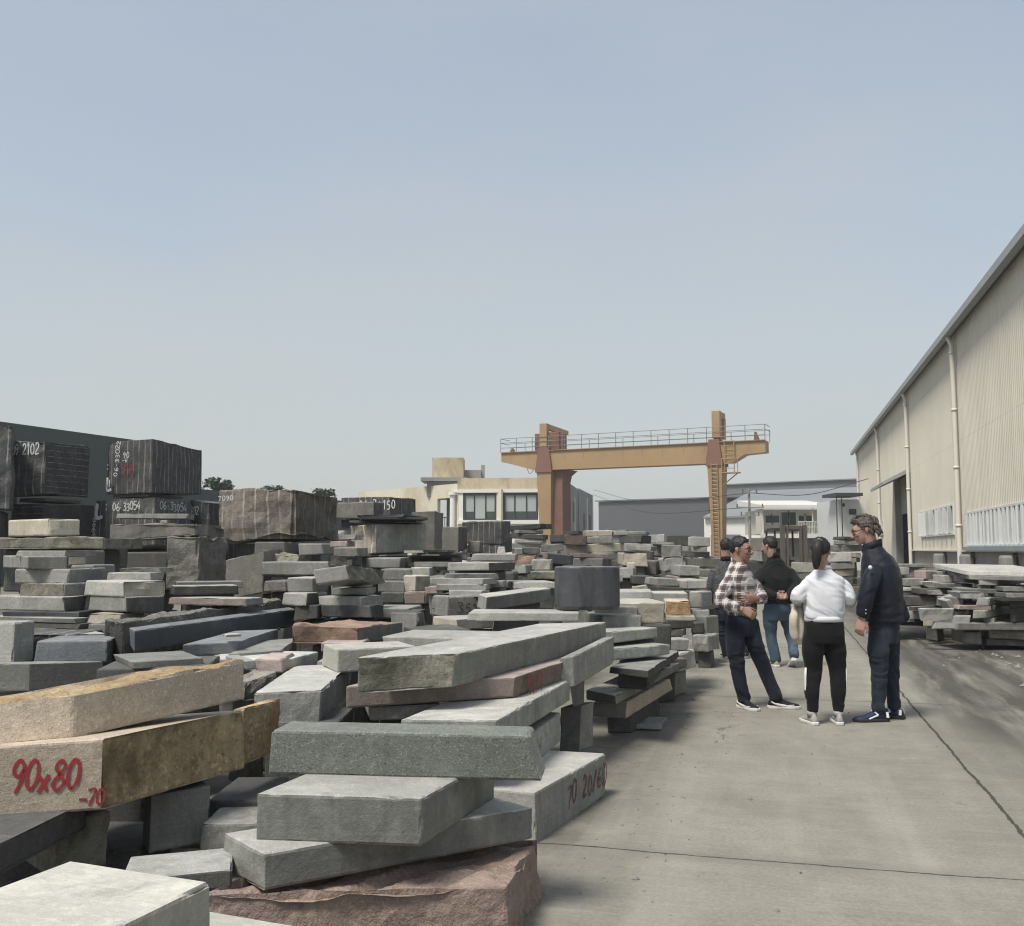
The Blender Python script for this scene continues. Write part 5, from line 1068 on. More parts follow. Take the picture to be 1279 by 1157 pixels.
RP('small pale slab end close to the elbow of the man in navy', 'lg', (1138, 734, 17.0), (1124, 733), None, 4, rm=.5)
RP('dark slab in the shade low left in the warehouse pile', 'dg', (1172, 745, 16.6), (1122, 745), None, 12, rm=.7)
RP('dark slab wedged in the middle of the warehouse pile', 'dg', (1196, 736, 16.5), (1150, 733), None, 6, rm=.7)
RP('dark base block hidden in the warehouse pile', 'dg', (1300, 752, 15.9), (1200, 752), None, 66, rm=.5, name='stone_block', prop=False)
RP('dark base block hidden at the far end of the warehouse pile', 'dg', (1198, 748, 17.4), (1118, 748), None, 34, rm=.5, name='stone_block', prop=False)

def wall_pile():
    rnd = random.Random(77); ORD_ = ('first', 'second', 'third', 'fourth', 'fifth', 'sixth', 'seventh', 'eighth', 'ninth')
    z = 0.0
    for c_ in range(6):
        t = rnd.uniform(.11, .19); b = 15.6 + rnd.uniform(0, .5); n = 0; pieces = []
        while b < 24.5:
            ln = rnd.uniform(.8, 1.6); pieces.append((b, ln)); b += ln + rnd.uniform(.02, .12)
        for n, (b, ln) in enumerate(pieces):
            lim = 1.06 - max(0, b - 19) * .035
            if z + t > lim: continue
            a = 4.28 + rnd.uniform(-.12, .12) + (b - 17) * .02; dp = rnd.uniform(.7, 1.1); yw = rnd.gauss(0, .1); col = rnd.choice(('g', 'dg', 'g', 'bg', 'lg', 'dg'))
            u_, v_ = RB * math.cos(yw) + RA * math.sin(yw), RA * math.cos(yw) - RB * math.sin(yw)
            A = road(a, b, z + t); L = A + u_ * ln; Rr = A + v_ * dp
            word = {'g': 'grey', 'dg': 'dark grey', 'bg': 'brownish', 'lg': 'pale grey'}[col]
            stone('stone_slab', f'{word} slab, {ORD_[n]} along the {ORD_[c_]} course of the warehouse pile', col, A, L, Rr, Vector((0, 0, -t + .006)), rough=rnd.choice(('F', '', 'R')), amp=.03, prop=False, chip=.05, cell=.1, group='slabs heaped along the warehouse wall')
        z += t
wall_pile()

# ================= far stacks across the back of the yard
def stack(px, d, ytop, wpx, cols, where, seed, th=(.16, .34), zlow=0.0, dep=.9):
    """pile of slabs from the ground up; labels tell the course and the pile"""
    rnd = random.Random(seed); r, u = ray(px, ytop); ztop = EYE + u * d; z = zlow; L_ = []
    while z < ztop - .03:
        t = min(rnd.uniform(*th) * (.82 if z > ztop * .4 else 1.7), ztop - z)
        if ztop - z - t < .08: t = ztop - z
        L_.append((z, t)); z += t + .012
    n = len(L_); W0 = wpx * d / FPX; g = where
    for i, (z, t) in enumerate(L_):
        w_ = W0 * rnd.uniform(.7, 1.08); dp = dep * rnd.uniform(.7, 1.1); cx = r * d + rnd.uniform(-.1, .1) * W0; yw = R_(rnd.gauss(4, 14))
        e1, e2 = Vector((math.cos(yw), -math.sin(yw), 0)), Vector((math.sin(yw), math.cos(yw), 0)); tl = rnd.gauss(0, .012)
        c = Vector((cx, d + rnd.uniform(-.1, .1), z + t)); A = c + e1 * w_ / 2 - e2 * dp / 2 + Vector((0, 0, tl)); L = c - e1 * w_ / 2 - e2 * dp / 2 - Vector((0, 0, tl)); Rr = A + e2 * dp
        k = n - 1 - i; col = cols[k % len(cols)] if k < len(cols) else rnd.choice(cols)
        word = {'g': 'grey', 'lg': 'pale grey', 'dg': 'dark grey', 'p': 'pinkish', 'be': 'beige', 'w': 'white', 'r': 'reddish', 'mo': 'mossy', 'bg': 'brownish grey', 'y': 'yellowish', 'bp': 'black', 'rg': 'rough grey', 'bk': 'dark ribbed', 'br2': 'rusty pink'}[col]
        pos = 'top' if k == 0 else 'bottom' if i == 0 else ('second', 'third', 'fourth', 'fifth', 'sixth', 'seventh', 'eighth', 'ninth', 'tenth', 'eleventh', 'twelfth', 'thirteenth', 'fourteenth', 'fifteenth', 'sixteenth')[k - 1]
        lab = f'{word} slab, {pos} of the {where}' if pos in ('top', 'bottom') else f'{word} slab, {pos} down in the {where}'
        stone('stone_slab' if t < .3 else 'stone_block', lab, col, A, L, Rr, Vector((0, 0, -t)), rough=rnd.choice(('', '', 'F', 'R', 'FR')), amp=.03, prop=False, chip=.05, group=where, cell=max(.09, d * .006))
FS = [  # px, depth, top row, width px, colours from the top, where
 (661, 25.5, 656, 46, ['bp', 'g', 'dg', 'lg', 'w', 'g', 'lg'], 'fanned pile left of the crane leg', (.10, .2)),
 (716, 26, 664, 27, ['dg', 'r', 'p', 'dg'], 'reddish pile below the crane leg', (.25, .36)),
 (748, 26.6, 663, 42, ['be', 'g', 'be', 'w', 'dg', 'g'], 'broad pile with a white course', (.2, .3)),
 (792, 30, 664, 38, ['g', 'dg', 'lg', 'bg'], 'wide pile in front of the grey shed', (.22, .34)),
 (818, 33, 668, 24, ['lg', 'g', 'dg'], 'narrow pile before the long grey shed', (.3, .45)),
 (846, 31, 669, 30, ['dg', 'g', 'bg'], 'pile left of the second crane leg', (.28, .42)),
 (872, 29, 671, 22, ['lg', 'mo', 'g'], 'pile beside the second crane leg', (.28, .42)),
 (676, 20.5, 697, 26, ['br2', 'g', 'bg'], 'small brown pile behind the rounded block', (.2, .3)),
 (700, 20, 692, 34, ['bp', 'dg', 'lg', 'g'], 'black lidded pile behind the rounded block', (.12, .22)),
 (740, 21.5, 692, 40, ['p', 'g', 'dg', 'g'], 'pinkish pile above the black rounded block', (.2, .3)),
 (789, 20.5, 691, 35, ['be', 'bg', 'lg', 'dg'], 'pile with a big beige block', (.22, .5)),
 (778, 18.6, 709, 30, ['lg', 'g', 'dg'], 'low pile right of the black rounded block', (.2, .3)),
 (812, 20.8, 700, 26, ['bg', 'dg', 'br2'], 'brown pile before the broad back row', (.24, .4)),
 (839, 20.4, 681, 24, ['g', 'lg', 'bg', 'g'], 'tall pile topped by a small pale block', (.2, .34)),
 (852, 19, 706, 34, ['lg', 'p', 'dg'], 'low pale pile left of the checked shirt', (.24, .36)),
 (878, 19.8, 697, 26, ['bg', 'mo', 'g'], 'mossy pile next to the men', (.24, .4)),
 (888, 18.2, 722, 20, ['lg', 'dg'], 'lowest pile ending the lane row', (.2, .3)),
 (650, 17.5, 706, 34, ['g', 'dg', 'g'], 'grey pile behind the flat stack', (.2, .3)),
 (700, 31, 668, 24, ['dg', 'g', 'bg'], 'pile close behind the reddish pile', (.3, .45)),
 (770, 34, 662, 34, ['g', 'lg', 'dg'], 'second row pile before the grey shed', (.3, .45)),
 (803, 25, 682, 30, ['g', 'dg', 'lg', 'g'], 'middle row pile right of the broad pile', (.24, .4)),
 (828, 27, 677, 26, ['lg', 'g', 'bg'], 'middle row pile left of the tall pile', (.24, .4)),
 (866, 24, 689, 30, ['dg', 'lg', 'g'], 'middle pile before the second crane leg', (.24, .4)),
 (897, 24, 696, 20, ['g', 'bg', 'dg'], 'middle row pile edging the lane', (.24, .4)),
 (720, 19, 706, 30, ['dg', 'bp', 'g'], 'dark pile behind the rounded block', (.2, .3)),
 (660, 22.5, 684, 26, ['bg', 'dg', 'g'], 'brownish pile left of the white broken block', (.2, .3)),
 (690, 23.5, 680, 22, ['g', 'lg', 'dg'], 'grey pile above the white broken block', (.2, .3)),
 (758, 18.2, 716, 26, ['g', 'dg'], 'low grey pile touching the black rounded block', (.2, .3)),
 (800, 18.0, 719, 30, ['dg', 'lg', 'g'], 'low dark pile above the beige block', (.2, .3)),
 (830, 17.2, 722, 34, ['g', 'dg', 'g'], 'low pile behind the white topped slab', (.2, .3)),
 (862, 17.0, 724, 30, ['lg', 'dg', 'g'], 'low pile behind the light grey cube', (.2, .3)),
 (600, 15.6, 697, 30, ['g', 'dg', 'g'], 'wide pile backing the flat stack', (.2, .3)),
 (545, 15.2, 699, 30, ['dg', 'g', 'dg'], 'dark pile behind the fan of sheets', (.2, .3)),
 (620, 24, 664, 30, ['bk', 'dg', 'bk'], 'ribbed pile before the cream building', (.3, .5)),
 (1046, 27, 690, 34, ['lg', 'g', 'be', 'dg', 'g'], 'pile between the woman and navy jacket', (.14, .26)),
 (1058, 30, 671, 26, ['dg', 'g', 'bg', 'be'], 'tall timber coloured pile by the cabin', (.14, .26)),
 (1004, 27, 703, 26, ['w', 'g', 'dg'], 'low pile behind the ponytail', (.2, .3)),
 (945, 29, 672, 24, ['bg', 'g', 'dg'], 'pile under the utility pole', (.3, .4)),
]
for i, f in enumerate(FS): stack(f[0], f[1], f[2], f[3], f[4], f[5], 100 + i * 7, f[6])
S('white broken block lying in front of the reddish pile', 'w', (688, 699, 18.6), (664, 698), None, 13, rm=.5, rough='F', amp=.03, name='stone_block')
S('cream block standing upright on the low pile', 'be', (794, 703, 18.3), (783, 703), None, 16, rm=.3, name='stone_block', prop=True)
S('brown slab leaning left of the white broken block', 'br2', (668, 694, 19.2), (645, 690), None, 14, rm=.5, rough='F', amp=.03)

# ================= chocks and hidden courses: whatever would hang in the air gets a stone under it
def inside(p, poly):
    s = 0
    for i in range(4):
        a, b = poly[i], poly[(i + 1) % 4]; c = (b - a).cross(p - a) if hasattr((b - a), 'cross') else 0
        if c == 0: continue
        if s == 0: s = 1 if c > 0 else -1
        elif (c > 0) != (s > 0): return False
    return True
def prop_up():
    ORD = ('upper', 'second', 'third', 'lowest')
    for k, st in enumerate(list(STONES)):
        if not st['prop']: continue
        pl = st['poly']; c = sum(pl, Vector((0, 0))) / 4; top = 0.0
        probes = [c] + [c + (q - c) * .55 for q in pl]; over = None
        for o2 in STONES:
            if o2 is st or o2['top'] > st['bot'] + .05: continue
            hits = [q for q in probes if inside(q, o2['poly'])]
            if hits and o2['top'] > top: top = min(o2['top'], st['bot']); over = sum(hits, Vector((0, 0))) / len(hits)
        if over is not None and top > .05: c = c * .35 + over * .65
        else: c = c + Vector((c.x, c.y)).normalized() * .06
        gap = st['bot'] - top
        if gap < .035: continue
        n = 1 if gap < .45 else 2 if gap < 1.0 else 3 if gap < 1.8 else 4
        l, r = (st['poly'][1] - st['poly'][0]), (st['poly'][3] - st['poly'][0])
        sh = 'a stone'
        for i in range(n):
            rnd = random.Random(k * 13 + i); t = gap / n; z1 = st['bot'] - i * t - .002; kl, kr = rnd.uniform(.66, .88), rnd.uniform(.55, .8)
            rot = Matrix.Rotation(rnd.gauss(0, .1), 2); L2 = rot @ (l * kl); R2 = rot @ (r * kr)
            o0 = c - (L2 + R2) / 2; V3 = lambda p, z: Vector((p.x, p.y, z))
            base_l = ' '.join(st['label'].split()[:6])
            for stop in (' the', ' of', ' in', ' with', ' at', ' and', ' a', ' under', ' by', ' its', ' left', ' right'):
                while base_l.endswith(stop): base_l = base_l[:-len(stop)]
            word = {'dg': 'dark grey', 'g': 'grey', 'bg': 'brownish'}[(cc := rnd.choice(('dg', 'dg', 'g', 'dg', 'bg', 'dg')))]  # mostly dark grey, colouring shade into the gaps between stones
            lab = f'{word} chock hidden below the {base_l}' if n == 1 else f'{word} {ORD[i] if i < n - 1 else "lowest"} chock below the {base_l}'
            stone('stone_chock', ' '.join(lab.split()[:13]), cc, V3(o0, z1), V3(o0 + L2, z1), V3(o0 + R2, z1), Vector((0, 0, -(t - .004))), rough='', prop=False, cell=max(.08, st['d'] * .01), cat='stone chock')
prop_up()
# ------------------------------------------------------------------ people
def solid(name, bm, mats, parent, voxel, smooth=4, wrinkle=0.0, fold=None, seed=0):
    """weld overlapping closed shells into one skin (voxel remesh + smoothing), then crease it"""
    me = bpy.data.meshes.new('tmp'); bm.normal_update(); bm.to_mesh(me); bm.free()
    o = bpy.data.objects.new('tmp', me); COL.objects.link(o)
    m = o.modifiers.new('r', 'REMESH'); m.mode = 'VOXEL'; m.voxel_size = voxel; m.use_smooth_shade = True
    m2 = o.modifiers.new('s', 'SMOOTH'); m2.iterations = smooth; m2.factor = .5
    dg = bpy.context.evaluated_depsgraph_get(); dg.update(); r = bpy.data.meshes.new_from_object(o.evaluated_get(dg))
    bpy.data.objects.remove(o); bpy.data.meshes.remove(me); r.name = name; r.materials.clear()
    if wrinkle:
        r.calc_loop_triangles() if False else None
        so_ = Vector((seed * 3.1, seed * 1.7, seed * 2.3)); nn = [v.normal.copy() for v in r.vertices]
        for v, n_ in zip(r.vertices, nn):
            p = v.co + so_; k = 1.0
            if fold: k = .42 + sum(math.exp(-((v.co - f).length / rr) ** 2) * g_ for f, rr, g_ in fold)
            q = Vector((p.x * 6 + p.z * 3, p.y * 6, p.z * 9 + 5 * noise.noise(p * 3)))
            w_ = noise.noise(q) * .8 + noise.noise(q * 2.2) * .35 + noise.noise(Vector((p.x * 16, p.y * 16, p.z * 4))) * .35
            v.co = v.co + n_ * (w_ * wrinkle * k)
    return link_mesh(name, r, mats, parent, smooth=True)
def loft(bm, secs, n=22, pw=2.25):
    rings = []
    for c, xv, yv in secs:
        ring = []
        for k in range(n):
            a = 2 * math.pi * k / n; cx, sx = math.cos(a), math.sin(a)
            ring.append(bm.verts.new(c + xv * (math.copysign(abs(cx) ** (2 / pw), cx)) + yv * (math.copysign(abs(sx) ** (2 / pw), sx))))
        rings.append(ring)
    for a, b in zip(rings, rings[1:]):
        for k in range(n): bm.faces.new((a[k], a[(k + 1) % n], b[(k + 1) % n], b[k]))
    bm.faces.new(rings[0][::-1]); bm.faces.new(rings[-1]); 
def ball(bm, c, r, ax=None, nu=18, nv=12):
    """ellipsoid; r = three radii along the axes ax"""
    ax = ax or (Vector((1, 0, 0)), Vector((0, 1, 0)), Vector((0, 0, 1))); c = Vector(c)
    P_ = lambda th, ph: c + ax[0] * (r[0] * math.sin(th) * math.cos(ph)) + ax[1] * (r[1] * math.sin(th) * math.sin(ph)) + ax[2] * (r[2] * math.cos(th))
    top, bot = bm.verts.new(P_(0, 0)), bm.verts.new(P_(math.pi, 0)); rows = [[bm.verts.new(P_(math.pi * i / nv, 2 * math.pi * k / nu)) for k in range(nu)] for i in range(1, nv)]
    for k in range(nu):
        j = (k + 1) % nu; bm.faces.new((top, rows[0][k], rows[0][j])); bm.faces.new((bot, rows[-1][j], rows[-1][k]))
        for a, b in zip(rows, rows[1:]): bm.faces.new((a[k], b[k], b[j], a[j]))
def limb(bm, pts, rs, n=14, k=5):
    pp = bone(pts, k); rr = []
    for i in range(len(pts) - 1):
        for j in range(k):
            t = j / k; t = t * t * (3 - 2 * t); rr.append(rs[i] * (1 - t) + rs[i + 1] * t)
    tube(bm, pp, rr + [rs[-1]], n)
def hand(bm, w, d, pn, side, curl=.5, s=1.0, spread=.1):
    """w wrist, d direction of the fingers, pn palm normal (the way the palm faces), side = +1 / -1 for the thumb side"""
    d = d.normalized(); pn = (pn - d * pn.dot(d)).normalized(); x = d.cross(pn) * side
    E = lambda a, b, c: w + x * a * s + d * b * s + pn * c * s
    loft(bm, [(E(0, -.02, 0), x * .026 * s, pn * .02 * s), (E(.002, .02, 0), x * .036 * s, pn * .017 * s), (E(.002, .06, .002), x * .043 * s, pn * .0155 * s), (E(0, .092, .003), x * .041 * s, pn * .012 * s)], 14, 2.6)
    for i, (o_, L_) in enumerate(((.030, .072), (.010, .082), (-.011, .076), (-.031, .058))):
        p = E(o_, .088, .002); c_ = curl * (1 + .12 * i); dirv = (d + x * (o_ * spread * 20)).normalized(); pts = [p - dirv * .012 * s]; ang = c_ * .55
        pts.append(p)
        for f in (.42, .33, .25):
            dv = dirv * math.cos(ang) + pn * math.sin(ang); p = p + dv * L_ * f * s; pts.append(p); ang += c_ * .75
        tube(bm, pts, [.0095 * s, .0095 * s, .0088 * s, .008 * s, .006 * s], 8)
    a, b = E(.032, .022, .004), E(.055, .05, .016); c2, e = E(.060, .082, .026), E(.054, .105, .032)
    tube(bm, [E(.015, .005, 0), a, b, c2, e], [.012 * s, .015 * s, .012 * s, .0105 * s, .007 * s], 8)
def cloth(name, c, c2=None, rough=.85, scale=220, pattern=None):
    m, t, p = mat(name); g = G(t); tc = g.n('TexCoord'); v = tc.outputs['Object']
    col = g.mix(g.ramp(g.noise(v, 3.5, 4, .6), .32, .7), c4(c), c4(c2 or tuple(x * .75 for x in c)))
    sep = g.n('SeparateXYZ'); g.l(v, sep.inputs[0])
    if pattern == 'plaid':
        def band(co, sp, w_, o_=0.0): return g.math('LESS_THAN', g.math('FRACT', g.math('DIVIDE', g.math('ADD', co, 5 + o_), sp)), w_)
        hx = g.math('ADD', g.math('MULTIPLY', sep.outputs[0], .8), g.math('MULTIPLY', sep.outputs[1], -.7)); z = g.math('ADD', sep.outputs[2], g.math('MULTIPLY', g.math('SUBTRACT', g.noise(v, 4, 2), .5), .03))
        d1, d2 = band(hx, .085, .42), band(z, .085, .42)
        col = g.mix(g.math('MULTIPLY', d1, .75), (.43, .395, .375, 1), (.05, .03, .028, 1)); col = g.mix(g.math('MULTIPLY', d2, .72), col, (.04, .028, .026, 1))
        l1, l2 = band(hx, .085, .10, .03), band(z, .085, .10, .03); col = g.mix(g.math('MULTIPLY', g.math('MAXIMUM', l1, l2), .75), col, (.62, .60, .58, 1))
    if pattern == 'check':
        ck = g.n('TexChecker'); g.l(v, ck.inputs[0]); ck.inputs['Scale'].default_value = 55; ck.inputs[1].default_value = c4(c); ck.inputs[2].default_value = c4(c2); col = ck.outputs[0]
        bl = g.noise(v, 14, 3, .6); col = g.mix(g.math('MULTIPLY', g.ramp(bl, .55, .65), .5), col, (.03, .03, .035, 1))
    if pattern == 'denim':
        f = g.ramp(g.noise(g.mapping(v, (3, 3, 1.2)), 2.4, 4, .6), .45, .75); col = g.mix(g.math('MULTIPLY', f, .55), col, c4(tuple(min(1, x * 1.9 + .01) for x in c)))
    g.l(col, p.inputs['Base Color']); p.inputs['Roughness'].default_value = rough; p.inputs['Specular IOR Level'].default_value = .2
    if 'Sheen Weight' in p.inputs: p.inputs['Sheen Weight'].default_value = .06
    b = g.n('Bump'); b.inputs['Strength'].default_value = .25; b.inputs['Distance'].default_value = .004; g.l(g.noise(v, scale, 3), b.inputs['Height']); g.l(b.outputs[0], p.inputs['Normal']); MATS[name] = m; return m
def skin_mat(name, c):
    m, t, p = mat(name); g = G(t); tc = g.n('TexCoord'); v = tc.outputs['Object']
    col = g.mix(g.ramp(g.noise(v, 14, 3), .35, .7), c4(c), (c[0] * .92, c[1] * .78, c[2] * .74, 1)); g.l(col, p.inputs['Base Color']); p.inputs['Roughness'].default_value = .5
    p.inputs['Subsurface Weight'].default_value = .12; p.inputs['Subsurface Radius'].default_value = (.01, .004, .002); MATS[name] = m
def hair_mat(name, c, c2):
    m, t, p = mat(name); g = G(t); tc = g.n('TexCoord'); v = tc.outputs['Object']; n_ = g.noise(g.mapping(v, (60, 60, 9)), 2.2, 3)
    g.l(g.mix(g.ramp(n_, .35, .65), c4(c), c4(c2)), p.inputs['Base Color']); p.inputs['Roughness'].default_value = .5; p.inputs['Specular IOR Level'].default_value = .3
    b = g.n('Bump'); b.inputs['Strength'].default_value = .6; b.inputs['Distance'].default_value = .006; g.l(n_, b.inputs['Height']); g.l(b.outputs[0], p.inputs['Normal']); MATS[name] = m
skin_mat('skin_warm', (.37, .24, .182)); skin_mat('skin_tan', (.31, .193, .142)); skin_mat('skin_pink', (.40, .258, .21))
hair_mat('hair_black', (.012, .011, .011), (.03, .027, .026)); hair_mat('hair_grey_brown', (.034, .027, .022), (.105, .09, .075))
cloth('navy_quilt', (.010, .013, .022), rough=.6); cloth('white_cotton', (.62, .63, .66), (.56, .57, .60)); cloth('black_knit', (.008, .008, .009)); cloth('black_wool', (.011, .012, .012))
cloth('plaid_cotton', (.4, .36, .34), pattern='plaid'); cloth('check_cotton', (.11, .11, .12), (.035, .035, .04), pattern='check')
cloth('denim_dark', (.02, .026, .038), pattern='denim'); cloth('denim_blue', (.055, .085, .12), pattern='denim'); cloth('denim_navy', (.013, .017, .028), pattern='denim')
cloth('cream_cotton', (.52, .48, .39), (.43, .39, .30)); cloth('grey_rib', (.36, .37, .38)); cloth('dark_collar', (.012, .012, .013))
paint_mat('shoe_black', (.012, .012, .013), .5); paint_mat('shoe_navy', (.015, .025, .065), .5, .2); paint_mat('shoe_grey', (.34, .33, .31), .6, .25, 12); paint_mat('shoe_white', (.66, .66, .63), .55); paint_mat('shoe_sole_dark', (.03, .03, .034), .7); paint_mat('shoe_tan', (.32, .25, .18), .6, .2, 8)
paint_mat('glasses_frame', (.012, .012, .012), .3); paint_mat('eye_white', (.6, .58, .55), .3); paint_mat('eye_dark', (.015, .01, .008), .2); paint_mat('lip', (.30, .12, .10), .5); paint_mat('hair_clip', (.5, .48, .44), .3)
NF = Vector((0, 0, 1))
class Person:
    def __init__(s, px, d, label, skin):
        r, u = ray(px, HOR); s.d = d; s.o = Vector((r * d, d, 0)); s.root = empty('person', s.o, label, 'person'); s.skin = skin; s.body = bmesh.new()
    def J(s, px, py, df=0.0): return PT(px, py, s.d + df) - s.o
    def head(s, c, F, up=Vector((0, 0, 1)), k=1.0, hair='hair_black', style='short', glasses=False, neck=None, brow=True):
        F = Vector(F).normalized(); U = (up - F * up.dot(F)).normalized(); X = F.cross(U); bm = s.body
        E = lambda x, f, u: c + X * x * k + F * f * k + U * u * k; ax = (X, F, U)
        ball(bm, E(0, -.012, .028), (.073 * k, .094 * k, .086 * k), ax, 24, 16)
        loft(bm, [(E(0, .022, .05), X * .062 * k, F * .066 * k), (E(0, .026, .015), X * .065 * k, F * .066 * k), (E(0, .028, -.025), X * .062 * k, F * .062 * k), (E(0, .03, -.06), X * .052 * k, F * .056 * k), (E(0, .036, -.09), X * .037 * k, F * .043 * k), (E(0, .042, -.108), X * .022 * k, F * .027 * k)], 20, 2.2)
        tube(bm, [E(0, .088, .022), E(0, .099, .0), E(0, .112, -.022), E(0, .106, -.034), E(0, .085, -.036)], [.009 * k, .011 * k, .0145 * k, .015 * k, .008 * k], 10)   # nose
        for q in (-1, 1):
            ball(bm, E(q * .012, .096, -.030), (.009 * k, .011 * k, .008 * k), ax, 10, 8)
            loft(bm, [(E(q * .070, -.012, -.032), X * .006 * k, F * .008 * k), (E(q * .077, -.014, -.018), X * .007 * k, F * .014 * k), (E(q * .081, -.018, .006), X * .007 * k, F * .018 * k), (E(q * .079, -.02, .022), X * .006 * k, F * .013 * k)], 10)   # ear
            ball(bm, E(q * .031, .072, .024), (.026 * k, .016 * k, .008 * k), ax, 12, 8)     # brow ridge
            ball(bm, E(q * .038, .062, -.022), (.022 * k, .022 * k, .02 * k), ax, 12, 8)     # cheek
        ball(bm, E(0, .084, -.058), (.022 * k, .012 * k, .008 * k), ax, 12, 8); ball(bm, E(0, .08, -.070), (.019 * k, .012 * k, .008 * k), ax, 12, 8); ball(bm, E(0, .070, -.098), (.018 * k, .016 * k, .014 * k), ax, 12, 8)
        if neck is not None: limb(bm, [E(0, -.03, -.02), E(0, -.02, -.07), neck], [.058 * k, .056 * k, .066 * k])
        e = bmesh.new()
        for q in (-1, 1): ball(e, E(q * .031, .077, .004), (.0125 * k, .0125 * k, .008 * k), ax, 12, 8)
        s.late = getattr(s, 'late', []); s.late.append(('eye', e, MATS['eye_white']))
        e = bmesh.new()
        for q in (-1, 1): ball(e, E(q * .031, .0855, .003), (.0055 * k, .005 * k, .0055 * k), ax, 10, 6)
        s.late.append(('iris', e, MATS['eye_dark']))
        e = bmesh.new(); ball(e, E(0, .092, -.0635), (.021 * k, .006 * k, .0055 * k), ax, 14, 8); s.late.append(('lips', e, MATS['lip']))
        e = bmesh.new()
        for q in (-1, 1): tube(e, [E(q * .013, .0915, .026), E(q * .03, .0905, .031), E(q * .05, .075, .026)], [.003 * k, .0045 * k, .003 * k], 6)
        s.late.append(('eyebrow', e, MATS[hair]))
        # hair: closed cap that sinks under the skin beyond the hairline
        h = bmesh.new(); nu, nv = 48, 36; rows = []; so_ = c * 7
        for i in range(nv + 1):
            th = math.pi * i / nv; row = []
            for j in range(nu):
                ph = 2 * math.pi * j / nu; dx, df, du = math.sin(th) * math.cos(ph), math.sin(th) * math.sin(ph), math.cos(th)
                thr = .52
                for (d0, t0), (d1, t1) in zip(((1.0, .52), (.62, .50), (.38, .02), (-.15, -.34), (-.55, -.66), (-1.0, -.86)), ((.62, .50), (.38, .02), (-.15, -.34), (-.55, -.66), (-1.0, -.86), (-1.1, -.9))):
                    if d1 <= df <= d0: thr = t1 + (t0 - t1) * (df - d1) / (d0 - d1); break
                edge = du - thr
                ear = math.exp(-(((df + .02) / .2) ** 2 + ((du + .32) / .24) ** 2)) if abs(dx) > .5 else 0.0
                edge -= ear * .55
                if style == 'woman': lift_ = .012
                elif style == 'wavy': edge += .10 * noise.noise(Vector((dx, df, du)) * 3); lift_ = .018 + .018 * max(0, df) * max(0, du) + .016 * max(0, -df) * max(0, .3 - abs(du + .2))
                else: lift_ = .007 + .013 * max(0, du)
                m_ = max(0.0, min(1.0, edge / .10 + .5)); m_ = m_ * m_ * (3 - 2 * m_)
                nz = noise.noise(Vector((dx * 5, df * 5, du * 3)) + so_) * .007 + noise.noise(Vector((dx * 16, df * 16, du * 7)) + so_) * .008
                rad = -.014 + m_ * (.014 + lift_ + nz * (2.0 if style == 'wavy' else 1))
                row.append(h.verts.new(E(0, -.012, .028) + X * dx * (.073 * k + rad) + F * df * (.094 * k + rad) + U * du * (.086 * k + rad)))
            rows.append(row)
        for a, b in zip(rows, rows[1:]):
            for j in range(nu): h.faces.new((a[j], b[j], b[(j + 1) % nu], a[(j + 1) % nu]))
        bmesh.ops.remove_doubles(h, verts=h.verts[:], dist=1e-5); bmesh.ops.recalc_face_normals(h, faces=h.faces[:])
        if style == 'wavy':
            rnd = random.Random(4)
            for i in range(46):
                a = rnd.uniform(-1.45, 1.45); u0 = rnd.uniform(-.05, .07); ca, sa = math.cos(a), math.sin(a); st_ = E(sa * .083, -.022 - ca * .106, u0); o_ = X * sa - F * ca; dn = (-U + X * rnd.uniform(-.35, .35) - F * .25 * rnd.random()).normalized()
                tube(h, [st_ - dn * .028 - o_ * .012, st_ + o_ * .003, st_ + dn * .026 + o_ * .001, st_ + dn * .042 - o_ * .001], [.005, .012, .010, .003], 6)
            for i in range(12):
                x = rnd.uniform(-.05, .05); tube(h, [E(x, .055, .095), E(x, .02, .122 + rnd.uniform(0, .012)), E(x * 1.1, -.04, .12), E(x * 1.2, -.09, .07)], [.006, .014, .014, .006], 6)
        s.hair = (h, MATS[hair], E)
        if glasses:
            gm = bmesh.new()
            for q in (-1, 1):
                pts = [E(q * .033 + .026 * math.cos(t) * 1.05, .100 - abs(math.cos(t)) * .004 - (.006 if q * math.cos(t) > 0 else 0), .002 + .019 * math.sin(t)) for t in [2 * math.pi * i / 16 for i in range(17)]]
                tube(gm, pts, .0028 * k, 6)
                tube(gm, [E(q * .060, .092, .008), E(q * .074, .06, .010), E(q * .079, .0, .010), E(q * .079, -.02, .0)], .0028 * k, 6)
            tube(gm, [E(-.008, .102, .006), E(0, .105, .008), E(.008, .102, .006)], .0028 * k, 6); s.late.append(('glasses', gm, MATS['glasses_frame']))
        return E
    def finish(s, voxel=.0058):
        b = solid('body', s.body, MATS[s.skin], s.root, voxel, 3)
        for n_, bm, m in getattr(s, 'late', []): obj(n_, bm, m, s.root, smooth=True)
        if hasattr(s, 'hair'): obj('hair', s.hair[0], s.hair[1], s.root, smooth=True)
    def shoe(s, a, dirv, upper, sole, L=.285, lift=0.0, mark=None):
        """a: ankle joint; dirv: where the toe points"""
        f = Vector((dirv[0], dirv[1], 0)).normalized(); x = Vector((f.y, -f.x, 0)); g_ = Vector((a.x, a.y, 0)); k = L / .285; bm = bmesh.new(); M = None
        if lift:
            piv = g_ + f * .15; M = Matrix.Translation(piv) @ Matrix.Rotation(-lift, 4, x) @ Matrix.Translation(-piv)
        secs = [(-.078, .018, .05), (-.07, .030, .075), (-.045, .036, .098), (0, .038, .108), (.04, .040, .098), (.085, .044, .075), (.13, .048, .058), (.17, .046, .050), (.195, .034, .042), (.207, .014, .034)]
        rings = []
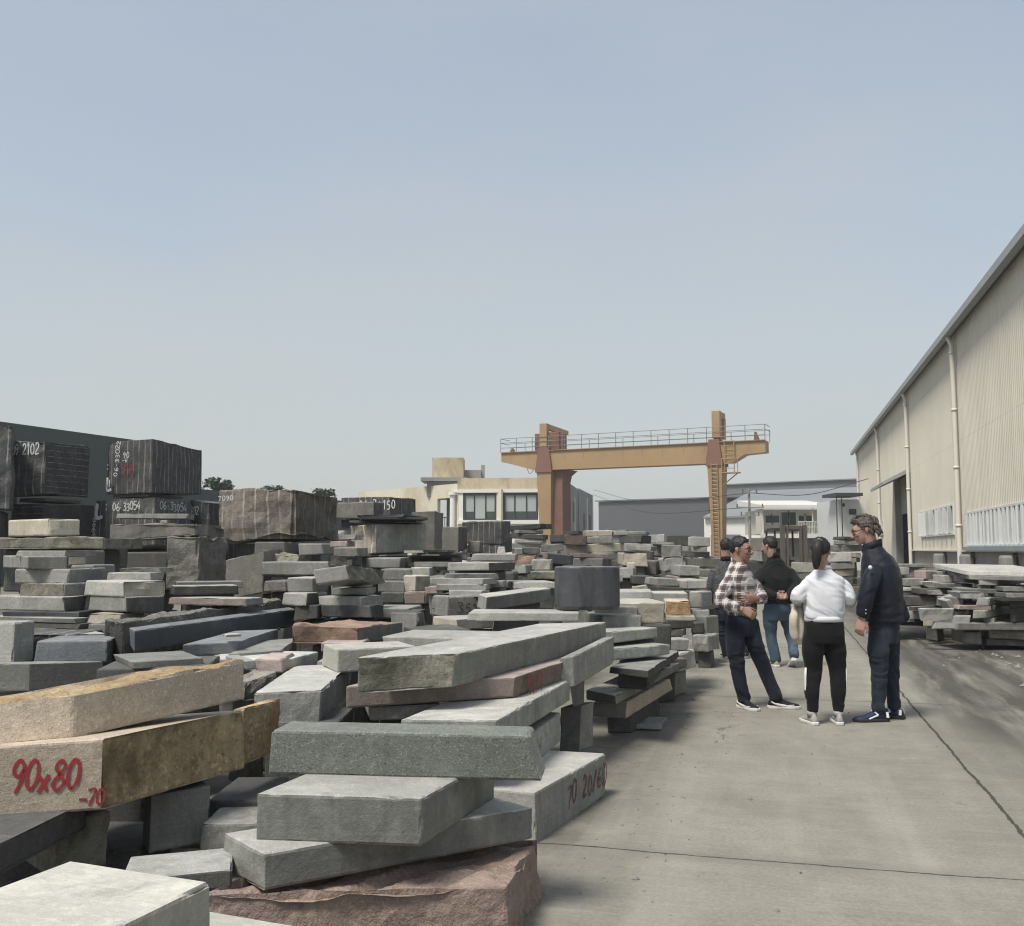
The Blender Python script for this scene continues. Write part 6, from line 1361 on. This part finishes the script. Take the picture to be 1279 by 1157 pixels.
        for t, hw, hh in secs:
            ring = []
            for i in range(16):
                an = 2 * math.pi * i / 16; sy = math.sin(an); z = .018 + (hh - .018) * (max(0, sy) ** .8) if sy > 0 else .018
                ring.append(bm.verts.new(g_ + f * t * k + x * hw * k * (math.copysign(abs(math.cos(an)) ** .8, math.cos(an))) * (1 - .25 * max(0, sy)) + Vector((0, 0, z))))
            rings.append(ring)
        for p, q in zip(rings, rings[1:]):
            for i in range(16): bm.faces.new((p[i], p[(i + 1) % 16], q[(i + 1) % 16], q[i]))
        bm.faces.new(rings[0][::-1]); bm.faces.new(rings[-1]); tube(bm, [g_ + Vector((0, 0, .07)), g_ + Vector((0, 0, .115))], .042, 14)
        so_ = bmesh.new(); ol = [(-.082, .02), (-.07, .034), (-.03, .039), (.04, .041), (.10, .049), (.15, .051), (.19, .040), (.212, .018)]
        out_ = [g_ + f * t * k + x * w_ * k for t, w_ in ol] + [g_ + f * t * k - x * w_ * k for t, w_ in ol[::-1]]
        lv = [[so_.verts.new(p + (p - g_ - f * .06).normalized() * e + Vector((0, 0, z))) for p in out_] for z, e in ((.002, 0), (.012, .004), (.026, .004), (.030, 0))]
        for p, q in zip(lv, lv[1:]):
            for i in range(len(out_)): so_.faces.new((p[i], p[(i + 1) % len(out_)], q[(i + 1) % len(out_)], q[i]))
        so_.faces.new(lv[0][::-1]); so_.faces.new(lv[-1]); bmesh.ops.recalc_face_normals(bm, faces=bm.faces[:]); bmesh.ops.recalc_face_normals(so_, faces=so_.faces[:])
        mk = []
        if mark:
            for side in (-1, 1):
                for stroke in mark[0]:
                    q = bmesh.new(); pts = [g_ + f * t * k + x * side * (.0475 - .02 * max(0, (z - .05) / .05)) * k + Vector((0, 0, z)) for t, z, r in stroke]; tube(q, bone(pts, 3) if len(pts) > 2 else pts, [(.004, r) for r in ([stroke[min(len(stroke) - 1, i // 3)][2] for i in range(len(stroke) * 3 - 2)] if len(pts) > 2 else [z_[2] for z_ in stroke])], 8, ref=x); mk.append(q)
        if M: [bmesh.ops.transform(b_, matrix=M, verts=b_.verts[:]) for b_ in [bm, so_] + mk]
        o = obj('shoe', bm, MATS[upper], s.root, smooth=True); obj('sole', so_, MATS[sole], o)
        for q in mk: obj('side_stripe', q, MATS[mark[1]], o)
    def torso(s, bm, secs, F, n=24, pw=2.5):
        F = Vector((F[0], F[1], 0)).normalized(); X = Vector((F.y, -F.x, 0)); loft(bm, [(c, X * w_, F * d_) for c, w_, d_ in secs], n, pw)
    def ring(s, name, c, rx, ry, F, th, m, tilt=0.0, parent=None):
        F = Vector((F[0], F[1], 0)).normalized(); X = Vector((F.y, -F.x, 0)); bm = bmesh.new(); pts = [c + X * rx * math.cos(t) + F * ry * math.sin(t) + NF * (-tilt * math.sin(t)) for t in [2 * math.pi * i / 20 for i in range(20)]]
        for i in range(20):
            pass
        rings = []
        for i, p in enumerate(pts):
            o_ = (p - c); o_.z = 0; o_.normalize(); rings.append([bm.verts.new(p + o_ * a + NF * b) for a, b in ((-.4 * th, -th * 2), (.5 * th, -th * 2), (.3 * th, th * 1.6), (-.5 * th, th * 1.6))])
        for i in range(20):
            a, b = rings[i], rings[(i + 1) % 20]
            for k in range(4): bm.faces.new((a[k], a[(k + 1) % 4], b[(k + 1) % 4], b[k]))
        bmesh.ops.recalc_face_normals(bm, faces=bm.faces[:]); return obj(name, bm, m, parent or s.root, smooth=True)

SW = ([[(.15, .040, .004), (.06, .034, .011), (-.02, .050, .007), (-.055, .068, .003)]], 'shoe_white')     # curved tick on the black shoes
CHV = ([[(.10, .03, .007), (.02, .062, .008)], [(.02, .062, .008), (.045, .088, .007)], [(-.06, .04, .012), (-.06, .085, .012)]], 'shoe_white')

# --- woman in white sweatshirt, seen from behind
p = Person(1028, 8.62, 'woman with a long black ponytail in white sweatshirt and black trousers, seen from behind', 'skin_warm'); J = p.J; F = (.06, 1)
neck, hc = J(1027, 713), J(1025, 689)
E = p.head(hc, (.42, .9, -.08), k=1.0, style='woman', neck=neck)
p.torso(p.body, [(J(1028, 800), .13, .09), (J(1028, 770), .12, .085), (J(1029, 735), .12, .08), (J(1029, 721), .08, .06)], F)
LS, RS = J(1015, 733), J(1044, 733); le, lw, re, rw = J(995.5, 744, -.02), J(997.5, 757, .13), J(1063, 746, .0), J(1059, 752, .2)
for a, b, c_ in ((LS, le, lw), (RS, re, rw)): limb(p.body, [a, b, c_], [.028, .03, .027])
hand(p.body, lw, Vector((.25, .35, -.9)), Vector((1, -.2, .1)), -1, curl=1.0, s=.92); hand(p.body, rw, Vector((-.5, .8, .1)), Vector((-.6, -.3, -.6)), 1, curl=.6, s=.92)
hL, hR, kL, kR, aL, aR = J(1017, 787), J(1041, 787), J(1016, 838, .03), J(1046, 838, .03), J(1014, 886), J(1047, 886)
for a, b, c_ in ((hL, kL, aL), (hR, kR, aR)): limb(p.body, [a, b, c_], [.075, .045, .035])
t = bmesh.new(); p.torso(t, [(J(1029, 772), .164, .116), (J(1029, 766), .170, .122), (J(1029, 752), .172, .124), (J(1029, 737), .172, .122), (J(1029, 727), .174, .11), (J(1029, 721.5), .160, .098), (J(1028.5, 717), .110, .082), (J(1028, 710.5), .066, .064)], F, pw=2.35)
limb(t, [J(1012.5, 727), J(1004, 735.5, -.01), J(996.5, 745, -.02), J(996.5, 748, .03)], [.052, .057, .058, .056]); limb(t, [J(1046.5, 727), J(1054.5, 735.5), J(1061.5, 748), J(1059, 753, .14)], [.055, .064, .062, .052])
sw = solid('sweatshirt', t, MATS['white_cotton'], p.root, .0085, 4, .016, fold=[(le, .16, .9), (re, .16, .9), (J(1029, 765), .14, .7)], seed=1)
p.ring('hem_band', J(1029, 772.5), .165, .118, F, .013, MATS['white_cotton'], parent=sw); p.ring('neckband', J(1028, 711), .068, .066, F, .009, MATS['white_cotton'], tilt=.02, parent=sw)
t = bmesh.new(); limb(t, [le + Vector((0, 0, -.02)), lw + Vector((0, -.01, .02))], [.05, .042]); solid('sleeve', t, MATS['grey_rib'], p.root, .008, 3, .006)
t = bmesh.new(); p.torso(t, [(J(1029, 766), .150, .10), (J(1029, 780), .168, .118), (J(1029, 792), .172, .125), (J(1029, 803), .16, .115)], F); limb(t, [hL, J(1015, 812, .01), kL, J(1014, 862), J(1015, 880), J(1014.5, 889)], [.088, .094, .074, .066, .05, .046]); limb(t, [hR, J(1043, 812, .01), kR, J(1047, 862), J(1047, 880), J(1047, 889)], [.088, .094, .074, .066, .05, .046])
tr = solid('trousers', t, MATS['black_knit'], p.root, .009, 4, .008, fold=[(kL, .12, .8), (kR, .12, .8), (aL, .1, 1.0), (aR, .1, 1.0)], seed=2)
for q, xs in ((-1, ((1006.3, 834), (1005.6, 846), (1005.6, 860), (1007.6, 876))), (1, ((1056, 834), (1056.2, 846), (1056.4, 860), (1053.6, 876)))):
    t = bmesh.new(); tube(t, [J(x_, y_, .0) for x_, y_ in xs], [(.007, .022), (.009, .026), (.009, .026), (.006, .02)], 10, ref=Vector((1, 0, 0))); obj('side_stripe', t, MATS['shoe_white'], tr, smooth=True)
for a, dv in ((aL, (-.16, 1)), (aR, (.12, 1))): p.shoe(a, dv, 'shoe_grey', 'shoe_white', L=.255)
h = p.hair[0]; tail = [E(0, -.098, .075), E(-.0, -.132, .062), E(-.008, -.150, .01), E(-.015, -.146, -.06), E(-.02, -.138, -.12), E(-.026, -.128, -.165)]
limb(h, tail, [.024, .034, .044, .042, .032, .008]); 
rnd = random.Random(2)
for i in range(16):
    o_ = Vector((rnd.uniform(-.026, .026), rnd.uniform(-.02, .02), 0)); tube(h, bone([q + o_ * (1.0 if 0 < j < 5 else .5) for j, q in enumerate(tail)], 2), [.006] + [.009] * 9 + [.002], 6)
t = bmesh.new(); tube(t, [E(-.028, -.10, .088), E(0, -.112, .096), E(.028, -.10, .088)], [.005, .009, .005], 8); p.late.append(('hair_clip', t, MATS['hair_clip']))
p.finish()
# garment in her hand
t = bmesh.new(); c0 = p.o
pts = [J(998, 752, .16), J(998, 765, .10), J(997, 780, .08), J(998, 794, .08), J(1000, 805, .08)]
limb(t, pts, [.03, .055, .066, .066, .05]); limb(t, [J(994, 754, .12), J(992, 770, .02), J(992, 788, .03), J(994, 797, .04)], [.02, .04, .036, .03]); limb(t, [J(1001, 760, .13), J(1004, 778, .12), J(1003, 798, .12)], [.03, .04, .035])
gj = solid('folded_jacket', t, MATS['cream_cotton'], None, .008, 4, .016, seed=7); gj.location = p.o; tag(gj, 'cream jacket hanging folded from the left hand of the ponytailed woman', 'jacket')

# --- tall man in navy jacket, facing left
p = Person(1104, 8.82, 'tall man in navy jacket and jeans with grey brown wavy hair and glasses, facing left', 'skin_pink'); J = p.J; F = (-.88, .47)
neck, hc = J(1090, 688, .02), J(1079, 662.5, .0)
p.head(hc, (-.93, .22, -.30), up=Vector((.12, 0, 1)), k=1.05, hair='hair_grey_brown', style='wavy', glasses=True, neck=neck)
p.torso(p.body, [(J(1104, 800), .13, .09), (J(1104, 765), .13, .09), (J(1102, 722), .12, .08), (J(1097, 703), .09, .07), (J(1091, 690), .06, .06)], F)
ls, le, lw = J(1096, 714, -.09), J(1082.5, 744, -.24), J(1076.5, 772, -.22); rs, re, rw = J(1110, 717, .09), J(1112, 745, .22), J(1096, 764, .30)
for a, b, c_ in ((ls, le, lw), (rs, re, rw)): limb(p.body, [a, b, c_], [.03, .032, .03])
hand(p.body, lw + Vector((-.005, 0, -.012)), Vector((-.22, 0, -1)), Vector((.5, .75, -.1)), 1, curl=.75, s=1.04); hand(p.body, rw, Vector((-.8, .3, -.4)), Vector((0, -1, 0)), 1, curl=.5)
hN, kN, aN, hF, kF, aF = J(1098, 790, -.08), J(1098.5, 836, -.09), J(1097, 885, -.06), J(1111, 790, .08), J(1113, 835, .09), J(1117, 884, .10)
for a, b, c_ in ((hN, kN, aN), (hF, kF, aF)): limb(p.body, [a, b, c_], [.08, .05, .04])
t = bmesh.new(); p.torso(t, [(J(1105, 776), .205, .165), (J(1104.5, 762), .205, .165), (J(1102.5, 740), .212, .168), (J(1100.5, 722), .218, .172), (J(1099, 707), .205, .158), (J(1096, 696), .16, .13), (J(1092, 688), .105, .098), (J(1089.5, 682), .078, .08)], F)
limb(t, [J(1095, 711, -.12), J(1088, 724, -.215), le, J(1080, 760, -.235), lw + Vector((.004, 0, .014))], [.072, .078, .07, .062, .052]); limb(t, [J(1109, 711, .1), J(1114, 724, .18), re, rw], [.072, .076, .068, .055])
limb(t, [J(1122, 752, -.02), J(1128, 770, -.03), J(1129, 777, -.03)], [.06, .06, .04])
jk = solid('jacket', t, MATS['navy_quilt'], p.root, .0095, 4, .014, fold=[(le, .16, .8), (J(1104, 765), .2, .5)], seed=3)
p.ring('collar', J(1089, 681.5), .077, .08, F, .018, MATS['navy_quilt'], tilt=.03, parent=jk)
t = bmesh.new(); b_ = J(1087, 709, -.300); ball(t, Vector((b_.x, b_.y, b_.z)), (.018, .012, .018)); obj('round_badge', t, MATS['shoe_white'], jk, smooth=True)
for yy in (762, 766.5): t = bmesh.new(); ball(t, J(1081.5, yy, -.295), (.007, .005, .007), None, 10, 6); obj('cuff_button', t, MATS['grey_rib'], jk, smooth=True)
t = bmesh.new(); p.torso(t, [(J(1104, 768), .165, .12), (J(1104, 785), .172, .13), (J(1104, 803), .155, .115)], F); limb(t, [hN, J(1097, 812, -.09), kN, J(1097.5, 862, -.075), J(1097, 881, -.06), J(1097, 888, -.06)], [.09, .092, .070, .062, .057, .054]); limb(t, [hF, J(1111, 812, .085), kF, J(1115, 862, .1), J(1117, 880, .1), J(1117, 887, .1)], [.09, .09, .07, .062, .057, .054])
solid('jeans', t, MATS['denim_dark'], p.root, .009, 3, .015, fold=[(kN, .12, .9), (kF, .12, .9), (aN, .14, 1.1), (aF, .14, 1.1)], seed=4)
p.shoe(aN + Vector((0, 0, 0)), (-1, -.06), 'shoe_navy', 'shoe_sole_dark', L=.30, mark=CHV); p.shoe(aF, (-.75, .6), 'shoe_navy', 'shoe_sole_dark', L=.30, mark=CHV)
p.finish()

# --- man in checked shirt, three quarter front
p = Person(930, 9.5, 'smiling man in plaid shirt and glasses with hands clasped and one leg forward', 'skin_tan'); J = p.J; F = (.72, -.69)
neck, hc = J(922, 708, 0), J(925.5, 687, -.02)
p.head(hc, (.86, -.5, -.02), k=1.0, glasses=True, neck=neck)
p.torso(p.body, [(J(927, 785), .13, .09), (J(925, 760), .125, .09), (J(923, 730), .12, .08), (J(923, 716), .08, .06)], F)
rs, re, rw = J(914, 729, -.06), J(900, 750, -.20), J(928, 762, -.30); ls, le, lw = J(934, 728, .06), J(951, 746, .04), J(944, 748, -.16)
for a, b, c_ in ((rs, re, rw), (ls, le, lw)): limb(p.body, [a, b, c_], [.03, .031, .029])
hand(p.body, rw, Vector((.85, -.15, -.45)), Vector((.1, .9, -.3)), 1, curl=.7); hand(p.body, lw, Vector((-1, -.35, -.02)), Vector((.2, .9, .1)), -1, curl=.45, spread=.25)
hR, kR, aR, hL, kL, aL = J(918, 776, -.05), J(920, 825, -.07), J(929, 872.5, -.03), J(936, 776, .05), J(950, 822, -.03), J(970, 869, -.03)
aR.z = max(aR.z, .09); aL.z = max(aL.z, .09)
for a, b, c_ in ((hR, kR, aR), (hL, kL, aL)): limb(p.body, [a, b, c_], [.08, .05, .038])
t = bmesh.new(); p.torso(t, [(J(927, 769), .165, .122), (J(926, 758), .168, .128), (J(924.5, 742), .176, .128), (J(923.5, 728), .184, .124), (J(923, 717), .162, .105), (J(922.5, 709.5), .115, .09), (J(922.5, 702), .066, .068)], F)
limb(t, [J(912, 725, -.08), J(906, 735, -.15), re, J(914, 757, -.26), rw + Vector((-.03, .01, .0))], [.064, .068, .063, .058, .046]); limb(t, [J(936, 724, .08), J(943, 734, .1), le, J(949, 748, -.06), lw + Vector((.03, .02, 0))], [.064, .068, .063, .058, .048])
sh = solid('shirt', t, MATS['plaid_cotton'], p.root, .0085, 4, .010, fold=[(re, .15, 1), (le, .15, 1), (J(926, 762), .15, .7)], seed=5)
p.ring('collar', J(922.5, 703), .068, .068, F, .014, MATS['plaid_cotton'], tilt=.03, parent=sh)
t = bmesh.new(); p.torso(t, [(J(926, 764), .150, .108), (J(927, 778), .165, .118), (J(928, 794), .15, .108)], F); limb(t, [hR, J(918, 802, -.07), kR, J(924, 852, -.05), J(929, 870, -.03), J(929.5, 877, -.03)], [.088, .09, .073, .065, .06, .057]); limb(t, [hL, J(941, 800, .01), kL, J(960, 848, -.03), J(968, 866, -.03), J(970, 873, -.03)], [.088, .088, .072, .064, .06, .057])
solid('jeans', t, MATS['denim_navy'], p.root, .009, 3, .015, fold=[(kR, .12, .8), (kL, .12, .8), (aR, .14, 1.1), (aL, .14, 1.1)], seed=6)
p.shoe(aR, (.42, -.9), 'shoe_black', 'shoe_white', L=.28, mark=SW); p.shoe(aL, (1, -.12), 'shoe_black', 'shoe_white', L=.29, mark=SW)
p.finish()

# --- man in black jacket walking away, hands behind his back
p = Person(972, 12.75, 'man in black jacket and blue jeans walking away with hands behind his back', 'skin_warm'); J = p.J; F = (.02, 1)
neck, hc = J(966, 699), J(961, 683)
p.head(hc, (-.62, .78, -.1), k=1.03, neck=neck)
p.torso(p.body, [(J(971, 765), .13, .09), (J(970, 745), .13, .09), (J(969, 720), .12, .08), (J(968, 706), .09, .07)], F)
ls, le, lw = J(956, 717), J(944, 731, -.12), J(970, 745, -.24); rs, re, rw = J(982, 717), J(996, 732, -.12), J(981, 746, -.26)
for a, b, c_ in ((ls, le, lw), (rs, re, rw)): limb(p.body, [a, b, c_], [.03, .032, .03])
hand(p.body, rw, Vector((-1, -.1, .12)), Vector((0, -.9, .35)), 1, curl=1.0); hand(p.body, lw, Vector((1, -.05, .05)), Vector((0, -1, .1)), -1, curl=1.0)
hL, kL, aL, hR, kR, aR = J(961, 762), J(963, 792, .06), J(968, 822, .05), J(981, 762), J(987, 789, .05), J(991, 816, -.12)
for a, b, c_ in ((hL, kL, aL), (hR, kR, aR)): limb(p.body, [a, b, c_], [.08, .05, .04])
t = bmesh.new(); p.torso(t, [(J(971, 754), .20, .14), (J(970, 742), .205, .15), (J(969.5, 722), .22, .15), (J(969, 712), .19, .125), (J(968, 704), .13, .10), (J(966.5, 695.5), .078, .075)], F)
limb(t, [J(954, 714), J(948.5, 722, -.04), le, J(957, 741, -.2), lw], [.072, .076, .070, .062, .05]); limb(t, [J(984, 714), J(990.5, 722, -.04), re, J(989, 742, -.2), rw + Vector((.03, 0, 0))], [.072, .076, .070, .062, .05])
jk = solid('jacket', t, MATS['black_wool'], p.root, .011, 4, .012, seed=8); p.ring('collar', J(966.5, 695), .076, .074, F, .018, MATS['black_wool'], tilt=.02, parent=jk)
t = bmesh.new(); p.torso(t, [(J(971, 750), .165, .12), (J(971, 764), .17, .128), (J(971, 775), .155, .11)], F); limb(t, [hL, J(962, 778, .03), kL, J(966, 808, .05), J(968, 821, .05), J(968, 826, .05)], [.09, .093, .076, .069, .066, .063]); limb(t, [hR, J(984, 776, .03), kR, J(990, 803, -.03), J(991, 814, -.1), J(991, 821, -.12)], [.09, .092, .075, .068, .065, .06])
solid('jeans', t, MATS['denim_blue'], p.root, .011, 3, .016, fold=[(kL, .12, .8), (kR, .12, .8), (aL, .15, 1.1), (aR, .15, 1.1)], seed=9)
p.shoe(aL, (-.12, 1), 'shoe_tan', 'shoe_white', L=.28); p.shoe(aR, (.1, 1), 'shoe_grey', 'shoe_white', L=.28, lift=.45)
p.finish(.007)

# --- man half hidden behind, patterned dark shirt
p = Person(907, 13.75, 'man in finely checked dark shirt half hidden behind the man in plaid', 'skin_warm'); J = p.J; F = (.15, 1)
neck, hc = J(907, 699), J(907, 684.5)
p.head(hc, (.2, .95, -.05), k=1.03, neck=neck)
p.torso(p.body, [(J(908, 765), .13, .09), (J(908, 745), .13, .09), (J(907, 720), .12, .08), (J(907, 707), .09, .07)], F)
ls, le, lw = J(896, 716), J(888, 733, .02), J(893, 752, .12); rs, re, rw = J(918, 716), J(928, 733, .02), J(925, 752, .12)
for a, b, c_, q in ((ls, le, lw, -1), (rs, re, rw, 1)): limb(p.body, [a, b, c_], [.03, .032, .03]); hand(p.body, c_, Vector((0, .4, -.9)), Vector((-q, 0, 0)), q, curl=.6)
hL, kL, aL, hR, kR, aR = J(900, 762), J(903, 790, .03), J(908, 815), J(917, 762), J(923, 790, .03), J(931, 814, .02)
for a, b, c_ in ((hL, kL, aL), (hR, kR, aR)): limb(p.body, [a, b, c_], [.08, .05, .04])
t = bmesh.new(); p.torso(t, [(J(908, 760), .185, .13), (J(908, 742), .185, .135), (J(907, 722), .195, .135), (J(907, 712), .175, .11), (J(907, 705), .12, .09), (J(907, 699.5), .07, .068)], F)
limb(t, [J(893, 712), le, lw], [.07, .066, .05]); limb(t, [J(921, 712), re, rw], [.07, .066, .05])
sh = solid('shirt', t, MATS['check_cotton'], p.root, .011, 4, .010, seed=10); p.ring('collar', J(907, 699), .074, .072, F, .017, MATS['dark_collar'], tilt=.02, parent=sh)
t = bmesh.new(); p.torso(t, [(J(908, 755), .16, .115), (J(908, 766), .165, .12), (J(908, 776), .15, .105)], F); limb(t, [hL, kL, J(908, 820)], [.09, .074, .06]); limb(t, [hR, kR, J(931, 819, .02)], [.09, .074, .06])
solid('jeans', t, MATS['denim_navy'], p.root, .011, 4, .010, seed=11)
p.shoe(aL, (-.15, 1), 'shoe_black', 'shoe_grey'); p.shoe(aR, (.15, 1), 'shoe_black', 'shoe_grey')
p.finish(.007)

# ------------------------------------------------------------------ small litter on the concrete
def bits(name, n, seed, fn, smin, smax, m, label, cat):
    rnd = random.Random(seed); bm = bmesh.new()
    for i in range(n):
        a, b = fn(rnd); c = road(a, b); s = rnd.uniform(smin, smax) * (1 if rnd.random() < .8 else 1.8); k = [Vector((rnd.uniform(.5, 1) * q[0] * s, rnd.uniform(.5, 1) * q[1] * s, rnd.uniform(.4, .8) * q[2] * s)) for q in ((1, 0, 0), (0, 1, 0), (-1, 0, 0), (0, -1, 0), (0, 0, 1), (.3, .3, -.2))]
        v = [bm.verts.new(c + q + Vector((0, 0, .1 * s))) for q in k]
        for f in ((0, 1, 4), (1, 2, 4), (2, 3, 4), (3, 0, 4), (1, 0, 5), (2, 1, 5), (3, 2, 5), (0, 3, 5)): bm.faces.new([v[j] for j in f])
    tag(obj(name, bm, m), label, cat, kind='stuff')
bits('stone_chips', 420, 5, lambda r: (-1.0 + abs(r.gauss(0, .35)), r.uniform(3, 22)), .004, .015, MATS['chip_grey'], 'grey stone chips scattered along the foot of the left piles', 'stone chips')
bits('gravel_crumbs', 300, 6, lambda r: (r.uniform(-.6, 5), r.uniform(3, 20)), .003, .010, MATS['chip_dark'], 'dark crumbs of gravel scattered over the concrete lane', 'gravel')
bits('stone_rubble', 160, 7, lambda r: (r.gauss(3.3, .6), r.uniform(11.5, 26)), .01, .045, MATS['chip_grey'], 'stone rubble strewn before the warehouse pile', 'rubble')

# ------------------------------------------------------------------ air: thin even haze that pales the far sheds
bm = bmesh.new(); box(bm, (0, 195, 7.25), (720, 520, 16.5))
hm = bpy.data.materials.new('haze'); hm.use_nodes = True; ht_ = hm.node_tree
for n_ in list(ht_.nodes): ht_.nodes.remove(n_)
ho = ht_.nodes.new('ShaderNodeOutputMaterial'); pv = ht_.nodes.new('ShaderNodeVolumePrincipled'); pv.inputs['Color'].default_value = (.86, .89, .92, 1); pv.inputs['Density'].default_value = .0011; pv.inputs['Anisotropy'].default_value = .2
ht_.links.new(pv.outputs[0], ho.inputs['Volume'])
tag(obj('haze', bm, hm), kind='stuff')
